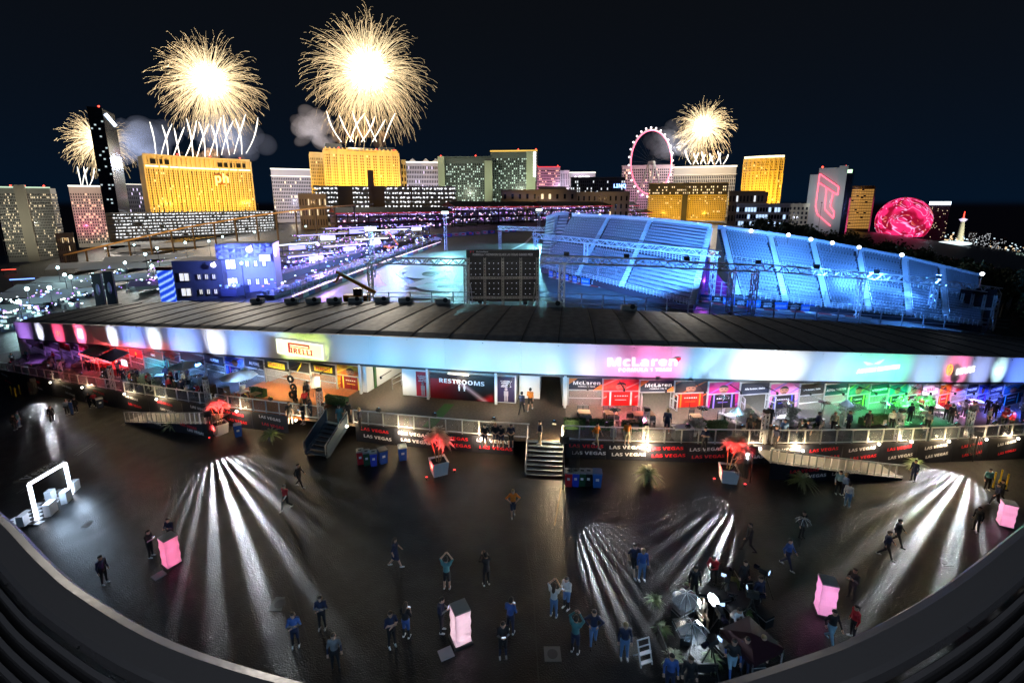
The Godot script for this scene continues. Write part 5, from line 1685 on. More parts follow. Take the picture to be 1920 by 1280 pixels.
func left_compound():
	var canvas = mat("tent_canvas", Color(0.5, 0.53, 0.54), 0.6)
	# marquees and tents under cold flood lamps
	var tents = [[60, 560, 38, "ridge"], [110, 545, 36, "ridge"], [150, 530, 34, "ridge"], [200, 500, 40, "ridge"], [250, 505, 44, "ridge"], [285, 488, 40, "ridge"], [30, 590, 30, "ridge"], [90, 575, 26, "ridge"], [250, 530, 34, "ridge"], [285, 545, 30, "ridge"], [140, 560, 24, "ridge"], [320, 470, 40, "ridge"], [370, 462, 46, "ridge"], [275, 458, 20, "ridge"]]
	var says = ["with open front beside the road", "next to parked trucks", "with sagging ridge", "on the upper terrace", "glowing under flood lamp", "behind the dark banner towers", "closest to the roof end", "small one among crates", "beside green barrier", "half hidden by LED column", "low one between two lamps", "with long flat ridge", "broad one behind the grey team building", "small peaked one near the road"]
	for i in tents.size():
		var t = tents[i]
		var p = P(t[0], t[1])
		var w = P(t[0] + t[2] / 2.0, t[1]).distance_to(P(t[0] - t[2] / 2.0, t[1]))
		var n = thing("marquee_tent", "white ridge tent " + says[i], "tent", p, rng.randf_range(0.2, 0.8))
		var hh = minf(3.2, w * 0.5)
		var r = MB.new()
		var a = Vector3(-w / 2, hh * 0.6, w * 0.35)
		var b = Vector3(w / 2, hh * 0.6, w * 0.35)
		var c = Vector3(w / 2, hh * 0.6, -w * 0.35)
		var d = Vector3(-w / 2, hh * 0.6, -w * 0.35)
		var e = Vector3(-w / 2, hh, 0)
		var f = Vector3(w / 2, hh, 0)
		r.quad(a, b, f, e)
		r.quad(c, d, e, f)
		r.tri(b, c, f)
		r.tri(d, a, e)
		part("canvas_roof", r, canvas, n)
		var wl = MB.new()
		wl.quad(Vector3(w / 2, 0, -w * 0.35), Vector3(-w / 2, 0, -w * 0.35), d, c)
		wl.quad(Vector3(w / 2, 0, w * 0.35), Vector3(w / 2, 0, -w * 0.35), c, b)
		part("side_wall", wl, canvas, n)
		for q in [a, b, c, d]:
			var ps = MB.new()
			ps.bar(Vector3(q.x, 0, q.z), q, 0.1)
			part("pole", ps, mat("pole_grey"), n)
	# storage cabins, crates and trucks
	for i in 42:
		var t = rng.randf()
		var px = lerpf(0, 330, rng.randf())
		var py = lerpf(lerpf(575, 480, px / 330.0), lerpf(640, 560, minf(1.0, px / 200.0)), t * 0.9)
		if px > 165 and py > 565: continue
		var p = P(px, py)
		var s = rng.randf_range(0.6, 1.0)
		var n = thing("equipment_cabin", "boxy equipment cabin with door in the cluttered service compound", "cabin", p, rng.randf_range(-0.4, 0.9), "service compound cabins")
		var b = MB.new()
		b.box(Vector3(0, 1.2 * s, 0), Vector3(5.0 * s, 2.4 * s, 2.2 * s))
		part("shell", b, mat("cabin_%d" % (i % 4), [Color(0.5, 0.52, 0.52), Color(0.1, 0.12, 0.13), Color(0.25, 0.32, 0.33), Color(0.05, 0.06, 0.08)][i % 4], 0.5), n)
		b = MB.new()
		b.box(Vector3(-1.2 * s, 1.0 * s, 1.12 * s), Vector3(0.9 * s, 1.9 * s, 0.05))
		part("door", b, mat("cabin_door", Color(0.15, 0.15, 0.16), 0.5), n)
		b = MB.new()
		b.box(Vector3(1.0 * s, 1.5 * s, 1.12 * s), Vector3(1.4 * s, 0.8 * s, 0.05))
		part("window_light", b, glow("cabin_window", Color(0.7, 1, 0.95), 0.7), n)
		b = MB.new()
		b.box(Vector3(rng.randf_range(-2, 2) * s, 2.5 * s, 1.0 * s), Vector3(0.5, 0.3, 0.3))
		b.box(Vector3(rng.randf_range(-2, 2) * s, 2.2 * s, 1.2 * s), Vector3(0.3, 0.3, 0.2))
		part("wall_light", b, glow("cabin_lamp_%d" % (i % 2), [Color(0.55, 0.95, 1), Color(0.85, 0.95, 1)][i % 2], 6.0), n)
		sparks(n, 6, func(): return Vector3(rng.randf_range(-6, 6), rng.randf_range(0.6, 3.2), rng.randf_range(-3, 4)))
	var k = 0
	for q in [[352, 476, 9, 1], [395, 468, 8, 0], [278, 500, 8, 1], [300, 490, 9, 1], [240, 515, 7, 0], [115, 525, 8, 1], [128, 540, 7, 0], [140, 548, 7, 0], [60, 575, 7, 0], [45, 600, 6, 1], [8, 590, 6, 1], [100, 565, 6, 0], [200, 470, 8, 0], [140, 470, 10, 0], [290, 520, 6, 0], [180, 535, 6, 0], [420, 455, 8, 0], [480, 445, 8, 0], [575, 432, 8, 0], [255, 470, 9, 0]]:
		lamp_post("slim post carrying dazzling cold white flood lamp over service compound", q[0], q[1] + 16, q[2], 1, Color(0.6, 0.95, 1.0), 70 if q[3] else 12, 0.5, "cold flood lamps over the service compound")
		k += 1
	# road with pale kerbs running away on the left
	strip("service_road", [P(-40, 610), P(160, 520), P(330, 468), P(520, 430)], 7.0, 0.03, mat("road_grey", Color(0.12, 0.12, 0.12), 0.6))
	for q in [[18, 500, 30, Color(1, 0.08, 0.05), "red lit canopy edge beside the left hotel"], [45, 524, 24, Color(0.15, 0.3, 1), "blue light bar over a dark low roof"]]:
		var p = P(q[0], q[1] + 14)
		var n = thing("canopy", q[4], "canopy", p, 0.5)
		var b = MB.new()
		b.box(Vector3(0, 4.0, -2), Vector3(9, 0.5, 5))
		for s in [-4, 4]: b.box(Vector3(s, 2, 0), Vector3(0.3, 4, 0.3))
		part("roof", b, mat("dark_wall"), n)
		b = MB.new()
		b.box(Vector3(0, 4.0, 0.65), Vector3(9, 0.5, 0.2))
		part("edge_light", b, glow("canopy_%s" % q[3].to_html(), q[3], 3.0), n)

func telehandler(label: String, px: float, py: float, L: float, rise: float, dir: int):
	var p = P(px, py)
	var n = thing("telehandler", label, "boom lift", p, 0.0)
	var om = mat("machine_orange", Color(0.75, 0.27, 0.02), 0.4)
	var b = MB.new()
	b.box(Vector3(dir * -3.0, 1.1, 0), Vector3(4.5, 1.1, 2.0))
	part("chassis", b, om, n)
	b = MB.new()
	b.box(Vector3(dir * -2.6, 2.2, 0.5), Vector3(1.5, 1.3, 1.0))
	part("cab", b, mat("cab_dark", Color(0.03, 0.03, 0.03), 0.2), n)
	for s in [[-1, -1], [1, -1], [-1, 1], [1, 1]]:
		var w = MB.new()
		w.tube(Vector3(dir * -3.0 + s[0] * 1.6, 0.6, s[1] * 1.0), Vector3(dir * -3.0 + s[0] * 1.6, 0.6, s[1] * 0.7), 0.6, 0.6, 10)
		part("wheel", w, mat("tyre", Color(0.02, 0.02, 0.02), 0.8), n)
	b = MB.new()
	var q0 = Vector3(dir * 0.5, 2.0, 0)
	var q1 = q0 + Vector3(-dir * L * 0.8 * cos(rise + 0.45), L * 0.8 * sin(rise + 0.45), 0)
	b.bar(q0, q1, 0.6)
	b.bar(q0.lerp(q1, 0.5), q1 + (q1 - q0) * 0.12, 0.42)
	part("boom", b, om, n)
	b = MB.new()
	b.bar(q1, q1 + Vector3(-dir * 0.9, -1.4, 0), 0.35)
	b.bar(q1 + Vector3(-dir * 0.9, -1.4, 0), q1 + Vector3(-dir * 1.5, -1.5, 0), 0.3)
	part("jib", b, om, n)

func pavilions():
	var specs = [[632, 846, 441, 424, 396, 380, "first two storey paddock pavilion with dark pitched roof"], [850, 1003, 424, 416, 379, 376, "second pavilion with longer dark roof and red eaves"], [1012, 1192, 416, 410, 379, 377, "third pavilion with red gable end"], [1198, 1374, 410, 408, 388, 390, "fourth pavilion half hidden behind the grandstand"]]
	for s in specs:
		var A = P(s[0], s[2])
		var B = P(s[1], s[3])
		var len_ = A.distance_to(B)
		var mid = (A + B) / 2
		var n = thing("paddock_pavilion", s[6], "pavilion", onground(mid), -atan2(B.z - A.z, B.x - A.x))
		var H = (PD((s[0] + s[1]) / 2.0, (s[4] + s[5]) / 2.0, -mid.z).y - n.position.y)
		var dark = mat("pavilion_dark", Color(0.03, 0.025, 0.03), 0.5)
		for f in 3:
			var sl = MB.new()
			sl.box(Vector3(0, H * (0.06 + 0.27 * f), -6), Vector3(len_, 0.6, 16))
			part("floor_slab", sl, dark, n)
		for i in 13:
			var c = MB.new()
			c.box(Vector3(len_ * (-0.5 + i / 12.0), H * 0.36, 1.6), Vector3(0.5, H * 0.72, 0.5))
			part("column", c, dark, n)
		var bw = MB.new()
		bw.box(Vector3(0, H * 0.36, -13.5), Vector3(len_, H * 0.7, 0.5))
		part("back_wall", bw, mat("pavilion_wall", Color(0.3, 0.28, 0.35), 0.6), n)
		var rf = MB.new()
		var y0 = H * 0.78
		rf.quad(Vector3(-len_ / 2 - 1, y0, 4), Vector3(len_ / 2 + 1, y0, 4), Vector3(len_ / 2 + 1, H, -6), Vector3(-len_ / 2 - 1, H, -6))
		rf.quad(Vector3(len_ / 2 + 1, y0, -16), Vector3(-len_ / 2 - 1, y0, -16), Vector3(-len_ / 2 - 1, H, -6), Vector3(len_ / 2 + 1, H, -6))
		part("roof", rf, mat("pavilion_roof", Color(0.02, 0.02, 0.022), 0.6), n)
		for e in [-1, 1]:
			var gb = MB.new()
			var x = e * (len_ / 2 + 0.8)
			if e > 0: gb.tri(Vector3(x, y0, 4), Vector3(x, y0, -16), Vector3(x, H, -6))
			else: gb.tri(Vector3(x, y0, -16), Vector3(x, y0, 4), Vector3(x, H, -6))
			part("gable", gb, mat("gable_red", Color(0.3, 0.05, 0.05), 0.6), n)
		var ev = MB.new()
		ev.box(Vector3(0, y0 - 0.5, 4.0), Vector3(len_ + 2, 0.7, 0.3))
		part("eave_light", ev, glow("eave_red", Color(0.8, 0.06, 0.1), 0.5), n)
		var e2 = MB.new()
		e2.box(Vector3(0, H * 0.33 + 0.8, 2.0), Vector3(len_, 0.5, 0.2))
		part("balcony_edge", e2, mat("gable_red"), n)
		var cols = [Color(0.35, 0.35, 1), Color(0.8, 0.8, 1), Color(0.7, 0.3, 1), Color(1, 0.55, 0.75)]
		for c in 4:
			var lt = MB.new()
			for i in int(len_ * 0.5):
				var f = i % 3
				lt.box(Vector3(rng.randf_range(-0.5, 0.5) * len_, H * (0.06 + 0.27 * f) + rng.randf_range(1.0, 0.2 * H), rng.randf_range(-8, 1)), Vector3(rng.randf_range(0.3, 1.2), rng.randf_range(0.25, 0.7), 0.3))
			part("lamp_cluster", lt, glow("pav_lamp_%d" % c, cols[c], 2.6), n, true)
		var fr = MB.new()
		for i in int(len_ * 1.0): fr.box(Vector3(rng.randf_range(-0.5, 0.5) * len_, H * (0.06 + 0.27 * (i % 2)) + 1.0, rng.randf_range(-4, 1.5)), Vector3(0.6, rng.randf_range(0.8, 1.8), 0.6))
		part("furniture", fr, mat("furn_blue", Color(0.4, 0.45, 0.6), 0.5), n, true)
		for i in 2: omni(n.to_global(Vector3(len_ * (-0.25 + 0.5 * i), H * 0.62, -2)), Color(0.55, 0.45, 1), 420, 0.5, n)

func monorail():
	var n = thing("monorail", "orange lit elevated monorail track running past the parking garages", "monorail")
	var om = mat("monorail_beam", Color(0.5, 0.38, 0.22), 0.7)
	var pts = []
	for q in [[120, 478], [240, 450], [360, 424], [480, 404], [590, 390], [700, 382]]:
		pts.append(PD(q[0], q[1], 330))
	for i in pts.size() - 1:
		var b = MB.new()
		b.bar(pts[i], pts[i + 1], 1.5, 0.9)
		part("beam", b, om, n)
		for k in 3:
			var p = pts[i].lerp(pts[i + 1], k / 3.0)
			var c = MB.new()
			c.bar(onground(p), p, 0.8)
			part("pylon", c, mat("pylon_grey", Color(0.1, 0.09, 0.08), 0.8), n)
	for q in [[180, 476], [300, 448], [430, 424], [540, 404]]:
		var p = PD(q[0], q[1], 316)
		spot(p + Vector3(0, -1, 16), p, Color(1, 0.5, 0.12), 900, 65, 0.5, 0.7, n)

func gantry(label: String, a: Vector3, b: Vector3, h: float, posts: Array, w := 0.9):
	var n = thing("truss_gantry", label, "gantry")
	var m = mat("gantry_white", Color(0.8, 0.82, 0.85), 0.5)
	var t = MB.new()
	t.truss(a + Vector3(0, h, 0), b + Vector3(0, h, 0), w * 1.25, w * 0.085)
	part("beam", t, m, n)
	for f in posts:
		var p = a.lerp(b, f)
		t = MB.new()
		t.truss(onground(p, 0.0), p + Vector3(0, h - w * 0.5, 0), w * 0.9, w * 0.08)
		part("post", t, m, n)
	return n

func gantries():
	gantry("white truss gantry spanning the track beside the black LED wall", P(690, 561), P(880, 572), 7.6, [0.04, 0.98])
	gantry("white truss gantry on a bright post in front of grandstand", P(1012, 574), P(1240, 583), 8.2, [0.18], 1.0)
	gantry("white truss gantry crossing in front of the lower seats", P(1000, 508), P(1342, 566), 9.2, [0.02, 0.35, 0.98])
	gantry("short truss gantry over the purple stair gap", P(1240, 583), P(1412, 588), 8.0, [0.73, 0.98])
	gantry("long truss gantry before the right hand seats", P(1412, 588), P(1745, 604), 8.2, [0.55, 0.99])
	gantry("end truss gantry beside the small dark LED wall", P(1745, 604), P(1858, 616), 8.0, [0.99])
	gantry("far white truss gantry at the grandstand end over the track", P(935, 470), P(1075, 478), 8.5, [0.02, 0.5])

func hoardings():
	# blue and white advertising boards, kerb, fence along the straight
	var A = P(1030, 520)
	var pts = [P(1030, 518), P(1090, 532), P(1230, 554), P(1400, 576), P(1600, 592), P(1800, 606)]
	var run = []
	for i in pts.size() - 1:
		for k in 8: run.append(onground(pts[i].lerp(pts[i + 1], k / 8.0)))
	run.append(pts[-1])
	for i in run.size() - 1:
		var a: Vector3 = run[i]
		var b: Vector3 = run[i + 1]
		var blue = i % 2 == 0
		var t = thing("advert_board", "blue trackside advertising board with Paramount+ script" if blue else "black trackside board with white stacked wording", "advert board", (a + b) / 2, -atan2(b.z - a.z, b.x - a.x), "blue boards along the straight" if blue else "black boards along the straight")
		var l = a.distance_to(b)
		var bd = MB.new()
		bd.box(Vector3(0, 0.75, 0), Vector3(l * 0.97, 1.25, 0.2))
		part("panel", bd, mat("board_blue", Color(0.02, 0.18, 0.72), 0.4) if blue else mat("board_black", Color(0.01, 0.01, 0.015), 0.4), t)
		if blue: lettering("words", "Paramount+", 0.75, mat("print_white", Color(0.75, 0.76, 0.8), 0.5), t, Transform3D(Basis.IDENTITY, Vector3(0, 0.75, 0.12)), Vector3(l / 5.6, 0.9, 0.3), true, true)
		else:
			lettering("words", "LAS VEGAS", 0.5, mat("print_white"), t, Transform3D(Basis.IDENTITY, Vector3(0, 0.95, 0.12)), Vector3(l / 4.6, 0.9, 0.3))
			lettering("words", "GRAND PRIX", 0.5, mat("print_white"), t, Transform3D(Basis.IDENTITY, Vector3(0, 0.5, 0.12)), Vector3(l / 5.0, 0.9, 0.3))
	var k = thing("kerb", "red and white kerb along the foot of trackside boards", "kerb")
	for i in run.size() - 1:
		var a: Vector3 = run[i] + Vector3(0, 0.05, 1.0)
		var b: Vector3 = run[i + 1] + Vector3(0, 0.05, 1.0)
		var bl = MB.new()
		bl.bar(a, b, 0.8, 0.12)
		part("kerb_block", bl, mat("kerb_red", Color(0.5, 0.04, 0.04), 0.5) if i % 2 else mat("kerb_white", Color(0.7, 0.7, 0.7), 0.5), k)
	var f = thing("debris_fence", "tall wire debris fence behind the trackside boards", "fence")
	var fm = mat("fence_steel", Color(0.4, 0.45, 0.52), 0.4, 0.5)
	for i in run.size() - 1:
		if i % 2: continue
		var a: Vector3 = run[i] + Vector3(0, 0, -1.2)
		var b: Vector3 = run[mini(i + 2, run.size() - 1)] + Vector3(0, 0, -1.2)
		var ps = MB.new()
		ps.bar(a, a + Vector3(0, 4.0, 0), 0.14)
		part("fence_post", ps, fm, f)
		var wr = MB.new()
		for h in [1.6, 2.4, 3.2, 4.0]: wr.bar(a + Vector3(0, h, 0), b + Vector3(0, h, 0), 0.06)
		part("fence_wire", wr, fm, f, true)
	# near side fence just behind the roof
	var g = thing("track_fence", "white tubular fence panels between roof and track", "fence")
	for i in 30:
		var x = 690 + i * 40.0
		if x > 870 and x < 1010: continue
		var yy = 574 + maxf(0, (x - 1010)) * 0.055
		var a = P(x, yy)
		var b = P(x + 40, 574 + maxf(0, (x - 970)) * 0.055)
		var fr = MB.new()
		fr.bar(a, a + Vector3(0, 2.6, 0), 0.16)
		for h in [0.9, 1.7, 2.5]: fr.bar(a + Vector3(0, h, 0), b + Vector3(0, h, 0), 0.09)
		part("fence_panel", fr, fm, g)

# ---------------------------------------------------------------- grandstands
func grandstands():
	var seat = MB.new()
	seat.box(Vector3(0, 0.42, 0), Vector3(0.46, 0.06, 0.42))
	seat.box(Vector3(0, 0.68, -0.2), Vector3(0.46, 0.46, 0.06))
	seat.box(Vector3(0, 0.2, 0), Vector3(0.1, 0.4, 0.3))
	var sm = seat.mesh()
	var smat = mat("seat_blue_grey", Color(0.3, 0.33, 0.38), 0.5)
	stand("grandstand", "blue lit grandstand block ending at the far track bend", [[1015, 502], [1100, 522], [1200, 548], [1300, 574]], [[1072, 406], [1160, 411], [1250, 419], [1334, 430]], 20, [0.26, 0.55, 0.99], sm, smat, 120)
	stand("grandstand", "long blue lit grandstand block along the straight", [[1374, 552], [1540, 576], [1700, 592], [1842, 612]], [[1346, 430], [1510, 453], [1690, 487], [1836, 522]], 21, [0.02, 0.2, 0.36, 0.52, 0.68, 0.84], sm, smat, 180)
	stand("grandstand", "small end grandstand block angled toward the track bend", [[1012, 488], [1030, 494], [1044, 498]], [[1024, 412], [1044, 404], [1066, 403]], 14, [0.5], sm, smat, 0)
	# purple stair gap
	var p = P(1336, 560)
	var n = thing("stair_gap", "dark purple draped stairway between two grandstand blocks", "stairway", p, 0.05)
	var b = MB.new()
	b.box(Vector3(0, 3.2, -8), Vector3(6, 6.4, 0.4))
	part("drape", b, mat("drape_purple", Color(0.06, 0.02, 0.14), 0.7), n)
	for s in [-1, 1]:
		b = MB.new()
		b.quad(Vector3(s * 4.2, 0, 0), Vector3(s * 1.0, 0, -17), Vector3(s * 1.0, 11, -17), Vector3(s * 4.2, 1.0, 0))
		part("side_drape", b, mat("drape_purple"), n)
	b = MB.new()
	b.box(Vector3(0.5, 2.0, -7.6), Vector3(0.5, 2.4, 0.2))
	part("doorway_light", b, glow("door_violet", Color(0.4, 0.2, 1), 1.5), n)
	omni(p + Vector3(0, 3, -4), Color(0.55, 0.1, 1), 28, 0.3, n)
	# white lamps along the back rail
	var lamps = [[1085, 405], [1125, 407], [1222, 415], [1265, 420], [1308, 425], [1358, 431], [1408, 438], [1478, 446], [1520, 455], [1560, 462], [1610, 471], [1690, 486], [1840, 524]]
	for l in lamps:
		var q = P(l[0], l[1] + 2, 12.2)
		var t = thing("stand_lamp", "round white lamp on short post along grandstand back rail", "lamp", q, 0.0, "lamps along the grandstand back rail")
		var ps = MB.new()
		ps.bar(Vector3(0, -1.0, 0), Vector3(0, 0.8, 0), 0.1)
		part("post", ps, mat("pole_grey"), t)
		var g = MB.new()
		var rr = 0.42 * -q.z / 110.0
		g.ball(Vector3(0, 0.9, 0), Vector3.ONE * rr, 8, 6)
		part("lamp_globe", g, glow("stand_lamp", Color(0.8, 0.9, 1), 8), t)
	# blue floods on the gantries, facing the seats
	var fl = [[1060, 575, 1090, 480, 5600], [1170, 580, 1180, 490, 5600], [1280, 584, 1260, 500, 5600], [1412, 588, 1430, 520, 5600], [1520, 594, 1530, 530, 5600], [1630, 600, 1640, 545, 6000], [1745, 604, 1740, 560, 6000]]
	for f in fl:
		var q = P(f[0], f[1]) + Vector3(0, 9.0, 0)
		var t = thing("flood_light", "blue flood light clamped on top of truss gantry", "light", q, facing(q, P(f[2], f[3])), "blue floods on the gantries")
		var b2 = MB.new()
		b2.box(Vector3(0, 0.1, 0), Vector3(0.9, 0.7, 0.5))
		part("housing", b2, mat("fixture_black", Color(0.02, 0.02, 0.02), 0.6), t)
		b2 = MB.new()
		b2.box(Vector3(0, 0.1, 0.27), Vector3(0.8, 0.6, 0.05))
		part("lens_light", b2, glow("flood_blue", Color(0.25, 0.5, 1), 4), t)
		spot(t.to_global(Vector3(0, 0.5, 1.8)), P(f[2], f[3], 5.0), Color(0.08, 0.31, 1.0), f[4] * 0.15, 62, 0.4, 0.6, t)

func stand(called: String, label: String, front: Array, back: Array, rows: int, aisles: Array, sm: Mesh, smat: Material, singles: int):
	var n = thing(called, label, "grandstand")
	var N = 24
	var F0 = []
	var B0 = []
	for i in N + 1:
		var f = float(i) / N
		var k = f * (front.size() - 1)
		var a = mini(int(k), front.size() - 2)
		var kk = f * (back.size() - 1)
		var c = mini(int(kk), back.size() - 2)
		var fp = P(lerpf(front[a][0], front[a + 1][0], k - a), lerpf(front[a][1], front[a + 1][1], k - a), 1.2)
		var bpx = lerpf(back[c][0], back[c + 1][0], kk - c)
		var bpy = lerpf(back[c][1], back[c + 1][1], kk - c)
		var r = ray(bpx, bpy)
		var s = -r.y - slope_c(r.x)
		var h = clampf((EYE / s + fp.z + 2.4) / (2.0 + 1.0 / s), 4.0, 15.0)
		F0.append(fp)
		B0.append(P(bpx, bpy, h))
	var at = func(f: float, t: float) -> Vector3:
		var k = clampf(f, 0, 1) * N
		var a = mini(int(k), N - 1)
		return F0[a].lerp(F0[a + 1], k - a).lerp(B0[a].lerp(B0[a + 1], k - a), t)
	var conc = mat("stand_deck", Color(0.03, 0.033, 0.04), 0.6)
	var wht = mat("stand_white", Color(0.8, 0.82, 0.85), 0.5)
	var L = F0[0].distance_to(F0[N]) * 1.05
	var xforms = []
	for r in rows:
		var t0 = float(r) / rows
		var t1 = float(r + 1) / rows
		var st = MB.new()
		for i in N:
			var f0 = float(i) / N
			var f1 = float(i + 1) / N
			var a = at.call(f0, t0)
			var b = at.call(f1, t0)
			var c = at.call(f1, t1)
			var d = at.call(f0, t1)
			var y0 = Vector3(0, 0, 0)
			c.y = b.y
			d.y = a.y
			st.quad(a, b, c, d)
			var c2 = Vector3(c.x, at.call(f1, t1).y, c.z)
			var d2 = Vector3(d.x, at.call(f0, t1).y, d.z)
			st.quad(d, c, c2, d2)
		part("tier", st, conc, n)
		var row_len = at.call(0, t0).distance_to(at.call(0.5, t0)) + at.call(0.5, t0).distance_to(at.call(1, t0))
		var m = int(row_len / 0.58)
		for i in m:
			var f = (i + 0.5) / m
			var ok = absf(t0 - 0.48) > 0.03
			for al in aisles:
				if absf(f - al) < 0.9 / row_len: ok = false
			if not ok: continue
			var p = at.call(f, t0).lerp(at.call(f, t1), 0.55)
			p.y = at.call(f, t0).y
			var d = at.call(minf(f + 0.02, 1), t0) - at.call(maxf(f - 0.02, 0), t0)
			xforms.append(Transform3D(Basis(Vector3.UP, -atan2(d.z, d.x)), p))
	var mm = MultiMesh.new()
	mm.transform_format = MultiMesh.TRANSFORM_3D
	mm.mesh = sm
	mm.instance_count = maxi(0, xforms.size() - singles)
	for i in xforms.size():
		if i < singles:
			var s = part_mesh("seat", sm, smat, n)
			s.transform = xforms[i]
		else: mm.set_instance_transform(i - singles, xforms[i])
	var mi = MultiMeshInstance3D.new()
	mi.name = "seat_rows"
	mi.multimesh = mm
	mi.material_override = smat
	mi.set_meta("kind", "stuff")
	n.add_child(mi)
	# aisles: pale steps
	for al in aisles:
		var st = MB.new()
		for r in rows * 2:
			var t = (r + 0.5) / (rows * 2.0)
			var p = at.call(al, t)
			st.box(p + Vector3(0, 0.2, 0), Vector3(1.1, 0.28, 0.3))
		part("aisle_steps", st, wht, n, true)
		var rl = MB.new()
		rl.bar(at.call(al, 0.05) + Vector3(0.6, 1.0, 0), at.call(al, 0.95) + Vector3(0.6, 1.0, 0), 0.08)
		part("aisle_rail", rl, wht, n)
	# rails: front, middle, back
	for t in [0.0, 0.48, 1.0]:
		var rl = MB.new()
		for i in N:
			var a = at.call(float(i) / N, t)
			var b = at.call(float(i + 1) / N, t)
			for h in [0.35, 0.7, 1.1]: rl.bar(a + Vector3(0, h, 0), b + Vector3(0, h, 0), 0.07)
			for k in 2: rl.bar(a.lerp(b, k / 2.0), a.lerp(b, k / 2.0) + Vector3(0, 1.1, 0), 0.08)
			if t == 1.0: rl.bar(a + Vector3(0, 0.5, -0.1), b + Vector3(0, 0.5, -0.1), 0.05, 1.0)
		part("guard_rail", rl, wht, n)
	# front wall, ends and back
	var fw = MB.new()
	var bk = MB.new()
	for i in N:
		fw.quad(onground(F0[i]), onground(F0[i + 1]), F0[i + 1], F0[i])
		bk.quad(onground(B0[i + 1]), onground(B0[i]), B0[i], B0[i + 1])
	part("front_wall", fw, mat("stand_dark", Color(0.03, 0.035, 0.05), 0.6), n)
	part("back_wall", bk, mat("stand_dark"), n)
	for e in [0, N]:
		var ew = MB.new()
		ew.quad(onground(F0[e]), onground(B0[e]), B0[e], F0[e])
		part("end_wall", ew, mat("drape_purple", Color(0.06, 0.02, 0.14), 0.7), n)

# ---------------------------------------------------------------- trees
func leaf_crown(r: float, h: float, count: int, leaf: float, sd: int) -> MB:
	var g = RandomNumberGenerator.new()
	g.seed = sd
	var st = MB.new()
	var clumps = []
	for i in 14: clumps.append([Vector3(g.randf_range(-1, 1) * r * 0.7, h * g.randf_range(0.35, 0.95), g.randf_range(-1, 1) * r * 0.7), g.randf_range(0.3, 0.55) * r])
	for i in count:
		var c = clumps[g.randi() % clumps.size()]
		var d = Vector3(g.randfn(), g.randfn() * 0.8, g.randfn()).normalized() * pow(g.randf(), 0.4) * c[1]
		var p = c[0] + d
		var a = Vector3(g.randfn(), g.randfn(), g.randfn()).normalized() * leaf
		var b = a.cross(Vector3(g.randfn(), g.randfn(), g.randfn()).normalized()).normalized() * leaf * 0.6
		st.quad(p - a, p + b, p + a, p - b)
	return st

func trees():
	var leaf = mat("leaf_dark", Color(0.03, 0.05, 0.022), 0.7)
	var bark = mat("bark", Color(0.06, 0.045, 0.035), 0.9)
	var protos = []
	for k in 3:
		var hh = [9.0, 11.0, 7.5][k]
		var n = thing("broadleaf_tree", "dark broadleaf tree in the unlit grove behind the grandstand", "tree", Vector3.ZERO, 0.0, "trees behind the grandstand")
		var tr = MB.new()
		tr.tube(Vector3(0, -1, 0), Vector3(0.2, hh * 0.5, 0.1), 0.32, 0.18, 7)
		for j in 4: tr.tube(Vector3(0.15, hh * 0.4, 0), Vector3(cos(j * 1.7) * 2.0, hh * 0.75, sin(j * 1.7) * 2.0), 0.13, 0.05, 5)
		part("trunk", tr, bark, n)
		part("crown", leaf_crown(hh * 0.42, hh, 900, 0.34, 50 + k), leaf, n)
		protos.append(n)
	var i = 0
	for q in 64:
		var f = q / 64.0
		var px = lerpf(1410, 1990, f) + rng.randf_range(-12, 12)
		var hz = 382.0 + 84.0 * pow((px - 1000) / 960.0, 2)
		var top = lerpf(412, 530, pow(f, 1.15)) + rng.randf_range(-6, 10)
		var D = lerpf(190, 110, f) + rng.randf_range(-15, 30)
		var p = onground(PD(px, top, D))
		var hgt = PD(px, top, D).y - p.y
		var src = protos[q % 3]
		var o = src if i < 3 and q < 3 else copy_of(src, "broadleaf_tree", "dark broadleaf tree in the unlit grove behind the grandstand", "trees behind the grandstand")
		i += 1
		o.position = p
		o.rotation.y = rng.randf() * TAU
		var s = clampf(hgt / [9.0, 11.0, 7.5][q % 3], 0.5, 2.6)
		o.scale = Vector3.ONE * s
	# palms in front of the long tan hall
	var pr: Node3D = null
	for q in [[785, 398], [800, 397], [842, 395], [868, 393], [884, 392], [900, 391], [946, 390], [960, 389], [990, 389], [1262, 398], [1275, 399], [1315, 402], [1120, 390]]:
		var lab = "tall thin fan palm in the row before casino halls"
		if pr == null:
			pr = thing("fan_palm", lab, "palm tree", Vector3.ZERO, 0, "palms before the casino halls")
			var tr = MB.new()
			tr.tube(Vector3(0, -1, 0), Vector3(0, 13, 0), 0.35, 0.22, 6)
			part("trunk", tr, bark, pr)
			part("crown", frond_crown(Vector3(0, 13, 0), 22, 3.2, 0.28, 4), leaf, pr)
			pr.position = P(q[0], q[1])
		else:
			var c = copy_of(pr, "fan_palm", lab, "palms before the casino halls")
			c.position = P(q[0], q[1])
			c.rotation.y = rng.randf() * TAU
			c.scale = Vector3.ONE * rng.randf_range(0.75, 1.15)

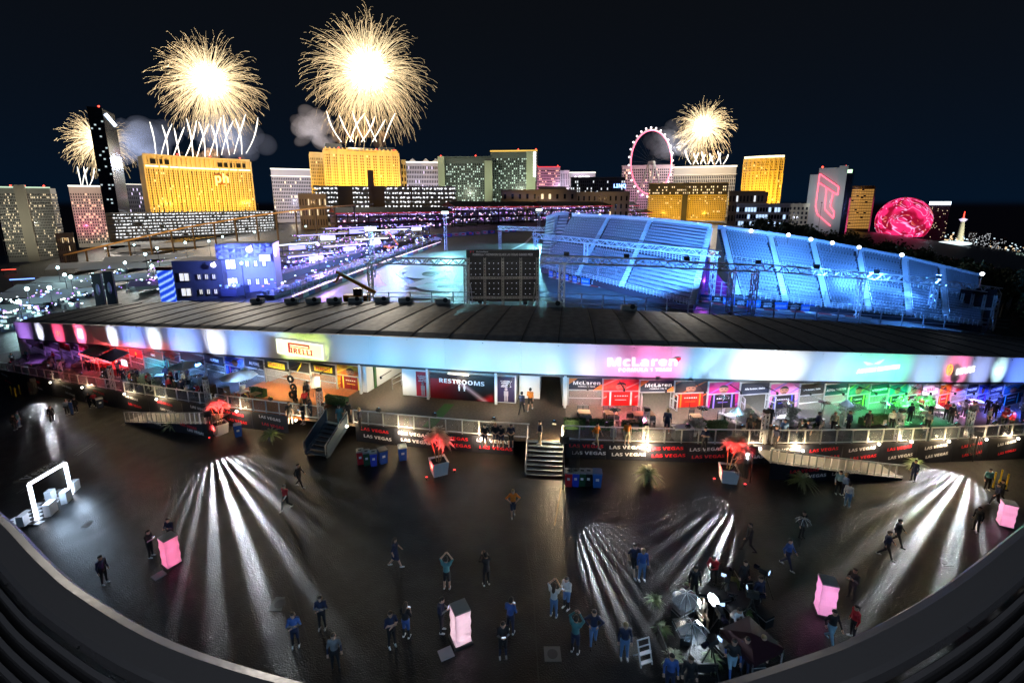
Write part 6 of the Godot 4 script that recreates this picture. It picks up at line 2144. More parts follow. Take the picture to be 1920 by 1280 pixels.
func frond_crown(c: Vector3, count: int, L: float, w: float, sd: int) -> MB:     # arching palm fronds with leaflets
	var g = RandomNumberGenerator.new()
	g.seed = sd
	var st = MB.new()
	for i in count:
		var az = TAU * i / count + g.randf_range(-0.2, 0.2)
		var el = g.randf_range(-0.1, 1.25)
		var l = L * g.randf_range(0.75, 1.1)
		var dir = Vector3(cos(az) * cos(el), sin(el), sin(az) * cos(el))
		var side = Vector3(-sin(az), 0, cos(az))
		var prev = c
		for k in 7:
			var t = (k + 1) / 7.0
			var p = c + dir * l * t + Vector3(0, -l * 0.55 * t * t, 0)
			var ww = w * sin(PI * clampf(t * 0.9 + 0.1, 0, 1)) * 2.2 + 0.01
			var ax = (p - prev)
			for s in [-1, 1]:
				st.tri(prev, prev + ax * 0.45, prev + ax * 1.3 + side * s * ww + Vector3(0, -ww * 0.35, 0))
				st.tri(prev + ax * 0.5, prev + ax * 0.95, prev + ax * 1.8 + side * s * ww * 0.95 + Vector3(0, -ww * 0.3, 0))
			prev = p
	return st

# ---------------------------------------------------------------- things on the deck
func hedge(label: String, u0: float, u1: float, out: float, h := 0.75, deep := 0.45):
	u0 = UX(u0, out)
	u1 = UX(u1, out)
	var n = thing("hedge", label, "hedge", bx((u0 + u1) / 2, DECK, out), bturn((u0 + u1) / 2))
	var w = bx(u0, 0, out).distance_to(bx(u1, 0, out))
	var b = MB.new()
	b.box(Vector3(0, h / 2, 0), Vector3(w, h, deep) * 0.94)
	part("planter_core", b, mat("hedge_leaf", Color(0.035, 0.10, 0.03), 0.6), n)
	var g = RandomNumberGenerator.new()
	g.seed = int(u0)
	var st = MB.new()
	for i in int(w * 420):
		var p = Vector3(g.randf_range(-w / 2, w / 2), g.randf_range(0.02, h), deep / 2)
		if g.randf() < 0.4: p = Vector3(g.randf_range(-w / 2, w / 2), h, g.randf_range(-deep / 2, deep / 2))
		var a = Vector3(g.randfn(), g.randfn(), g.randfn()).normalized() * 0.05
		var c = a.cross(Vector3(g.randfn(), g.randfn(), g.randfn())).normalized() * 0.03
		st.quad(p - a, p + c, p + a, p - c)
	part("leaves", st, mat("hedge_leaf", Color(0.035, 0.10, 0.03), 0.6), n, true)

func table_at(p: Vector3, label: String, w: float, d: float, top: Material, turn: float, chairs := 4, group := "tables on the deck"):
	var n = thing("table", label, "table", p, turn)
	var b = MB.new()
	b.box(Vector3(0, 0.74, 0), Vector3(w, 0.05, d))
	part("tabletop", b, top, n)
	for s in [[-1, -1], [1, -1], [-1, 1], [1, 1]]:
		b = MB.new()
		b.bar(Vector3(s[0] * (w / 2 - 0.06), 0, s[1] * (d / 2 - 0.06)), Vector3(s[0] * (w / 2 - 0.06), 0.72, s[1] * (d / 2 - 0.06)), 0.05)
		part("leg", b, mat("chair_metal", Color(0.05, 0.05, 0.05), 0.4, 0.4), n)
	for i in chairs:
		var s = 1 if i % 2 else -1
		var x = (-w / 4 if i < 2 else w / 4) if chairs > 2 else 0.0
		chair(n.to_global(Vector3(x, 0, s * (d / 2 + 0.32))), turn + (PI if s > 0 else 0.0))

var chair0: Node3D
func chair(p: Vector3, turn: float):
	var c: Node3D
	if chair0 == null:
		chair0 = thing("terrace_chair", "slim dark terrace chair drawn up to a deck table", "chair", Vector3.ZERO, 0.0, "chairs on the deck")
		c = chair0
		var m = mat("chair_metal", Color(0.05, 0.05, 0.05), 0.4, 0.4)
		var b = MB.new()
		b.box(Vector3(0, 0.45, 0), Vector3(0.44, 0.04, 0.42))
		part("seat", b, mat("chair_seat", Color(0.22, 0.2, 0.2), 0.6), c)
		b = MB.new()
		b.box(Vector3(0, 0.74, -0.2), Vector3(0.44, 0.3, 0.03))
		part("backrest", b, mat("chair_seat"), c)
		for s in [[-1, -1], [1, -1], [-1, 1], [1, 1]]:
			b = MB.new()
			b.bar(Vector3(s[0] * 0.2, 0, s[1] * 0.19), Vector3(s[0] * 0.2, 0.44 if s[1] > 0 else 0.88, s[1] * 0.19), 0.035)
			part("leg", b, m, c)
	else: c = copy_of(chair0, "terrace_chair", "slim dark terrace chair drawn up to a deck table", "chairs on the deck")
	c.position = p
	c.rotation.y = turn

func heater(p: Vector3, label: String):
	var n = thing("patio_heater", label, "heater", p)
	var s = mat("heater_steel", Color(0.6, 0.62, 0.65), 0.25, 0.9)
	var b = MB.new()
	b.tube(Vector3.ZERO, Vector3(0, 0.7, 0), 0.22, 0.22, 12)
	part("gas_base", b, mat("heater_base", Color(0.45, 0.46, 0.48), 0.4, 0.3), n)
	b = MB.new()
	b.tube(Vector3(0, 0.7, 0), Vector3(0, 1.95, 0), 0.035, 0.035, 8)
	part("stem", b, s, n)
	b = MB.new()
	b.tube(Vector3(0, 1.85, 0), Vector3(0, 2.1, 0), 0.1, 0.12, 10)
	part("burner", b, s, n)
	b = MB.new()
	b.tube(Vector3(0, 2.1, 0), Vector3(0, 2.22, 0), 0.45, 0.1, 16)
	part("hood", b, s, n)

func parasol(p: Vector3, label: String, w: float, m: Material, h := 2.3):
	var n = thing("parasol", label, "parasol", p, 0.4)
	var b = MB.new()
	for i in 8:
		var a0 = TAU * i / 8
		var a1 = TAU * (i + 1) / 8
		b.tri(Vector3(0, h + 0.5, 0), Vector3(cos(a1) * w, h, sin(a1) * w), Vector3(cos(a0) * w, h, sin(a0) * w))
	m.backlight_enabled = true
	m.backlight = Color(0.8, 0.8, 0.8)
	part("canopy", b, m, n)
	for i in 8:
		var a0 = TAU * i / 8
		b = MB.new()
		b.bar(Vector3(0, h + 0.46, 0), Vector3(cos(a0) * w, h - 0.03, sin(a0) * w), 0.025)
		part("rib", b, mat("chair_metal", Color(0.05, 0.05, 0.05), 0.4, 0.4), n)
	b = MB.new()
	b.tube(Vector3.ZERO, Vector3(0, h + 0.45, 0), 0.035, 0.035, 8)
	part("pole", b, mat("steel_rail"), n)
	b = MB.new()
	b.tube(Vector3.ZERO, Vector3(0, 0.1, 0), 0.35, 0.3, 12)
	part("base", b, mat("chair_metal"), n)

func deck_things():
	var wood = mat("table_wood", Color(0.38, 0.24, 0.12), 0.5)
	var white = mat("table_white", Color(0.65, 0.65, 0.66), 0.4)
	hedge("low box hedge left of the navy shop front by the stair", 1056, 1098, 3.6)
	hedge("low box hedge before the wooden tables", 1104, 1150, 3.6)
	hedge("low box hedge behind the rail beside the truss", 1165, 1212, 3.6)
	hedge("low box hedge near the grey bar counter", 1314, 1362, 3.4)
	hedge("dark box hedge at the edge of orange carpet", 474, 498, 2.6)
	hedge("dark box hedge at the passage corner beside the tripod", 612, 652, 2.6)
	hedge("box hedge under green light", 1500, 1534, 3.0)
	hedge("long box hedge before green shop front", 1612, 1660, 2.4)
	hedge("tall green hedge panel in the left corridor", 684, 706, -1.6, 2.2, 0.3)
	table_at(deckp(1095, 789), "small wooden table with dark chairs by navy shop front", 0.9, 0.8, wood, bturn(1095))
	table_at(deckp(1145, 790), "second wooden table before the big red poster", 0.9, 0.8, wood, bturn(1145))
	table_at(deckp(1206, 792), "long wooden table before the open glass door", 1.6, 0.8, wood, bturn(1206))
	table_at(deckp(1185, 806), "wooden table close to the hedge", 0.8, 0.7, wood, bturn(1185), 2)
	table_at(deckp(1305, 796), "small wooden table under the driver poster", 0.8, 0.7, wood, bturn(1305), 2)
	table_at(deckp(1382, 800), "white high table with slatted benches", 1.0, 1.8, white, bturn(1382) + 0.4)
	table_at(deckp(1497, 802), "long white table with bottles on dim terrace", 1.0, 2.0, white, bturn(1497) + 0.5)
	table_at(deckp(480, 752), "small dark table beside the white lit shop window", 0.8, 0.8, wood, bturn(480), 2)
	table_at(deckp(455, 748), "dark cafe table under the pale parasol", 0.8, 0.8, white, bturn(455), 2)
	table_at(deckp(300, 715), "small table behind the green lit shrubs", 0.8, 0.8, white, 0.3, 2)
	table_at(deckp(150, 690), "table on the violet lit terrace", 1.0, 0.8, white, 0.3, 4)
	table_at(deckp(1750, 775), "table before the pink lit front", 1.0, 0.8, white, -0.3, 4)
	table_at(deckp(1830, 765), "table under blue light at terrace end", 1.0, 0.8, white, -0.3, 4)
	table_at(deckp(1715, 780), "green tinted table near the hedge", 1.0, 0.8, white, -0.3, 4)
	for h in [[1150, 818, "steel patio heater beside the hedge gap"], [1314, 815, "steel patio heater beside the grey counter"], [1352, 790, "steel patio heater under the pink portrait"], [1540, 800, "steel patio heater on the dim terrace"], [1655, 800, "steel patio heater under green light"], [1472, 800, "steel patio heater by the pink poster"], [350, 735, "steel patio heater under teal parasol"], [376, 742, "steel patio heater beside dark speakers"]]:
		heater(deckp(h[0], h[1]), h[2])
	var teal = mat("parasol_teal", Color(0.3, 0.55, 0.6), 0.7)
	parasol(deckp(352, 726), "square teal parasol on the blue lit terrace", 1.5, teal)
	parasol(deckp(452, 750), "pale grey parasol left of the yellow name plate", 1.6, mat("parasol_pale", Color(0.6, 0.62, 0.66), 0.7))
	parasol(deckp(1378, 818), "closed looking pale parasol near the pink portrait", 0.5, mat("parasol_pale"), 1.9)
	parasol(deckp(1582, 800), "folded pale parasol near green shop front", 0.5, mat("parasol_pale"), 1.9)
	# dark speakers, red awning stall, bar counter, potted plants
	for s in [[399, 762, "tall dark speaker stack left of pair"], [424, 766, "tall dark speaker stack right of pair"]]:
		var n = thing("speaker_stack", s[2], "speaker", deckp(s[0], s[1]), bturn(s[0]))
		for k in 3:
			var b = MB.new()
			b.box(Vector3(0, 0.35 + 0.7 * k, 0), Vector3(0.7, 0.68, 0.6))
			part("cabinet", b, mat("speaker_black", Color(0.012, 0.012, 0.013), 0.7), n)
			b = MB.new()
			b.disc(Vector3(0, 0.35 + 0.7 * k, 0.31), 0.24, Vector3(0, 0, 1), 14)
			part("cone", b, mat("speaker_cone", Color(0.03, 0.03, 0.03), 0.5), n)
	for s in [[188, 694, "red lit stall with dark awning and screen"], [222, 704, "second red lit stall with dark awning"]]:
		var n = thing("bar_stall", s[2], "stall", deckp(s[0], s[1]), bturn(s[0]))
		var b = MB.new()
		b.box(Vector3(0, 0.55, 0), Vector3(3.0, 1.1, 1.0))
		part("counter", b, mat("banner_red"), n)
		b = MB.new()
		b.quad(Vector3(-1.8, 2.3, 1.2), Vector3(1.8, 2.3, 1.2), Vector3(1.8, 2.9, -0.8), Vector3(-1.8, 2.9, -0.8))
		part("awning", b, mat("banner_black", Color(0.01, 0.01, 0.012), 0.5), n)
		b = MB.new()
		b.bar(Vector3(-1.8, 2.2, 1.2), Vector3(1.8, 2.2, 1.2), 0.1)
		part("neon_light", b, glow("neon_red", Color(1, 0.08, 0.08), 4), n)
		for t in [-1.7, 1.7]:
			b = MB.new()
			b.bar(Vector3(t, 0, 1.1), Vector3(t, 2.3, 1.1), 0.07)
			part("post", b, mat("steel_rail"), n)
		b = MB.new()
		b.box(Vector3(0.9, 1.6, -0.4), Vector3(1.2, 0.7, 0.08))
		part("screen", b, glow("stall_screen", Color(0.7, 0.9, 1), 1.5), n)
		omni(n.to_global(Vector3(0, 2.0, 0.4)), Color(1, 0.1, 0.1), 12, 0.1, n)
	var n2 = thing("bar_counter", "grey bar counter with white top near the open glass doors", "counter", deckp(1279, 826), bturn(1279))
	var bc = MB.new()
	bc.box(Vector3(0, 0.5, 0), Vector3(1.3, 1.0, 0.7))
	part("body", bc, mat("counter_dark", Color(0.05, 0.05, 0.055), 0.4), n2)
	bc = MB.new()
	bc.box(Vector3(0, 1.03, 0), Vector3(1.4, 0.06, 0.8))
	part("top", bc, white, n2)
	n2 = thing("bar_counter", "slanted wooden host desk beside the guarded glass door", "counter", deckp(1418, 812), bturn(1418) + 0.4)
	bc = MB.new()
	bc.box(Vector3(0, 0.5, 0), Vector3(1.6, 1.0, 0.6))
	part("body", bc, mat("counter_dark"), n2)
	bc = MB.new()
	bc.box(Vector3(0, 1.03, 0), Vector3(1.7, 0.06, 0.7))
	part("top", bc, wood, n2)
	for q in [[250, 724, 1.8, "leafy shrub glowing green under lamp"], [272, 730, 1.6, "second leafy shrub on the blue terrace edge"], [292, 738, 1.5, "third leafy shrub by the rail"], [1590, 795, 1.8, "tall leafy shrub in white pot under green light"], [1695, 785, 2.0, "large leafy shrub under green light"], [1732, 778, 2.0, "dark leafy shrub at the green terrace end"], [1398, 806, 1.9, "leafy plant by the white high table"], [1300, 818, 1.2, "small potted palm beside grey counter"], [1482, 800, 1.9, "leafy plant by the dark glass door"], [455, 730, 2.2, "climbing leafy column by the pale parasol"]]:
		var n = thing("shrub", q[3], "plant", deckp(q[0], q[1]))
		var b = MB.new()
		b.tube(Vector3.ZERO, Vector3(0, 0.45, 0), 0.2, 0.27, 10)
		part("pot", b, mat("pot_white", Color(0.6, 0.6, 0.6), 0.5), n)
		var cr = leaf_crown(0.75, q[2] - 0.4, 420, 0.11, int(q[0]))
		var o = part("leaves", cr, leafy("leaf_green", Color(0.06, 0.14, 0.03)), n)
		o.position.y = 0.35
	# easel, camera tripods at the tyre shop
	for q in [[600, 776, "light stand tripod on the orange carpet"], [594, 742, "white sketch easel beside the tyre shop door"]]:
		var n = thing("tripod", q[2], "tripod", deckp(q[0], q[1]))
		for k in 3:
			var b = MB.new()
			b.bar(Vector3(0, 1.3, 0), Vector3(cos(k * TAU / 3) * 0.4, 0, sin(k * TAU / 3) * 0.4), 0.03)
			part("leg", b, mat("chair_metal"), n)
		var b = MB.new()
		b.bar(Vector3(0, 1.2, 0), Vector3(0, 2.2, 0), 0.03)
		part("column", b, mat("chair_metal"), n)
		if q[0] == 594:
			b = MB.new()
			b.box(Vector3(0, 1.3, 0.1), Vector3(0.8, 1.1, 0.04))
			part("board", b, white, n)
	# tyre stack
	var ty = thing("tyre_display", "display stand with stacked racing tyres by the tyre shop wall", "tyres", deckp(548, 748), bturn(548))
	for k in 3:
		var b = MB.new()
		var c = Vector3(0.25 * (k % 2), 0.4 + 0.75 * k, 0)
		for i in 16:
			var a0 = TAU * i / 16
			var a1 = TAU * (i + 1) / 16
			b.tube(c + Vector3(cos(a0) * 0.28, sin(a0) * 0.28, 0), c + Vector3(cos(a1) * 0.28, sin(a1) * 0.28, 0), 0.1, 0.1, 6, false)
		part("tyre", b, mat("tyre", Color(0.02, 0.02, 0.02), 0.8), ty)
	# truss posts on the rail with floods, warm lamps along the skirt
	for q in [[597, 0], [1212, 0], [1436, 0], [1690, 0], [384, 0], [205, 0], [1822, 0], [110, 0]]:
		var u = UX(q[0], deck_out)
		var n = thing("truss_post", "upright aluminium truss post on the deck rail %s" % {597: "by the orange carpet", 1212: "before the open glass door", 1436: "at the right ramp head", 1690: "by the green terrace", 384: "at the left ramp head", 205: "near the red stalls", 1822: "near the pink lit front", 110: "on the violet terrace"}[q[0]], "truss", bx(u, DECK, deck_out - 0.3), bturn(u))
		var b = MB.new()
		b.truss(Vector3.ZERO, Vector3(0, 2.3, 0), 0.3, 0.025, 0.3)
		part("lattice", b, mat("truss_white", Color(0.65, 0.68, 0.72), 0.4, 0.4), n)
		b = MB.new()
		b.box(Vector3(0, 2.4, 0.0), Vector3(0.35, 0.22, 0.3))
		part("spot_head", b, mat("fixture_black", Color(0.02, 0.02, 0.02), 0.6), n)
	for q in [[757, 1.15, 60, 1], [905, 1.25, 50, 1], [1052, 1.5, 110, 1], [1214, 1.0, 90, 1], [655, 1.2, 10, 1], [1500, 1.0, 55, 1], [560, 1.2, 26, 1], [450, 1.3, 40, 1], [1420, 1.2, 24, 0], [300, 1.3, 26, 1], [240, 1.3, 24, 1], [160, 1.2, 16, 1], [1640, 1.4, 30, 1], [1700, 1.5, 40, 1], [1770, 1.4, 40, 1], [1840, 1.4, 36, 1], [100, 1.1, 10, 0], [1900, 1.3, 30, 0]]:
		var u = UX(q[0], deck_out)
		var f = bx(u, 0, deck_out + 0.35)
		var g = ground_y(f.x, f.z)
		var p = Vector3(f.x, maxf(g + 0.8, FA(u).y + q[1]), f.z)
		var n = thing("skirt_lamp", "bare white flood lamp bracketed to the printed deck skirt", "lamp", p, bturn(u), "flood lamps along the deck skirt")
		var b = MB.new()
		b.bar(Vector3(0, 0, -0.3), Vector3(0, 0, -0.05), 0.05)
		part("bracket", b, mat("fixture_black"), n)
		b = MB.new()
		b.ball(Vector3.ZERO, Vector3.ONE * 0.11, 8, 6)
		part("lamp_bulb", b, glow("skirt_bulb", Color(1, 0.93, 0.75), 8), n)
		omni(p, Color(1.0, 0.72, 0.40), q[2] * 0.26, 0.08, n)
	# coloured terrace spots under the eaves
	for q in [[80, Color(0.6, 0.2, 1), 30], [130, Color(0.7, 0.2, 1), 26], [190, Color(1, 0.12, 0.2), 40], [235, Color(1, 0.15, 0.3), 26], [275, Color(0.1, 0.8, 1), 50], [330, Color(0.15, 0.45, 1), 46], [390, Color(0.15, 0.4, 1), 40], [440, Color(0.25, 0.45, 1), 30], [505, Color(1, 0.85, 0.6), 26], [560, Color(1, 0.85, 0.5), 46], [620, Color(1, 0.8, 0.5), 26], [730, Color(1, 0.85, 0.6), 18], [960, Color(1, 0.9, 0.75), 18], [1100, Color(1, 0.85, 0.7), 22], [1165, Color(1, 0.22, 0.28), 46], [1240, Color(1, 0.85, 0.75), 34], [1310, Color(1, 0.75, 0.7), 30], [1375, Color(0.85, 0.75, 1), 34], [1440, Color(0.8, 0.85, 1), 34], [1500, Color(0.75, 0.75, 1), 30], [1560, Color(0.8, 0.9, 0.9), 20], [1620, Color(0.2, 1, 0.45), 50], [1675, Color(0.1, 1, 0.25), 90], [1720, Color(0.15, 1, 0.4), 50], [1765, Color(0.9, 0.6, 1), 46], [1800, Color(1, 0.3, 0.6), 40], [1850, Color(0.15, 0.2, 1), 80], [1900, Color(0.1, 0.15, 1), 80]]:
		var u = float(q[0])
		var at = bx(u, SOFFIT - 0.45, 1.6)
		var n = thing("terrace_spot", "small can spotlight on an arm under the eaves lighting the terrace", "light", at, bturn(u), "can spots under the eaves")
		var b = MB.new()
		b.bar(Vector3(0, 0.15, -1.6), Vector3(0, 0.15, 0), 0.05)
		part("arm", b, mat("fixture_black"), n)
		b = MB.new()
		b.tube(Vector3(0, 0.18, 0.05), Vector3(0, 0.0, 0), 0.08, 0.1, 8)
		part("can", b, mat("fixture_black"), n)
		spot(at + Vector3(0, -0.06, 0), bx(u, DECK + 0.3, 0.6), q[1], q[2] * 0.7, 68, 0.08, 0.6, n)

# ---------------------------------------------------------------- things on the plaza
func planter(label: String, px: float, py: float, tall: float, red: float, lean := 0.0):
	var p = P(px, py)
	var n = thing("palm_planter", label, "planter", p, facing(p, Vector3.ZERO) + 0.25)
	var b = MB.new()
	var w0 = 0.46
	var w1 = 0.56
	var h = 0.95
	for i in 4:
		var r = Basis(Vector3.UP, i * PI / 2)
		b.quad(r * Vector3(-w0, 0, w0), r * Vector3(w0, 0, w0), r * Vector3(w1, h, w1), r * Vector3(-w1, h, w1))
		b.quad(r * Vector3(-w1, h, w1), r * Vector3(w1, h, w1), r * Vector3(w1 - 0.08, h, w1 - 0.08), r * Vector3(-w1 + 0.08, h, w1 - 0.08))
		b.quad(r * Vector3(w1 - 0.08, h - 0.12, w1 - 0.08), r * Vector3(-w1 + 0.08, h - 0.12, w1 - 0.08), r * Vector3(-w1 + 0.08, h, w1 - 0.08), r * Vector3(w1 - 0.08, h, w1 - 0.08))
	part("white_box", b, mat("planter_white", Color(0.72, 0.71, 0.72), 0.5), n)
	b = MB.new()
	b.box(Vector3(0, h - 0.14, 0), Vector3(w1 * 1.8, 0.06, w1 * 1.8))
	part("soil", b, mat("soil", Color(0.03, 0.022, 0.016), 0.9), n)
	for k in 4:
		b = MB.new()
		var q = Vector3(cos(k * 1.7) * 0.12, h - 0.12, sin(k * 1.7) * 0.12)
		var top = Vector3(cos(k * 1.7) * 0.45 + lean, tall * [0.75, 1.0, 0.85, 0.92][k], sin(k * 1.7) * 0.45)
		b.tube(q, top, 0.035, 0.025, 6)
		part("stem", b, mat("stem_tan", Color(0.28, 0.2, 0.1), 0.7), n)
		part("crown", frond_crown(top, 54, 0.8, 0.06, k + int(px)), leafy("frond_green", Color(0.10, 0.13, 0.05)), n)
	if red > 0:
		for s in [-1, 1]:
			var at = n.to_global(Vector3(s * 0.95, 0.12, 0.45))
			at = onground(at, 0.14)
			var u = thing("ground_spot", "tiny red uplight on the asphalt beside a white palm planter", "light", at, 0.0, "red uplights at the planters")
			b = MB.new()
			b.tube(Vector3(0, -0.13, 0), Vector3(0, 0.06, 0), 0.07, 0.08, 8)
			part("can", b, mat("fixture_black"), u)
			b = MB.new()
			b.disc(Vector3(0, 0.065, 0), 0.07, Vector3.UP, 8)
			part("lens_light", b, glow("lens_red", Color(1, 0.04, 0.04), 6), u)
			spot(at + Vector3(0, 0.1, 0), n.to_global(Vector3(lean * 0.5, tall, 0)), Color(1, 0.03, 0.03), red * 1.7, 30, 0.04, 0.5, u)

func leafy(key: String, c: Color) -> StandardMaterial3D:      # thin leaves let light through
	var m = mat(key, c, 0.55)
	m.backlight_enabled = true
	m.backlight = Color(0.9, 0.9, 0.9)
	return m

func bush_palm(label: String, px: float, py: float, lit: float, s := 1.0):
	var p = P(px, py)
	var n = thing("potted_palm", label, "plant", p)
	n.scale = Vector3.ONE * s
	var b = MB.new()
	b.tube(Vector3.ZERO, Vector3(0, 0.5, 0), 0.2, 0.28, 10)
	part("pot", b, mat("pot_grey", Color(0.12, 0.12, 0.13), 0.6), n)
	part("fronds", frond_crown(Vector3(0, 0.55, 0), 64, 1.05, 0.055, int(px)), leafy("frond_lime", Color(0.12, 0.22, 0.04)), n)

func bin_at(label: String, px: float, py: float, c: Color, lid: Color, key: String, turn := 0.0, slim := false):
	var p = P(px, py)
	var n = thing("rubbish_bin", label, "bin", p, facing(p, Vector3.ZERO) + turn)
	var b = MB.new()
	var w = 0.24 if slim else 0.29
	var h = 1.0
	for i in 4:
		var r = Basis(Vector3.UP, i * PI / 2)
		b.quad(r * Vector3(-w * 0.82, 0.06, w * 0.82), r * Vector3(w * 0.82, 0.06, w * 0.82), r * Vector3(w, h, w), r * Vector3(-w, h, w))
	part("body", b, mat("bin_" + key, c, 0.45), n)
	b = MB.new()
	b.box(Vector3(0, h + 0.04, 0), Vector3(w * 2.1, 0.09, w * 2.2))
	b.box(Vector3(0, h + 0.06, -w), Vector3(w * 1.6, 0.07, 0.1))
	part("lid", b, mat("binlid_%s" % lid.to_html(), lid, 0.45), n)
	if slim:
		b = MB.new()
		b.box(Vector3(0, h + 0.09, 0), Vector3(w * 0.9, 0.015, w * 0.6))
		part("slot", b, mat("fixture_black"), n)
	for s in [-1, 1]:
		b = MB.new()
		b.tube(Vector3(s * w * 0.9, 0.1, -w * 0.8), Vector3(s * w * 0.7, 0.1, -w * 0.8), 0.1, 0.1, 8)
		part("wheel", b, mat("tyre"), n)
	b = MB.new()
	b.box(Vector3(0, 0.62, w * 0.95), Vector3(w * 0.7, 0.16, 0.01))
	part("sticker", b, mat("print_white"), n)

func pillar(label: String, px: float, py: float, H: float, c: Color, e: float, key: String):
	var p = P(px, py)
	var n = thing("glow_pillar", label, "light pillar", p, facing(p, Vector3.ZERO) + 0.35)
	var b = MB.new()
	var k = 6
	for j in k:
		var w0 = 0.34 if j % 2 == 0 else 0.315
		var w1 = 0.315 if j % 2 == 0 else 0.34
		var y0 = 0.12 + (H - 0.2) * j / k
		var y1 = 0.12 + (H - 0.2) * (j + 1) / k
		for i in 4:
			var r = Basis(Vector3.UP, i * PI / 2)
			b.quad(r * Vector3(-w0, y0, w0), r * Vector3(w0, y0, w0), r * Vector3(w1, y1, w1), r * Vector3(-w1, y1, w1))
	var sk = mat("pillar_" + key, c.lerp(Color.WHITE, 0.35), 0.5)
	sk.backlight_enabled = true
	sk.backlight = Color(1, 1, 1)
	part("lantern_skin", b, sk, n)
	b = MB.new()
	b.box(Vector3(0, H - 0.05, 0), Vector3(0.66, 0.06, 0.66))
	part("top_cap", b, mat("cap_grey", Color(0.2, 0.2, 0.2), 0.6), n)
	b = MB.new()
	b.box(Vector3(0, 0.06, 0), Vector3(0.8, 0.12, 0.8))
	part("base", b, mat("cap_dark", Color(0.03, 0.03, 0.03), 0.6), n)
	b = MB.new()
	b.box(Vector3(-0.75, 0.02, 0.3), Vector3(0.55, 0.04, 0.5))
	part("ballast_plate", b, mat("plate_pale", Color(0.4, 0.37, 0.38), 0.6), n)
	for i in 3:
		var lp = n.to_global(Vector3(0, 0.3 + (H - 0.5) * i / 2.0, 0))
		b = MB.new()
		b.ball(Vector3(0, 0.3 + (H - 0.5) * i / 2.0, 0), Vector3.ONE * 0.05, 8, 5)
		part("lamp_bulb", b, glow("pillar_bulb_" + key, c, 3.0), n)
		omni(lp, c, e * 0.6, 0.06, n)

func gobo(label: String, px: float, py: float, h: float, ax: float, ay: float, e: float, cone: float, slits: int, fan: float, sd: int):
	# a floodlight behind an irregular comb of upright slats: the gaps throw stripes over the asphalt
	var foot = P(px, py)
	var S = foot + Vector3(0, h, 0)
	var aim = P(ax, ay)
	var n = thing("slat_projector", label, "projector", S, facing(S, aim))
	var b = MB.new()
	b.box(Vector3(0, 0.0, -0.28), Vector3(0.5, 0.42, 0.3))
	part("housing", b, mat("fixture_black"), n)
	b = MB.new()
	b.bar(Vector3(0, -h + 0.0, -0.3), Vector3(0, -0.2, -0.3), 0.06)
	part("stand_pole", b, mat("fixture_black"), n)
	var g = RandomNumberGenerator.new()
	g.seed = sd
	var a = -fan
	var r = 1.05
	while a < fan:
		var gap = deg_to_rad(g.randf_range(1.3, 2.5))
		var bar_ = deg_to_rad(g.randf_range(1.5, 3.4))
		var a0 = a
		var a1 = a + bar_
		b = MB.new()
		var lo = -1.45
		b.quad(Vector3(sin(a0) * r, lo, cos(a0) * r), Vector3(sin(a1) * r, lo, cos(a1) * r), Vector3(sin(a1) * r, 0.25, cos(a1) * r), Vector3(sin(a0) * r, 0.25, cos(a0) * r))
		part("slat", b, mat("fixture_black"), n)
		a = a1 + gap
	spot(S, aim, Color(0.86, 0.92, 1.0), e, cone, 0.01, 0.25, n)

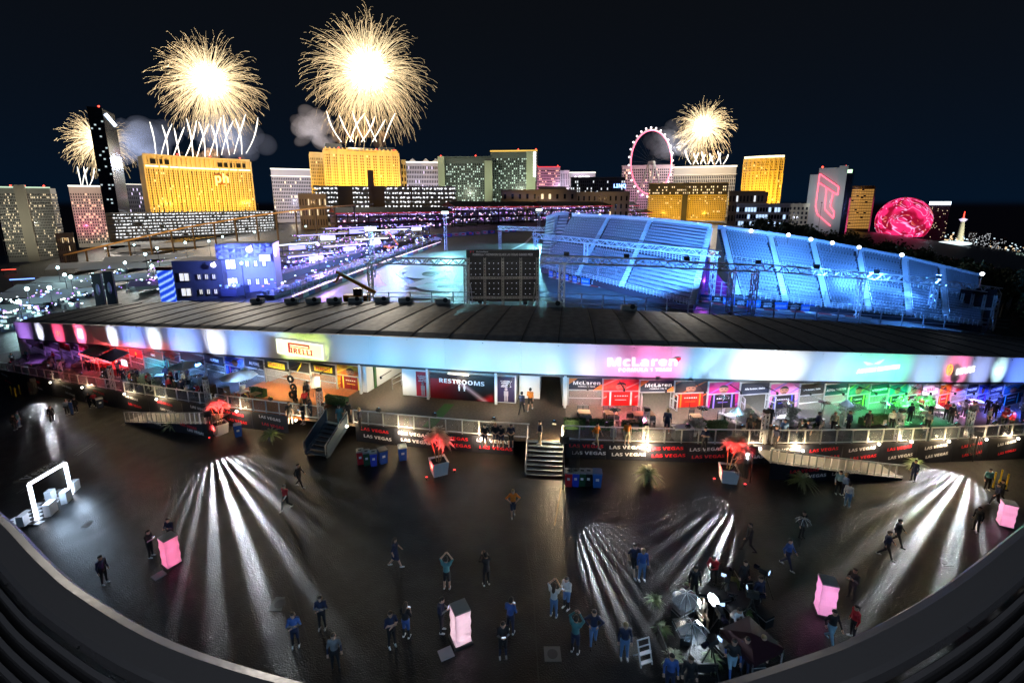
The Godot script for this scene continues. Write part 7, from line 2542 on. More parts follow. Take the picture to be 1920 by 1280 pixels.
func plaza_things():
	planter("white box planter with tall red lit palm by the left ramp end", 413, 812, 3.0, 60)
	planter("white box planter with red lit palm below the restrooms passage", 823, 886, 3.0, 34)
	planter("white box planter with red lit palm beside the projector stripes", 1365, 900, 3.0, 30, 0.3)
	planter("white box planter with red lit plant near the violet terrace", 133, 737, 2.8, 60)
	planter("white box planter with red lit plant by the left stalls", 92, 716, 2.8, 60)
	planter("smaller white box planter furthest along the violet terrace", 40, 706, 2.6, 60)
	planter("white box planter at the far right beside tricolour banner", 1882, 836, 2.6, 30)
	bush_palm("bushy potted palm lit lime green below the orange deck", 508, 826, 1)
	bush_palm("bushy potted palm below the aluminium truss", 1215, 900, 1)
	bush_palm("bushy potted palm before the right ramp skirt", 1503, 912, 1)
	bush_palm("potted palm at the far end of right ramp", 1716, 880, 1, 0.9)
	bush_palm("potted palm in square pot by the left ramp foot", 322, 806, 1, 0.9)
	bush_palm("potted palm between the left planters", 110, 728, 1, 0.9)
	bush_palm("potted palm before the left ramp railings", 162, 742, 1, 0.9)
	bush_palm("potted palm by the far right skirt", 1826, 842, 1, 0.9)
	bin_at("blue wheeled bin beside the left planter", 447, 818, Color(0.02, 0.09, 0.42), Color(0.02, 0.07, 0.3), "blue")
	bin_at("red slim recycling bin in the stair side row", 676, 870, Color(0.5, 0.02, 0.03), Color(0.3, 0.3, 0.3), "red", 0, true)
	bin_at("dark green slim recycling bin in the stair side row", 688, 872, Color(0.02, 0.08, 0.04), Color(0.3, 0.3, 0.3), "green", 0, true)
	bin_at("bright blue slim recycling bin in the stair side row", 701, 873, Color(0.02, 0.06, 0.6), Color(0.3, 0.3, 0.3), "royal", 0, true)
	bin_at("blue wheeled bin with dark open lid after the recycling row", 718, 868, Color(0.02, 0.09, 0.42), Color(0.12, 0.12, 0.12), "blue", 0.3)
	bin_at("blue wheeled bin with white lid casting long shadow", 755, 862, Color(0.02, 0.09, 0.42), Color(0.7, 0.7, 0.7), "blue", 0.1)
	bin_at("red slim recycling bin below the right stair lamp", 1066, 911, Color(0.5, 0.02, 0.03), Color(0.3, 0.3, 0.3), "red", 0, true)
	bin_at("royal blue slim recycling bin below the right stair lamp", 1079, 911, Color(0.02, 0.06, 0.6), Color(0.3, 0.3, 0.3), "royal", 0, true)
	bin_at("dark green slim recycling bin below the right stair lamp", 1091, 911, Color(0.02, 0.08, 0.04), Color(0.3, 0.3, 0.3), "green", 0, true)
	bin_at("black slim bin at the end of right stair row", 1103, 911, Color(0.01, 0.01, 0.012), Color(0.3, 0.3, 0.3), "black", 0, true)
	bin_at("blue wheeled bin at the end of right stair row", 1119, 912, Color(0.03, 0.14, 0.5), Color(0.1, 0.2, 0.4), "sky", 0.1)
	bin_at("dark wheeled bin by the left ramp rail", 188, 764, Color(0.01, 0.015, 0.04), Color(0.5, 0.5, 0.5), "navy", 0.1)
	pillar("pink glowing zigzag pillar between two dark dressed people", 322, 1058, 1.75, Color(1, 0.2, 0.42), 0.95, "pink")
	pillar("pale pink glowing zigzag pillar with dark square top", 864, 1200, 1.65, Color(1, 0.66, 0.78), 0.85, "pale")
	pillar("pink violet glowing pillar near the red jacket person", 1545, 1148, 1.75, Color(1, 0.36, 0.72), 0.95, "violet")
	pillar("pink glowing pillar close to the yellow posts", 1884, 985, 1.7, Color(1, 0.36, 0.62), 0.95, "rose")
	gobo("slatted projector throwing long white stripes across left plaza", 396, 832, 2.5, 450, 1000, 330, 27, 26, 0.46, 4)
	gobo("slatted projector throwing white stripes beside the right palm planter", 1402, 908, 2.4, 1240, 990, 260, 25, 26, 0.42, 9)
	gobo("slatted projector on tall pole beside right stair throwing stripes to crew", 1060, 922, 3.4, 1180, 1060, 270, 20, 24, 0.36, 15)
	gobo("slatted projector throwing white stripes by the yellow posts", 1824, 868, 2.5, 1790, 1000, 260, 25, 26, 0.42, 33)
	gobo("slatted projector throwing short stripes on the far left plaza", 66, 742, 2.0, 48, 790, 50, 16, 22, 0.36, 27)
	# tar seams between the asphalt lanes
	for q in [[[250, 900], [700, 985], [1250, 1010], [1750, 930]], [[150, 1040], [650, 1085], [1080, 1105], [1500, 1080]], [[980, 985], [1000, 1110], [1010, 1280]], [[470, 860], [520, 1010], [590, 1240]]]:
		var line = []
		for e in q: line.append(P(e[0], e[1]))
		strip("tar_seam", line, 0.05, 0.005, mat("tar", Color(0.012, 0.012, 0.013), 0.35))
	# painted double line and covers
	for k in 2:
		strip("painted_line", [P(246 + k * 5, 785), P(30 + k * 8, 925)], 0.07, 0.006, mat("line_grey", Color(0.35, 0.35, 0.36), 0.6))
	strip("expansion_joint", [P(1052, 915), P(1040, 985)], 0.06, 0.006, mat("joint_tan", Color(0.3, 0.2, 0.1), 0.7))
	for q in [[525, 1132, 0.36], [168, 982, 0.3], [1036, 1226, 0.3], [1768, 1053, 0.3]]:
		var n = thing("drain_cover", "metal drain cover %s" % {525: "in the left light stripes", 168: "near the lit photo frame", 1036: "between the phone photographers", 1768: "in the right light stripes"}[q[0]], "drain cover", P(q[0], q[1]) + Vector3(0, 0.008, 0))
		var b = MB.new()
		b.box(Vector3(0, 0, 0), Vector3(q[2] * 2.2, 0.012, q[2] * 2.2))
		part("plate", b, mat("cover_grey", Color(0.16, 0.16, 0.16), 0.5, 0.4), n)
		b = MB.new()
		b.tube(Vector3(0, 0.0, 0), Vector3(0, 0.014, 0), q[2] * 0.7, q[2] * 0.7, 14)
		part("lid", b, mat("cover_dark", Color(0.08, 0.08, 0.08), 0.5, 0.4), n)
	photo_frame()
	crew_corner()
	var k = 0
	for q in [[1862, 915], [1874, 910], [1868, 930], [1886, 918], [22, 742], [30, 744], [38, 740]]:
		var p = P(q[0], q[1])
		var n = thing("marker_post", "slim yellow marker post near the right light stripes" if q[0] > 900 else "slim yellow marker post near the left light stripes", "post", p, 0, "yellow posts right" if q[0] > 900 else "yellow posts left")
		var b = MB.new()
		b.tube(Vector3(0, 0, 0), Vector3(0, 1.3, 0), 0.05, 0.05, 8)
		part("tube", b, mat("post_yellow", Color(0.75, 0.5, 0.02), 0.5), n)
		b = MB.new()
		b.tube(Vector3.ZERO, Vector3(0, 0.06, 0), 0.18, 0.16, 10)
		part("foot", b, mat("tyre"), n)
		k += 1
	# lamps on the wall of the building the camera stands on
	for x in [-13.0, 0.0, 13.0]:
		var p = Vector3(x, 9.0, -1.6)
		var n = thing("wall_lamp", "wall lamp below the balcony lighting the plaza edge", "lamp", p, PI, "wall lamps below the balcony")
		var b = MB.new()
		b.box(Vector3(0, 0, -0.1), Vector3(0.7, 0.3, 0.25))
		part("housing", b, mat("fixture_black"), n)
		b = MB.new()
		b.box(Vector3(0, -0.05, 0.06), Vector3(0.6, 0.2, 0.05))
		part("lens_light", b, glow("wall_lamp", Color(0.5, 0.75, 1), 3), n)
		omni(Vector3(x * 0.25, EYE + 3.6, 1.8), Color(0.8, 0.85, 1), 2.5, 0.2, n)
		spot(p + Vector3(0, -0.1, -0.4), Vector3(x * 1.25, 0.5, -17), Color(0.4, 0.68, 1.0), 55, 50, 0.15, 0.9, n)

func photo_frame():
	var p = P(92, 950)
	var n = thing("photo_booth", "white neon photo frame on a checkered base with pale boxes", "photo booth", p, facing(p, Vector3.ZERO) + 0.75)
	for i in 10:
		for j in 6:
			var b = MB.new()
			b.box(Vector3((i - 4.5) * 0.4, 0.04, (j - 2.5) * 0.4), Vector3(0.395, 0.08, 0.395))
			part("floor_tile", b, mat("tile_white", Color(0.6, 0.6, 0.62), 0.3) if (i + j) % 2 else mat("tile_black", Color(0.02, 0.02, 0.02), 0.3), n)
	var fr = MB.new()
	var c = [Vector3(-1.5, 0.1, 0.6), Vector3(-1.5, 2.7, 0.6), Vector3(1.1, 2.7, 0.6), Vector3(1.1, 0.1, 0.6)]
	for i in 3: fr.bar(c[i], c[i + 1], 0.16)
	part("neon_frame_light", fr, glow("frame_neon", Color(0.85, 0.88, 1), 4.0), n)
	var bk = MB.new()
	bk.box(Vector3(-0.2, 2.85, 0.1), Vector3(2.7, 0.06, 0.9))
	part("header_board", bk, mat("cap_dark"), n)
	lettering("script_words", "Vegas", 0.8, mat("print_white"), n, Transform3D(Basis(Vector3.RIGHT, -PI / 2), Vector3(-0.2, 2.9, 0.1)), Vector3(1, 1, 0.3), false, true)
	for q in [[-0.9, 1.0, 0.7, 0.9], [0.3, 1.0, 0.6, 1.0], [1.6, 0.4, 0.6, 0.9], [0.6, -0.4, 0.5, 0.8], [-2.0, 0.2, 0.5, 0.7]]:
		var b = MB.new()
		b.box(Vector3(q[0], 0.08 + q[3] / 2, q[1]), Vector3(q[2], q[3], 0.4), Basis(Vector3.UP, 0.2))
		part("display_box", b, mat("box_white", Color(0.6, 0.62, 0.66), 0.5), n)
	for i in 2: omni(n.to_global(Vector3(-0.2 + (i * 2 - 1) * 0.9, 1.7, 1.0)), Color(0.55, 0.75, 1), 5, 0.3, n)

func crew_corner():
	# camera crew corner: clear umbrellas, tripods, cases, palms
	var clear = glass()
	for q in [[1282, 1178, "clear dome umbrella over the seated person"], [1292, 1238, "second clear dome umbrella close to the palms"], [1500, 1025, "round silver reflector dish carried across plaza"]]:
		var p = P(q[0], q[1])
		var n = thing("clear_umbrella", q[2], "umbrella", p)
		var R = 0.62 if q[0] != 1500 else 0.4
		var H = 1.75
		var cn = MB.new()
		for i in 8:
			for j in 3:
				var a0 = TAU * i / 8
				var a1 = TAU * (i + 1) / 8
				var e0 = j / 3.0 * 1.2
				var e1 = (j + 1) / 3.0 * 1.2
				var f = func(a, e): return Vector3(cos(a) * sin(e) * R * 1.07, H - R * 0.9 * (1 - cos(e)), sin(a) * sin(e) * R * 1.07)
				cn.quad(f.call(a0, e1), f.call(a0, e0), f.call(a1, e0), f.call(a1, e1))
		var film = mat("umbrella_film", Color(0.7, 0.75, 0.8), 0.15)
		film.albedo_color.a = 0.28
		film.transparency = BaseMaterial3D.TRANSPARENCY_ALPHA
		part("canopy", cn, film, n)
		for i in 8:
			var rb = MB.new()
			var a = TAU * i / 8
			var prev = Vector3(0, H, 0)
			for j in 4:
				var e = (j + 1) / 4.0 * 1.2
				var c = Vector3(cos(a) * sin(e) * R * 1.08, H - R * 0.9 * (1 - cos(e)) + 0.005, sin(a) * sin(e) * R * 1.08)
				rb.bar(prev, c, 0.016)
				prev = c
			part("rib", rb, mat("rib_white", Color(0.6, 0.6, 0.6), 0.4), n)
		var po = MB.new()
		po.tube(Vector3(0, 0.0, 0), Vector3(0, H + 0.05, 0), 0.015, 0.015, 6)
		part("pole", po, mat("chair_metal"), n)
	var k = 0
	for q in [[1228, 1128], [1241, 1182], [1262, 1235], [1376, 1095], [1396, 1150], [1440, 1210], [1335, 1240], [1300, 1100]]:
		bush_palm(["small potted palm at the crew corner edge", "small potted palm left of first clear umbrella", "small bright palm left of second clear umbrella", "small potted palm behind the red jacket", "small palm between tripods", "small palm by the dark canopy", "small palm under second umbrella", "small palm at the back of crew corner"][k], q[0], q[1] + 6, 0, 0.5)
		k += 1
	k = 0
	for q in [[1345, 1200], [1405, 1165], [1360, 1130], [1430, 1120], [1330, 1258]]:
		var p = P(q[0], q[1])
		var n = thing("camera_tripod", ["broadcast camera on tripod facing the white shirt person", "broadcast camera on tripod beside navy operator", "camera on tripod behind clear umbrella", "camera on tripod at the crew corner's far side", "camera on low tripod near the balcony"][k], "camera", p, k * 1.3)
		for j in 3:
			var b = MB.new()
			b.bar(Vector3(0, 1.2, 0), Vector3(cos(j * TAU / 3) * 0.45, 0, sin(j * TAU / 3) * 0.45), 0.04)
			part("leg", b, mat("chair_metal"), n)
		var b = MB.new()
		b.box(Vector3(0, 1.4, 0), Vector3(0.22, 0.26, 0.5))
		part("camera_body", b, mat("fixture_black"), n)
		b = MB.new()
		b.tube(Vector3(0, 1.42, 0.25), Vector3(0, 1.42, 0.5), 0.09, 0.11, 10)
		part("lens", b, mat("lens_black", Color(0.01, 0.01, 0.02), 0.1), n)
		b = MB.new()
		b.box(Vector3(0.16, 1.55, -0.2), Vector3(0.2, 0.14, 0.03))
		part("monitor_screen", b, glow("cam_screen", Color(0.5, 0.7, 1), 1.5), n)
		k += 1
	for i in 16:
		var p = P(1250 + rng.randf() * 180, 1085 + rng.randf() * 175)
		var n = thing("flight_case", "black flight case among the camera crew gear", "case", p, rng.randf() * 3, "flight cases of the camera crew")
		var b = MB.new()
		b.box(Vector3(0, 0.3, 0), Vector3(0.8, 0.55, 0.5))
		part("shell", b, mat("case_black", Color(0.015, 0.015, 0.017), 0.5), n)
		b = MB.new()
		b.box(Vector3(0, 0.44, 0), Vector3(0.815, 0.04, 0.515))
		part("metal_edge", b, mat("steel_rail"), n)
	# canopy
	var p = P(1402, 1250)
	var n = thing("crew_canopy", "dark maroon pop up canopy over monitors", "canopy", p, 0.4)
	var b = MB.new()
	for i in 4:
		var r = Basis(Vector3.UP, i * PI / 2)
		b.tri(r * Vector3(-0.8, 1.35, 0.8), r * Vector3(0.8, 1.35, 0.8), Vector3(0, 1.6, 0))
		b.quad(r * Vector3(-0.8, 1.15, 0.8), r * Vector3(0.8, 1.15, 0.8), r * Vector3(0.8, 1.35, 0.8), r * Vector3(-0.8, 1.35, 0.8))
	part("fabric", b, mat("canopy_maroon", Color(0.03, 0.008, 0.014), 0.5), n)
	for s in [[-1, -1], [1, -1], [-1, 1], [1, 1]]:
		b = MB.new()
		b.bar(Vector3(s[0] * 0.78, 0, s[1] * 0.78), Vector3(s[0] * 0.78, 1.3, s[1] * 0.78), 0.04)
		part("leg", b, mat("steel_rail"), n)
	b = MB.new()
	b.box(Vector3(0, 1.0, 0.3), Vector3(0.9, 0.5, 0.06))
	part("monitor_screen", b, glow("cam_screen"), n)
	# soft light and folding chair
	p = P(1337, 1172)
	n = thing("studio_lamp", "white softbox lamp shining on the seated person", "studio lamp", p, -1.0)
	b = MB.new()
	b.tube(Vector3(0, 0.0, 0), Vector3(0, 1.3, 0), 0.02, 0.02, 6)
	part("stand", b, mat("chair_metal"), n)
	b = MB.new()
	b.tube(Vector3(0, 1.35, -0.2), Vector3(0, 1.35, 0.15), 0.1, 0.32, 8, false)
	part("softbox", b, mat("fixture_black"), n)
	b = MB.new()
	b.disc(Vector3(0, 1.35, 0.14), 0.3, Vector3(0, 0, 1), 8)
	part("diffuser_light", b, glow("softbox", Color(0.8, 0.9, 1), 5), n)
	spot(n.to_global(Vector3(0, 1.35, 0.25)), n.to_global(Vector3(0, 0.9, 2.0)), Color(0.75, 0.88, 1), 8, 60, 0.2, 0.5, n)
	p = P(1206, 1238)
	n = thing("folding_chair", "white folding step chair near the crew corner", "chair", p, 0.3)
	for s in [-1, 1]:
		b = MB.new()
		b.bar(Vector3(s * 0.25, 0, 0.25), Vector3(s * 0.25, 0.95, -0.1), 0.04)
		b.bar(Vector3(s * 0.25, 0, -0.3), Vector3(s * 0.25, 0.5, 0.1), 0.04)
		part("side_frame", b, mat("box_white", Color(0.6, 0.62, 0.66), 0.5), n)
	for y in [[0.45, 0.08], [0.7, 0.0], [0.93, -0.09], [0.15, 0.2]]:
		b = MB.new()
		b.box(Vector3(0, y[0], y[1]), Vector3(0.5, 0.03, 0.14 if y[0] < 0.6 else 0.04))
		part("slat", b, mat("box_white"), n)
	# low barrier round the corner
	n = thing("crew_barrier", "low black barrier enclosing the camera crew corner", "barrier")
	var pts = [P(1232, 1190), P(1262, 1262), P(1345, 1262)]
	for i in 2:
		b = MB.new()
		b.bar(pts[i] + Vector3(0, 0.25, 0), pts[i + 1] + Vector3(0, 0.25, 0), 0.06, 0.4)
		part("panel", b, mat("case_black"), n)

# ---------------------------------------------------------------- people
# one continuous skin per pose: tapered capsules joined by a smooth minimum, meshed as surface nets
# regions: 0 skin, 1 hair, 2 top, 3 forearm, 4 trousers, 5 calf, 6 shoe
func body_mesh(J: Dictionary, dress := false) -> ArrayMesh:
	var bones = []
	var cap = func(a, b, ra, rb, reg, k): bones.append([a, b, ra, rb, reg, k])
	cap.call(J.pel + Vector3(0, -0.02, 0), J.pel + Vector3(0, 0.06, 0), 0.155, 0.145, 4 if not dress else 2, 0.05)
	cap.call(J.pel + Vector3(0, 0.1, 0), J.che, 0.14, 0.165, 2, 0.06)
	cap.call(J.sl, J.sr, 0.085, 0.085, 2, 0.06)
	cap.call(J.che, J.nek, 0.11, 0.058, 2, 0.05)
	cap.call(J.nek, J.hed, 0.055, 0.06, 0, 0.03)
	cap.call(J.hed + J.fwd * 0.005, J.hed + Vector3(0, 0.075, 0), 0.088, 0.098, 0, 0.02)
	cap.call(J.hed + J.fwd * 0.06 + Vector3(0, -0.045, 0), J.hed + J.fwd * 0.05, 0.045, 0.05, 0, 0.03)
	cap.call(J.hed + J.fwd * 0.098 + Vector3(0, 0.005, 0), J.hed + J.fwd * 0.09 + Vector3(0, 0.045, 0), 0.02, 0.012, 0, 0.01)
	for s in [-1, 1]: cap.call(J.hed + J.side * s * 0.095 + Vector3(0, 0.0, 0), J.hed + J.side * s * 0.098 + Vector3(0, 0.04, 0), 0.018, 0.02, 0, 0.01)
	cap.call(J.hed - J.fwd * 0.03 + Vector3(0, 0.055, 0), J.hed + J.fwd * 0.015 + Vector3(0, 0.1, 0), 0.1, 0.095, 1, 0.01)
	if J.get("long", false): cap.call(J.hed - J.fwd * 0.06 + Vector3(0, 0.03, 0), J.nek - J.fwd * 0.09 + Vector3(0, -0.08, 0), 0.085, 0.06, 1, 0.02)
	for s in ["l", "r"]:
		cap.call(J["s" + s], J["e" + s], 0.07, 0.05, 2, 0.04)
		cap.call(J["e" + s], J["w" + s], 0.046, 0.034, 3, 0.025)
		var hd = (J["w" + s] - J["e" + s]).normalized()
		cap.call(J["w" + s], J["w" + s] + hd * 0.075, 0.034, 0.036, 0, 0.02)
		cap.call(J["h" + s], J["k" + s], 0.105, 0.066, 4, 0.05)
		cap.call(J["k" + s], J["a" + s], 0.062, 0.042, 5, 0.03)
		var ft = J.get("f" + s, J.fwd)
		cap.call(J["a" + s] + Vector3(0, -0.045, 0) - ft * 0.04, J["a" + s] + Vector3(0, -0.055, 0) + ft * 0.15, 0.045, 0.038, 6, 0.02)
	if dress: cap.call(J.pel, J.pel + Vector3(0, -0.28, 0), 0.16, 0.21, 2, 0.04)
	var lo = Vector3.ONE * 9
	var hi = -lo
	for b in bones:
		for e in [[b[0], b[2]], [b[1], b[3]]]:
			lo = lo.min(e[0] - Vector3.ONE * (e[1] + 0.08))
			hi = hi.max(e[0] + Vector3.ONE * (e[1] + 0.08))
	var cs = 0.026
	var nx = int((hi.x - lo.x) / cs) + 2
	var ny = int((hi.y - lo.y) / cs) + 2
	var nz = int((hi.z - lo.z) / cs) + 2
	var f = PackedFloat32Array()
	f.resize(nx * ny * nz)
	f.fill(0.3)
	for b in bones:
		var pa: Vector3 = b[0]
		var pb: Vector3 = b[1]
		var m = maxf(b[2], b[3]) + 0.075
		var l0 = (pa.min(pb) - Vector3.ONE * m - lo) / cs
		var l1 = (pa.max(pb) + Vector3.ONE * m - lo) / cs
		var ab = pb - pa
		var ll = maxf(ab.length_squared(), 1e-8)
		var ra: float = b[2]
		var dr: float = b[3] - b[2]
		var kk: float = b[5]
		for z in range(maxi(0, int(l0.z)), mini(nz, int(l1.z) + 1)):
			for y in range(maxi(0, int(l0.y)), mini(ny, int(l1.y) + 1)):
				var row = (z * ny + y) * nx
				for x in range(maxi(0, int(l0.x)), mini(nx, int(l1.x) + 1)):
					var p = lo + Vector3(x, y, z) * cs - pa
					var t = clampf(p.dot(ab) / ll, 0.0, 1.0)
					var d = (p - ab * t).length() - (ra + dr * t)
					var o = f[row + x]
					var h = maxf(kk - absf(o - d), 0.0) / kk
					f[row + x] = minf(o, d) - h * h * kk * 0.25
	var vid = {}
	var verts = []
	var regs = []
	var sy = nx
	var sz = nx * ny
	for z in nz - 1:
		for y in ny - 1:
			for x in nx - 1:
				var i = z * sz + y * sy + x
				var v0 = f[i]
				if v0 > 0.12 or v0 < -0.12: continue
				var c = [v0, f[i + 1], f[i + sy], f[i + sy + 1], f[i + sz], f[i + sz + 1], f[i + sz + sy], f[i + sz + sy + 1]]
				var neg = 0
				for q in c:
					if q < 0: neg += 1
				if neg == 0 or neg == 8: continue
				var s = Vector3.ZERO
				var cnt = 0
				for e in [[0, 1], [2, 3], [4, 5], [6, 7], [0, 2], [1, 3], [4, 6], [5, 7], [0, 4], [1, 5], [2, 6], [3, 7]]:
					var a = c[e[0]]
					var b = c[e[1]]
					if (a < 0) != (b < 0):
						var t = a / (a - b)
						var A = Vector3(e[0] & 1, (e[0] >> 1) & 1, e[0] >> 2)
						var B = Vector3(e[1] & 1, (e[1] >> 1) & 1, e[1] >> 2)
						s += A.lerp(B, t)
						cnt += 1
				var p = lo + (Vector3(x, y, z) + s / cnt) * cs
				vid[i] = verts.size()
				verts.append(p)
				var best = 9.0
				var reg = 0
				for bn in bones:
					var ab: Vector3 = bn[1] - bn[0]
					var t = clampf((p - bn[0]).dot(ab) / maxf(ab.length_squared(), 1e-8), 0, 1)
					var d = (p - bn[0] - ab * t).length() - lerpf(bn[2], bn[3], t)
					if d < best:
						best = d
						reg = bn[4]
				if reg == 1 and (p - J.hed).dot(J.fwd) > 0.065 and p.y < J.hed.y + 0.10: reg = 0
				regs.append(reg)
	var tris = [[], [], [], [], [], [], []]
	var normals = []
	normals.resize(verts.size())
	normals.fill(Vector3.ZERO)
	var emit = func(a, b, c, d, flip):
		var q = [a, b, c, d] if not flip else [a, d, c, b]
		for t in [[q[0], q[1], q[2]], [q[0], q[2], q[3]]]:
			var nn = (verts[t[1]] - verts[t[0]]).cross(verts[t[2]] - verts[t[0]])
			for k in t: normals[k] += nn
			var r = regs[t[0]]
			if regs[t[1]] == regs[t[2]]: r = regs[t[1]]
			tris[r].append(t)
	for i in vid:
		var x = i % nx
		var y = (i / nx) % ny
		var z = i / sz
		if x > 0 and y > 0 and z > 0:
			var s0 = f[i] < 0
			if s0 != (f[i + 1] < 0) and vid.has(i - sy) and vid.has(i - sz) and vid.has(i - sy - sz): emit.call(vid[i], vid[i - sy], vid[i - sy - sz], vid[i - sz], not s0)
			if s0 != (f[i + sy] < 0) and vid.has(i - 1) and vid.has(i - sz) and vid.has(i - 1 - sz): emit.call(vid[i], vid[i - sz], vid[i - 1 - sz], vid[i - 1], not s0)
			if s0 != (f[i + sz] < 0) and vid.has(i - 1) and vid.has(i - sy) and vid.has(i - 1 - sy): emit.call(vid[i], vid[i - 1], vid[i - 1 - sy], vid[i - sy], not s0)
	# make all normals point outward
	var cen = J.pel
	var out_ = 0.0
	for k in verts.size(): out_ += normals[k].dot(verts[k] - Vector3(cen.x, verts[k].y, cen.z))
	var flip = out_ < 0
	# fingers: five short tapered rods rooted in the palm
	var fing = MB.new()
	for s in ["l", "r"]:
		var hd = (J["w" + s] - J["e" + s]).normalized()
		var ax = hd.cross(J.fwd if absf(hd.dot(J.fwd)) < 0.8 else J.side).normalized()
		var base = J["w" + s] + hd * 0.085
		for k in 4:
			var o = base + ax * (k - 1.5) * 0.021
			var mid = o + hd * 0.035 * [0.9, 1.1, 1.05, 0.8][k]
			fing.tube(o, mid, 0.0095, 0.0088, 4, false)
			fing.tube(mid, mid + (hd * 0.8 + J.fwd * 0.4) * 0.03, 0.0088, 0.007, 4)
		var th = J["w" + s] + hd * 0.03 + ax * 0.03
		fing.tube(th, th + (hd * 0.7 + ax * 0.7) * 0.05, 0.011, 0.008, 4)
	var m = ArrayMesh.new()
	for r in 7:
		var pv = PackedVector3Array()
		var pn = PackedVector3Array()
		for t in tris[r]:
			var q = [t[0], t[2], t[1]] if not flip else [t[0], t[1], t[2]]
			for k in q:
				pv.append(verts[k])
				pn.append((normals[k] if not flip else -normals[k]).normalized())
		if r == 0:
			pv.append_array(fing.v)
			pn.append_array(fing.n)
		if pv.size() == 0:
			pv.append_array([J.pel, J.pel + Vector3(0.001, 0, 0), J.pel + Vector3(0, 0.001, 0)])
			pn.append_array([Vector3.UP, Vector3.UP, Vector3.UP])
		var a = []
		a.resize(Mesh.ARRAY_MAX)
		a[Mesh.ARRAY_VERTEX] = pv
		a[Mesh.ARRAY_NORMAL] = pn
		m.add_surface_from_arrays(Mesh.PRIMITIVE_TRIANGLES, a)
	return m

func pose(kind: String) -> Dictionary:
	var J = {"fwd": Vector3(0, 0, 1), "side": Vector3(1, 0, 0), "pel": Vector3(0, 0.95, 0), "che": Vector3(0, 1.30, 0.0), "nek": Vector3(0, 1.48, 0.0), "hed": Vector3(0, 1.60, 0.02),
		"sl": Vector3(-0.17, 1.41, 0), "sr": Vector3(0.17, 1.41, 0), "el": Vector3(-0.25, 1.13, -0.02), "er": Vector3(0.25, 1.13, -0.02), "wl": Vector3(-0.26, 0.88, 0.06), "wr": Vector3(0.26, 0.88, 0.06),
		"hl": Vector3(-0.09, 0.90, 0), "hr": Vector3(0.09, 0.90, 0), "kl": Vector3(-0.11, 0.50, 0.02), "kr": Vector3(0.11, 0.50, 0.02), "al": Vector3(-0.13, 0.095, 0), "ar": Vector3(0.13, 0.095, 0)}
	match kind:
		"walk":
			J.kl = Vector3(-0.10, 0.52, 0.16); J.al = Vector3(-0.10, 0.10, 0.30)
			J.kr = Vector3(0.10, 0.50, -0.04); J.ar = Vector3(0.10, 0.13, -0.36)
			J.el = Vector3(-0.25, 1.15, -0.14); J.wl = Vector3(-0.24, 0.93, -0.08)
			J.er = Vector3(0.25, 1.15, 0.1); J.wr = Vector3(0.22, 0.97, 0.28)
		"phone":
			J.el = Vector3(-0.27, 1.26, 0.2); J.wl = Vector3(-0.10, 1.50, 0.33)
			J.er = Vector3(0.27, 1.26, 0.2); J.wr = Vector3(0.10, 1.50, 0.33)
		"phone_low":
			J.el = Vector3(-0.24, 1.14, 0.06); J.wl = Vector3(-0.08, 1.22, 0.28)
			J.er = Vector3(0.24, 1.14, 0.06); J.wr = Vector3(0.08, 1.22, 0.28)
			J.hed = Vector3(0, 1.59, 0.06)
		"raise":
			J.el = Vector3(-0.30, 1.58, 0.1); J.wl = Vector3(-0.10, 1.80, 0.16)
			J.er = Vector3(0.30, 1.58, 0.1); J.wr = Vector3(0.10, 1.80, 0.16)
		"hips":
			J.el = Vector3(-0.40, 1.16, -0.06); J.wl = Vector3(-0.19, 1.00, 0.06)
			J.er = Vector3(0.40, 1.16, -0.06); J.wr = Vector3(0.19, 1.00, 0.06)
			J.kl = Vector3(-0.09, 0.52, 0.1); J.al = Vector3(-0.09, 0.10, 0.16)
			J.kr = Vector3(0.09, 0.49, -0.02); J.ar = Vector3(0.10, 0.11, -0.18)
		"crossed":
			J.el = Vector3(-0.27, 1.15, 0.06); J.wl = Vector3(0.04, 1.20, 0.2)
			J.er = Vector3(0.27, 1.15, 0.06); J.wr = Vector3(-0.04, 1.16, 0.23)
		"lean":
			J.che = Vector3(0, 1.25, 0.12); J.nek = Vector3(0, 1.41, 0.2); J.hed = Vector3(0, 1.52, 0.26)
			J.sl = Vector3(-0.17, 1.34, 0.17); J.sr = Vector3(0.17, 1.34, 0.17)
			J.el = Vector3(-0.24, 1.12, 0.3); J.wl = Vector3(-0.08, 1.1, 0.48)
			J.er = Vector3(0.24, 1.12, 0.3); J.wr = Vector3(0.08, 1.08, 0.48)
		"sit":
			J.pel = Vector3(0, 0.52, 0); J.che = Vector3(0, 0.88, 0.02); J.nek = Vector3(0, 1.05, 0.03); J.hed = Vector3(0, 1.17, 0.06)
			J.sl = Vector3(-0.17, 0.99, 0.02); J.sr = Vector3(0.17, 0.99, 0.02)
			J.el = Vector3(-0.24, 0.74, 0.08); J.wl = Vector3(-0.12, 0.66, 0.3)
			J.er = Vector3(0.24, 0.74, 0.08); J.wr = Vector3(0.12, 0.66, 0.3)
			J.hl = Vector3(-0.09, 0.49, 0.02); J.hr = Vector3(0.09, 0.49, 0.02)
			J.kl = Vector3(-0.14, 0.52, 0.42); J.kr = Vector3(0.14, 0.52, 0.42)
			J.al = Vector3(-0.15, 0.095, 0.40); J.ar = Vector3(0.15, 0.095, 0.44)
	return J

var bodies := {}
func body(kind: String, long := false, dress := false) -> ArrayMesh:
	var key = "%s%s%s" % [kind, long, dress]
	if not bodies.has(key):
		var J = pose(kind)
		J.long = long
		bodies[key] = body_mesh(J, dress)
	return bodies[key]

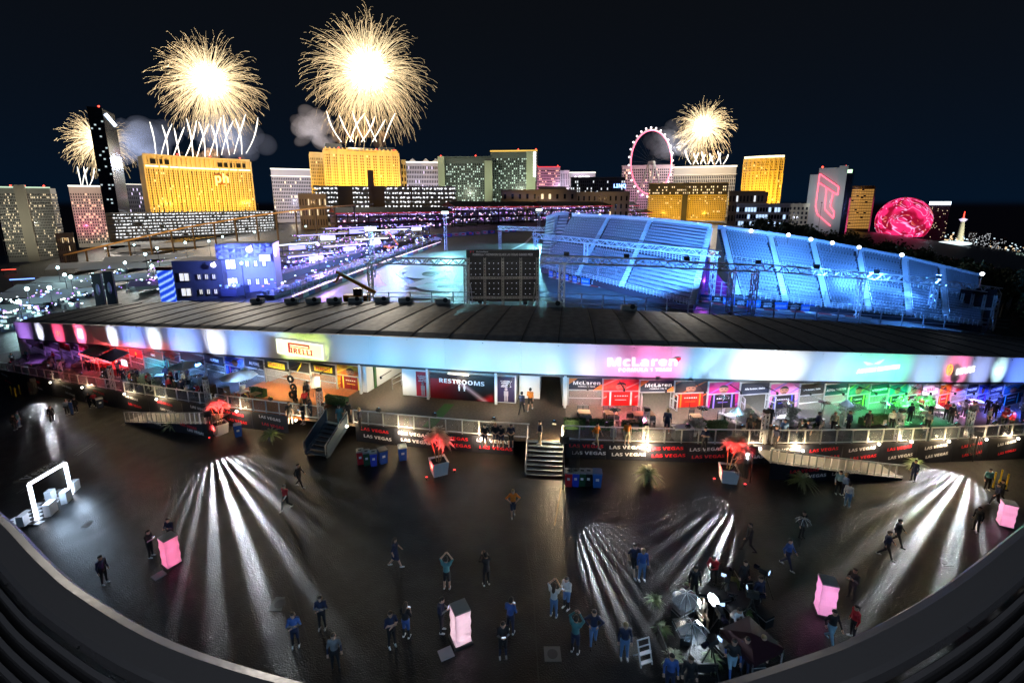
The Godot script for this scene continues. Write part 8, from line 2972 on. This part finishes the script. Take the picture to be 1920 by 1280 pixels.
const CLOTH := {"k": [0.012, 0.012, 0.015], "n": [0.015, 0.022, 0.06], "o": [0.75, 0.22, 0.02], "r": [0.45, 0.02, 0.03], "w": [0.65, 0.65, 0.66], "t": [0.06, 0.2, 0.22], "b": [0.04, 0.10, 0.32], "j": [0.10, 0.20, 0.40], "g": [0.16, 0.16, 0.17], "l": [0.25, 0.42, 0.55], "y": [0.35, 0.28, 0.18], "p": [0.5, 0.3, 0.45], "c": [0.3, 0.26, 0.2], "s": [0.0, 0.0, 0.0]}
func cloth(c: String) -> Material:
	if c == "s": return skin_mat(0)
	var q = CLOTH[c]
	return mat("cloth_" + c, Color(q[0], q[1], q[2]), 0.8)

func skin_mat(k: int) -> Material:
	return mat("skin_%d" % k, [Color(0.50, 0.30, 0.22), Color(0.42, 0.24, 0.16), Color(0.16, 0.08, 0.05)][k], 0.55)

# code: top, forearm, trousers, calf, shoe, hair (k black, y brown, c blond)
func person(label: String, at: Vector3, turn: float, kind: String, code: String, tone := 0, tall := 1.0, long := false, dress := false):
	var o = thing("person", label, "person", at, turn)
	o.scale = Vector3.ONE * tall
	var b = MeshInstance3D.new()
	b.name = "body"
	b.mesh = body(kind, long, dress)
	var cols = [skin_mat(tone), mat("hair_" + code[5], Color(0.015, 0.01, 0.008) if code[5] == "k" else (Color(0.06, 0.035, 0.02) if code[5] == "y" else Color(0.3, 0.2, 0.1)), 0.5), cloth(code[0]), cloth(code[1]) if code[1] != "s" else skin_mat(tone), cloth(code[2]), cloth(code[3]) if code[3] != "s" else skin_mat(tone), cloth(code[4])]
	for i in 7: b.set_surface_override_material(i, cols[i])
	o.add_child(b)
	if kind in ["phone", "phone_low", "raise"]:
		var J = pose(kind)
		var ph = MB.new()
		ph.box(((J.wl + J.wr) / 2) + Vector3(0, 0.06, 0.05), Vector3(0.15, 0.08, 0.012))
		part("phone", ph, glow("phone_screen", Color(0.7, 0.8, 1), 1.2) if kind == "phone_low" else mat("phone_black", Color(0.01, 0.01, 0.01), 0.2), o)
	return o

func people():
	var A = PI
	# plaza: [px, py of the feet, turn (0 looks at the camera), pose, clothes, tone, height, label, long hair, dress]
	var L = [
		[562, 913, 0.9, "walk", "kkkkwk", 0, 1.0, "person in black walking beside another in red and white"], [537, 955, -0.9, "walk", "rwkkwk", 0, 1.0, "person in red and white top and black trousers striding"],
		[962, 968, 0.1, "hips", "osnswc", 0, 1.02, "person in orange shirt and navy shorts with hands on hips"], [742, 1062, 1.4, "walk", "nsnswy", 0, 0.96, "long haired person in short dark dress walking and looking down", true, true],
		[838, 1104, 2.9, "raise", "tskswk", 0, 1.0, "person in teal shirt and shorts holding a phone overhead"], [912, 1097, -2.8, "phone", "kkkkwk", 0, 1.02, "person all in black filming with white shoes"],
		[1038, 1156, 2.8, "raise", "wsjjwy", 0, 0.98, "person in white top and jeans with arms arched overhead", true], [1062, 1140, -0.6, "phone_low", "wwjkwk", 0, 0.97, "person in pale jacket standing by one with raised arms", true],
		[1188, 1076, 0.5, "walk", "nskswy", 0, 1.0, "person in dark polo and shorts crossing the striped light"], [1203, 1087, 0.3, "stand", "bbjjwc", 0, 1.02, "person in blue jacket and jeans crossing the striped light"],
		[735, 1211, 0.3, "crossed", "nskkwy", 0, 1.0, "person in patterned navy shirt with crossed arms"], [762, 1195, 2.6, "phone_low", "ksbkwy", 0, 0.98, "long haired person in blue skirted outfit seen from behind", true], [828, 1184, 1.3, "phone_low", "ngkkwk", 0, 1.0, "person in checked top beside the pale glowing pillar"],
		[957, 1187, 2.7, "phone_low", "bbnnwk", 0, 1.0, "person in blue jacket looking at a phone, back turned"], [943, 1231, 0.1, "phone_low", "kgknwk", 0, 1.0, "person in dark jacket holding a small white object"], [1078, 1224, 2.8, "raise", "ttnkwk", 0, 1.02, "person in teal jacket raising a phone overhead"], [1112, 1209, 0.0, "hips", "nnjjkk", 0, 1.0, "person in navy jacket wearing a lanyard badge, hands in pockets"], [1170, 1234, 0.2, "stand", "nnjjwc", 0, 1.0, "person in dark jacket and bright jeans near the white folding chair"],
		[605, 1178, -0.3, "crossed", "ngkkwy", 0, 0.98, "long haired person with lit hands beside striped light edge", true], [555, 1211, -0.2, "crossed", "bgnkwy", 0, 0.98, "person in blue top with pale bag by striped light edge", true], [630, 1254, -0.1, "stand", "gnkkky", 0, 1.0, "person in grey patterned shirt close to the balcony rail"],
		[283, 1044, 0.9, "phone_low", "kpkkwk", 0, 1.0, "person in black left of the tilted pink pillar"], [322, 1020, -0.8, "crossed", "ngkkkk", 0, 1.0, "person in dark patterned shirt behind the pink pillar"], [196, 1094, 0.6, "stand", "nnkkwk", 0, 1.0, "person in dark blue alone in the shadow"], 
		[1403, 1034, -1.2, "walk", "kkkkkk", 0, 1.02, "person in black walking alone past the camera crew"], [1475, 1064, 1.2, "walk", "bbnnwk", 0, 1.0, "person in blue carrying a round reflector dish"], [1502, 1008, 0.9, "stand", "kkkkkk", 0, 1.0, "person in black beside the round reflector dish"],
		[1571, 926, 0.4, "stand", "lwkkwk", 0, 1.0, "person in striped shirt in a group of three"], [1581, 931, 2.4, "stand", "jjnnwc", 0, 1.0, "blond person in denim jacket in a group of three"], [1588, 950, 2.8, "stand", "wwjlwk", 0, 1.0, "person in white shirt and pale jeans in a group of three"],
		[1660, 1046, 1.6, "walk", "nnkkwk", 0, 1.0, "person in navy walking with a companion in black"], [1680, 1022, 1.5, "walk", "kkkkkk", 1, 1.0, "person in black walking beside one in navy"], [1596, 1122, -0.6, "crossed", "kgkkkk", 1, 1.0, "person in black leaning behind the tilted pink pillar"], [1556, 1206, 0.8, "walk", "kklllk", 0, 1.0, "person in dark top and pale blue jeans near the balcony"], [1598, 1196, -1.0, "stand", "rrkkwk", 0, 1.0, "person in bright red jacket near the balcony"], [1712, 902, -0.6, "stand", "nnnkkk", 0, 1.0, "person in navy beside the ramp end"],
		[126, 777, 0.5, "stand", "wkkkwk", 0, 1.0, "pale shirted person in a trio by the left ramp"], [135, 778, 2.0, "stand", "bbbbkk", 0, 1.0, "blue dressed person in a trio by the left ramp"], [143, 773, -0.7, "stand", "kkkkwk", 0, 1.0, "black dressed person in a trio by the left ramp"], [169, 764, 0.2, "walk", "kkkkwk", 0, 1.0, "person in black passing below the left deck"], [178, 763, 0.5, "walk", "rkkkwk", 0, 1.0, "person in red passing below the left deck"], [28, 806, 0.6, "stand", "kkkkwk", 0, 1.0, "dark figure near the far left light stripes"], [36, 800, 1.1, "stand", "ttjjwk", 0, 1.0, "person in teal near the far left light stripes"], [98, 790, 0.1, "stand", "kkkkkk", 0, 1.0, "dark lone figure on the left plaza"],
		[1830, 995, -0.6, "stand", "kkkkkk", 0, 1.0, "person in black raising a camera in the right light stripes"], [1866, 948, -0.9, "walk", "nkkkwk", 0, 1.0, "person in dark jacket by the yellow posts"], [1874, 940, -0.9, "walk", "kkkkwk", 0, 1.0, "companion in black by the yellow posts"], [1850, 918, 0.6, "stand", "tkkkwk", 0, 1.0, "person in teal among the yellow posts"],
		[1312, 1166, 0.5, "sit", "ccyywc", 0, 1.0, "seated person in tan jacket under clear umbrella"], [1372, 1192, 0.9, "lean", "wwkkkk", 0, 1.0, "person in white shirt bending over camera gear"], [1338, 1092, -0.4, "lean", "rrkkkk", 0, 1.0, "person in red jacket bending over cases"], [1392, 1108, 0.7, "stand", "kkkkkk", 0, 1.0, "camera operator in black behind small palms"], [1420, 1140, 0.7, "stand", "nnkkkk", 0, 1.0, "camera operator in navy beside tripod"], [1370, 1266, 0.3, "walk", "kblbkk", 0, 1.0, "person with striped sleeves leaving the camera crew"], [1425, 1258, -0.4, "stand", "kbkkwc", 0, 1.0, "blond person at the edge of camera crew"], [1395, 1262, 0.1, "stand", "nnnnkk", 0, 1.0, "person in navy under the dark canopy"], [1300, 1120, 0.4, "stand", "kkkkkk", 0, 1.0, "crew member in black behind the clear umbrella"], [1255, 1296, 0.2, "stand", "bbnnkk", 0, 1.0, "person in blue just below the balcony edge"], [1290, 1300, 0.2, "stand", "kkkkky", 0, 1.0, "dark haired person just below the balcony edge"]]
	for q in L:
		var p = P(q[0], q[1])
		person(q[7], p, facing(p, Vector3.ZERO) + q[2], q[3], q[4], q[5], q[6] * 0.96, q.size() > 8 and q[8], q.size() > 9 and q[9])
	# deck
	var D = [
		[544, 793, 0.2, "stand", "kskswk", 0, 1.0, "person in black shorts at the rail of the orange deck"], [569, 795, -1.0, "phone_low", "kskkwk", 0, 1.0, "person in black chatting at the orange deck rail"], [583, 788, 1.2, "stand", "nskkwk", 0, 1.0, "person in navy chatting at the orange deck rail"], [573, 768, 0.4, "stand", "rskkwk", 0, 1.0, "person in red shirt on the orange carpet"], [554, 762, 2.6, "walk", "kkkswk", 0, 1.0, "person in black walking across orange carpet"], [574, 752, 1.0, "stand", "kkkkwc", 0, 1.0, "person in dark suit at the tyre shop door"], [579, 750, -1.4, "stand", "gkkkwk", 1, 1.0, "person in grey at the tyre shop door"],
		[638, 800, 0.1, "stand", "tsttwk", 0, 1.0, "person in teal jacket at the head of the stair"], [654, 793, -0.5, "stand", "kskkwk", 0, 1.0, "person in black beside the stair head"], [676, 806, -1.8, "stand", "nnkkkc", 0, 1.0, "person in navy jacket leaning by the stair rail"],
		[909, 836, 0.1, "lean", "ksnswk", 0, 1.0, "first of four people in dark team shirts leaning on the rail"], [929, 836, 0.0, "lean", "ksnswc", 0, 1.06, "tall one of four people in team shirts leaning on the rail"], [940, 837, -0.1, "lean", "ksnswk", 0, 0.98, "third of four people in team shirts, closely flanked"], [958, 837, 0.0, "lean", "nskswk", 0, 1.04, "person in dark team shirt at the end of four"], [1012, 834, -1.2, "stand", "nnyywk", 0, 1.0, "person in navy jacket and tan trousers by the stair"],
		[978, 775, 2.8, "walk", "nnkkkk", 0, 1.0, "person in navy walking to the restrooms"], [994, 769, 2.9, "walk", "oskswk", 0, 1.04, "person in black and orange shirt walking to restrooms"],
		[1118, 838, 0.9, "walk", "osyywk", 0, 1.0, "person in orange shirt and pale trousers walking on the deck"], [1175, 834, 0.4, "stand", "osyswk", 0, 1.0, "person in orange shirt standing behind the hedge"], [1250, 812, 3.0, "stand", "nsnsws", 0, 1.06, "bald person in navy and orange shirt seen from behind"], [1320, 846, 0.1, "crossed", "nskkkk", 0, 1.0, "person in dark shirt with crossed arms at rail"],
		[1404, 818, 0.6, "stand", "kskkwk", 0, 1.0, "person in black at the bar table by rail"], [1420, 822, -0.6, "stand", "kskkwk", 1, 1.0, "second person in black at the bar table"], [1440, 836, 0.7, "stand", "kskkwk", 0, 1.0, "person in black by the ramp corner"], [1453, 842, -0.8, "stand", "nskkwk", 0, 1.0, "person in navy by the ramp corner"], [1442, 800, 2.9, "stand", "kkkkkk", 0, 1.0, "person in black guarding the glass door"], [1468, 828, 0.4, "stand", "jskkwk", 0, 1.0, "person in blue near the white bar table"], [1500, 830, 0.0, "stand", "kpkkwk", 0, 1.0, "person in black with pink cuffs at rail"], [1512, 830, -0.5, "stand", "nskkwk", 0, 1.0, "person in navy at rail beside pink cuffs"], [1532, 812, 1.4, "walk", "nnkkwk", 0, 1.0, "person in navy striding past hedge"], [1562, 812, 0.2, "stand", "yykkkc", 0, 1.0, "person in tan coat by the green terrace"], [1590, 810, -0.9, "stand", "nnkkwk", 0, 1.0, "person in navy by white planter"], [1626, 808, 0.3, "stand", "kkkkwk", 0, 1.0, "person in black before green hedge"], [1670, 806, 0.6, "stand", "wwkkwk", 0, 1.0, "person in white under green light"], [1682, 804, -0.6, "stand", "lkkkwk", 0, 1.0, "person in pale blue under green light"], [1782, 792, 0.3, "stand", "kkkkwk", 0, 1.0, "person in black by the pink lit front"], [1794, 788, -1.0, "stand", "nkkkwk", 0, 1.0, "person in navy by the pink lit front"], [1820, 785, 0.3, "stand", "wwkkwk", 0, 1.0, "person in white under blue light"], [1850, 778, -0.3, "stand", "kkkkwk", 0, 1.0, "dark figure under blue light"], [1872, 772, 0.8, "stand", "nkkkwk", 0, 1.0, "figure in navy at the far right terrace"],
		[280, 728, 0.3, "stand", "rkkkwk", 0, 1.0, "person in red beside green lit shrubs"], [318, 738, 0.6, "stand", "rrkkwk", 0, 1.0, "second person in red on blue lit terrace"], [330, 742, -0.9, "stand", "kkkkwk", 0, 1.0, "person in black beside red shirted one"], [342, 744, 0.2, "stand", "nkkkwk", 0, 1.0, "person in navy on blue lit terrace"], [371, 752, -0.4, "stand", "rkkkwk", 0, 1.0, "third person in red near tall dark speakers"], [384, 750, 0.7, "stand", "kkkkwk", 0, 1.0, "person in black near tall dark speakers"], [232, 718, 0.2, "stand", "nkkkwk", 0, 1.0, "person in navy near red awning"], [190, 704, 0.3, "stand", "rkkkwk", 0, 1.0, "person in red near red awning"], [168, 700, -0.7, "stand", "kkkkwk", 0, 1.0, "person in black near red awning"], [355, 730, 0.5, "stand", "wkkkwk", 0, 1.0, "person in white under teal parasol"], [96, 690, 0.5, "stand", "kkkkwk", 0, 1.0, "dark figure on violet terrace"], [120, 694, 0.5, "stand", "wkkkwk", 0, 1.0, "pale shirted figure on violet terrace"]]
	for q in D:
		var p = deckp(q[0], q[1])
		person(q[7], p, facing(p, Vector3.ZERO) + q[2], q[3], q[4] if q[4][5] != "s" else q[4].substr(0, 5) + "c", q[5], q[6] * 1.02)

	# the crowd on both terraces: nothing but its place tells one guest from the next
	for z in [[40, 240, 704, 8, "violet"], [1650, 1900, 790, 20, "green and blue"], [250, 400, 742, 12, "blue"]]:
		for i in z[3]:
			var u = rng.randf_range(z[0], z[1])
			var p = bx(u, DECK, rng.randf_range(0.8, deck_out - 0.8))
			person("guest in dark clothes in the crowd on the %s lit terrace" % z[4], p, rng.randf() * TAU, ["stand", "crossed", "phone_low", "stand"][i % 4], ["kskkwk", "nnkkwk", "gskkwy", "wsnnwk", "tkkkwk", "rskkkk"][rng.randi() % 6], i % 3, rng.randf_range(0.95, 1.06)).set_meta("group", "crowd on the %s lit terrace" % z[4])

# ---------------------------------------------------------------- fireworks
func fireworks():
	# [centre px, py, radius px, distance, streaks, label, seed]
	var S = [[690, 132, 112, 780, 1250, "largest golden chrysanthemum firework above the mansard hotel", 1], [392, 150, 92, 780, 1000, "golden chrysanthemum firework above the bowed gold hotel", 2], [1320, 236, 57, 900, 560, "smaller golden firework over the cream lit hotel", 3], [186, 262, 60, 860, 520, "golden firework half hidden behind the black tower", 4]]
	for s in S:
		var c = PD(s[0], s[1], s[3])
		var R = s[2] / 900.0 * s[3]
		var n = thing("firework", s[5], "firework", c)
		var g = RandomNumberGenerator.new()
		g.seed = s[6] * 11
		var core = MB.new()
		var mid = MB.new()
		var tip = MB.new()
		var px = s[3] / 480.0            # metres per rendered pixel
		for i in s[4]:
			var y = g.randf_range(-1, 1)
			var a = g.randf() * TAU
			var d = Vector3(sqrt(1 - y * y) * cos(a), y, sqrt(1 - y * y) * sin(a))
			var l = R * g.randf_range(0.55, 1.06)
			var drop = R * g.randf_range(0.10, 0.30)
			var wob = Vector3(g.randfn(), g.randfn(), g.randfn()) * R * 0.026
			var prev = d * l * 0.05
			var k = 8
			for j in k:
				var t = (j + 1.0) / k
				var p = d * l * (1 - pow(1 - t, 1.5)) + Vector3(0, -drop * t * t, 0) + wob * sin(t * 7.0 + i)
				var w = px * 0.205 * (1.0 - 0.45 * t) * g.randf_range(0.6, 1.25)
				if t < 0.26: core.tube(prev, p, w * 1.5, w * 1.3, 3, false)
				elif t < 0.62: mid.tube(prev, p, w, w * 0.9, 3, false)
				elif g.randf() < 0.82: tip.tube(prev, p, w * 0.9, w * (0.5 if j < k - 1 or i % 3 else 1.7), 3, false)
				prev = p
		part("white_core_fire", core, glow("firework_white", Color(1, 0.93, 0.74), 2.3), n, true)
		part("gold_spark_trail", mid, glow("firework_gold", Color(1, 0.82, 0.50), 0.95), n, true)
		part("spark_tip", tip, glow("firework_tip", Color(1, 0.75, 0.42), 0.7), n, true)
		omni(c + Vector3(0, 0, R * 1.2), Color(1, 0.92, 0.8), 19000 if s[2] > 70 else 12000, R * 0.3, n)
	# comets crossing above the roofs
	var comets = []
	for i in 8:
		comets.append([292 + i * 23, 300 - i * 1.5, 280 + i * 23, 228 + (i % 3) * 8 - i * 2])
		comets.append([300 + i * 23, 298 - i * 1.5, 322 + i * 23, 232 + (i % 2) * 9 - i * 3])
	for i in 4:
		comets.append([640 + i * 22, 266, 612 + i * 24, 208 + (i % 2) * 8])
		comets.append([656 + i * 21, 266, 684 + i * 19, 212 + (i % 3) * 6])
	for i in 5:
		comets.append([1296 + i * 14, 308, 1286 + i * 15, 283 + (i % 2) * 4])
		comets.append([1300 + i * 14, 308, 1310 + i * 14, 286 + (i % 3) * 3])
	for i in 2:
		comets.append([152 + i * 12, 350, 144 + i * 12, 312])
		comets.append([154 + i * 12, 350, 164 + i * 12, 314])
	for q in comets:
		var D = 730.0 if q[0] < 560 else (790.0 if q[0] < 1000 else 930.0)
		if q[0] < 200: D = 860.0
		var a = PD(q[0], q[1], D)
		var b = PD(q[2], q[3], D)
		var n = thing("comet_streak", "white comet streak fanning up from a hotel roof below the firework", "firework", a, 0.0, "comet streaks above the hotel roofs")
		var m = MB.new()
		var w = D / 480.0
		var bow = (b - a).cross(Vector3(0, 0, 1)) * rng.randf_range(-0.07, 0.07)
		var prev = Vector3.ZERO
		for k in 7:
			var t = (k + 1) / 7.0
			var p = (b - a) * t + bow * sin(PI * t)
			m.tube(prev, p, w * (0.25 + 0.5 * t) * (1.0 if k < 6 else 0.8), w * (0.25 + 0.5 * (t + 0.1)) * (1.0 if k < 6 else 0.3), 4, false)
			prev = p
		part("fire_trail", m, glow("comet_white", Color(1, 0.97, 0.9), 1.6), n)
	# smoke
	var g = RandomNumberGenerator.new()
	g.seed = 77
	for s in [[268, 262, 34, 48, 830, 16, Color(0.75, 0.8, 0.95), 0.010], [430, 250, 50, 46, 830, 16, Color(0.75, 0.8, 0.95), 0.008], [395, 288, 44, 14, 760, 8, Color(1, 0.8, 0.6), 0.018], [596, 240, 36, 34, 830, 16, Color(0.9, 0.85, 0.85), 0.016], [680, 252, 50, 18, 810, 10, Color(1, 0.8, 0.6), 0.018], [1262, 262, 34, 34, 960, 12, Color(0.8, 0.8, 0.85), 0.011], [1318, 296, 30, 12, 940, 6, Color(1, 0.9, 0.65), 0.018]]:
		var n = thing("smoke_plume", "drifting firework smoke %s" % {268: "left of the bowed gold hotel", 430: "high above the bowed gold hotel", 395: "lit orange on the bowed hotel roof", 596: "left of the mansard roof", 680: "lit orange on the mansard roof", 1262: "behind the observation wheel top", 1318: "on the cream lit hotel roof"}[s[0]], "smoke", PD(s[0], s[1], s[4]))
		var fm = FogMaterial.new()
		fm.density = s[7] * 0.55
		fm.albedo = s[6]
		omni(n.position + Vector3(0, -s[3] * 0.5, 45), Color(0.85, 0.9, 1) if s[6].b > 0.8 else Color(1, 0.75, 0.5), 5200, 6.0, n)
		for i in s[5] * 4:
			var f = FogVolume.new()
			f.name = "smoke_puff"
			f.shape = RenderingServer.FOG_VOLUME_SHAPE_ELLIPSOID
			var k = s[4] / 900.0
			var r = g.randf_range(0.3, 0.85) * s[3] * k
			f.size = Vector3(r * g.randf_range(1.0, 1.7), r * g.randf_range(0.7, 1.2), r)
			f.position = Vector3(clampf(g.randfn() * 0.5, -1.1, 1.1) * s[2] * k, clampf(g.randfn() * 0.5, -1, 1) * s[3] * 0.7 * k, g.randf_range(-20, 20))
			f.rotation.z = g.randf_range(-0.6, 0.6)
			f.material = fm
			n.add_child(f, true)

# ---------------------------------------------------------------- balcony rail under the camera
func balcony():
	var n = thing("balcony_rail", "curved grey metal balcony parapet with slim louvre rails in front of camera", "balcony")
	var metal = mat("brushed_metal", Color(0.26, 0.26, 0.265), 0.24, 0.6)
	metal.normal_enabled = true
	metal.normal_texture = noise_tex(0.05, 3, Color.BLACK, Color.WHITE, 61, true, 512, 1.5)
	metal.normal_scale = 0.15
	metal.uv1_triplanar = true
	metal.uv1_scale = Vector3.ONE * 1.2
	var dark = mat("louvre_dark", Color(0.03, 0.03, 0.033), 0.4, 0.4)
	var outer = [[-260, 800], [-120, 872], [0, 962], [80, 1042], [160, 1108], [330, 1202], [600, 1284], [800, 1318], [960, 1326], [1120, 1318], [1300, 1288], [1480, 1235], [1620, 1182], [1780, 1092], [1920, 985], [2040, 890], [2180, 800]]
	var drop = 1.1
	var edge = []
	for q in outer:
		var r = ray(q[0], q[1])
		var d = drop / -r.y
		edge.append(Vector3(r.x * d, EYE - drop, -d))
	# smooth
	var pts = []
	for i in range(1, edge.size() - 2):
		for k in 5:
			var t = k / 5.0
			pts.append(edge[i].cubic_interpolate(edge[i + 1], edge[i - 1], edge[i + 2], t))
	var inner_dir = []
	for i in pts.size():
		var t = pts[mini(i + 1, pts.size() - 1)] - pts[maxi(i - 1, 0)]
		inner_dir.append(Vector3(-t.z, 0, t.x).normalized())
	var sweep = func(prof: Array) -> MB:      # prof: [inward, height]
		var st = MB.new()
		for i in pts.size() - 1:
			for j in prof.size() - 1:
				var A = pts[i] + inner_dir[i] * prof[j][0] + Vector3(0, prof[j][1], 0)
				var B = pts[i + 1] + inner_dir[i + 1] * prof[j][0] + Vector3(0, prof[j][1], 0)
				var C = pts[i + 1] + inner_dir[i + 1] * prof[j + 1][0] + Vector3(0, prof[j + 1][1], 0)
				var D = pts[i] + inner_dir[i] * prof[j + 1][0] + Vector3(0, prof[j + 1][1], 0)
				var e1 = (B - A)
				var na = e1.cross(D - A).normalized()
				st.quad(B, A, D, C)
		return st
	part("cap", sweep.call([[-0.015, -0.25], [-0.015, -0.03], [0.0, -0.006], [0.02, 0.0], [0.03, -0.002], [0.075, -0.010], [0.086, -0.018], [0.09, -0.045]]), metal, n)
	for k in 7:
		var x = 0.098 + k * 0.024
		var y = -0.055 - k * 0.022
		part("louvre", sweep.call([[x, y], [x + 0.002, y + 0.003], [x + 0.012, y - 0.002], [x + 0.013, y - 0.014]]), metal, n)
	part("inner_panel", sweep.call([[0.088, -0.08], [0.30, -0.26], [0.34, -0.9], [1.2, -1.0]]), mat("balcony_black", Color(0.008, 0.008, 0.009), 0.6), n)
	for i in range(3, pts.size(), 7):
		var b = MB.new()
		b.ball(pts[i] + inner_dir[i] * 0.091 + Vector3(0, -0.035, 0), Vector3.ONE * 0.004, 6, 4)
		part("bolt", b, dark, n)
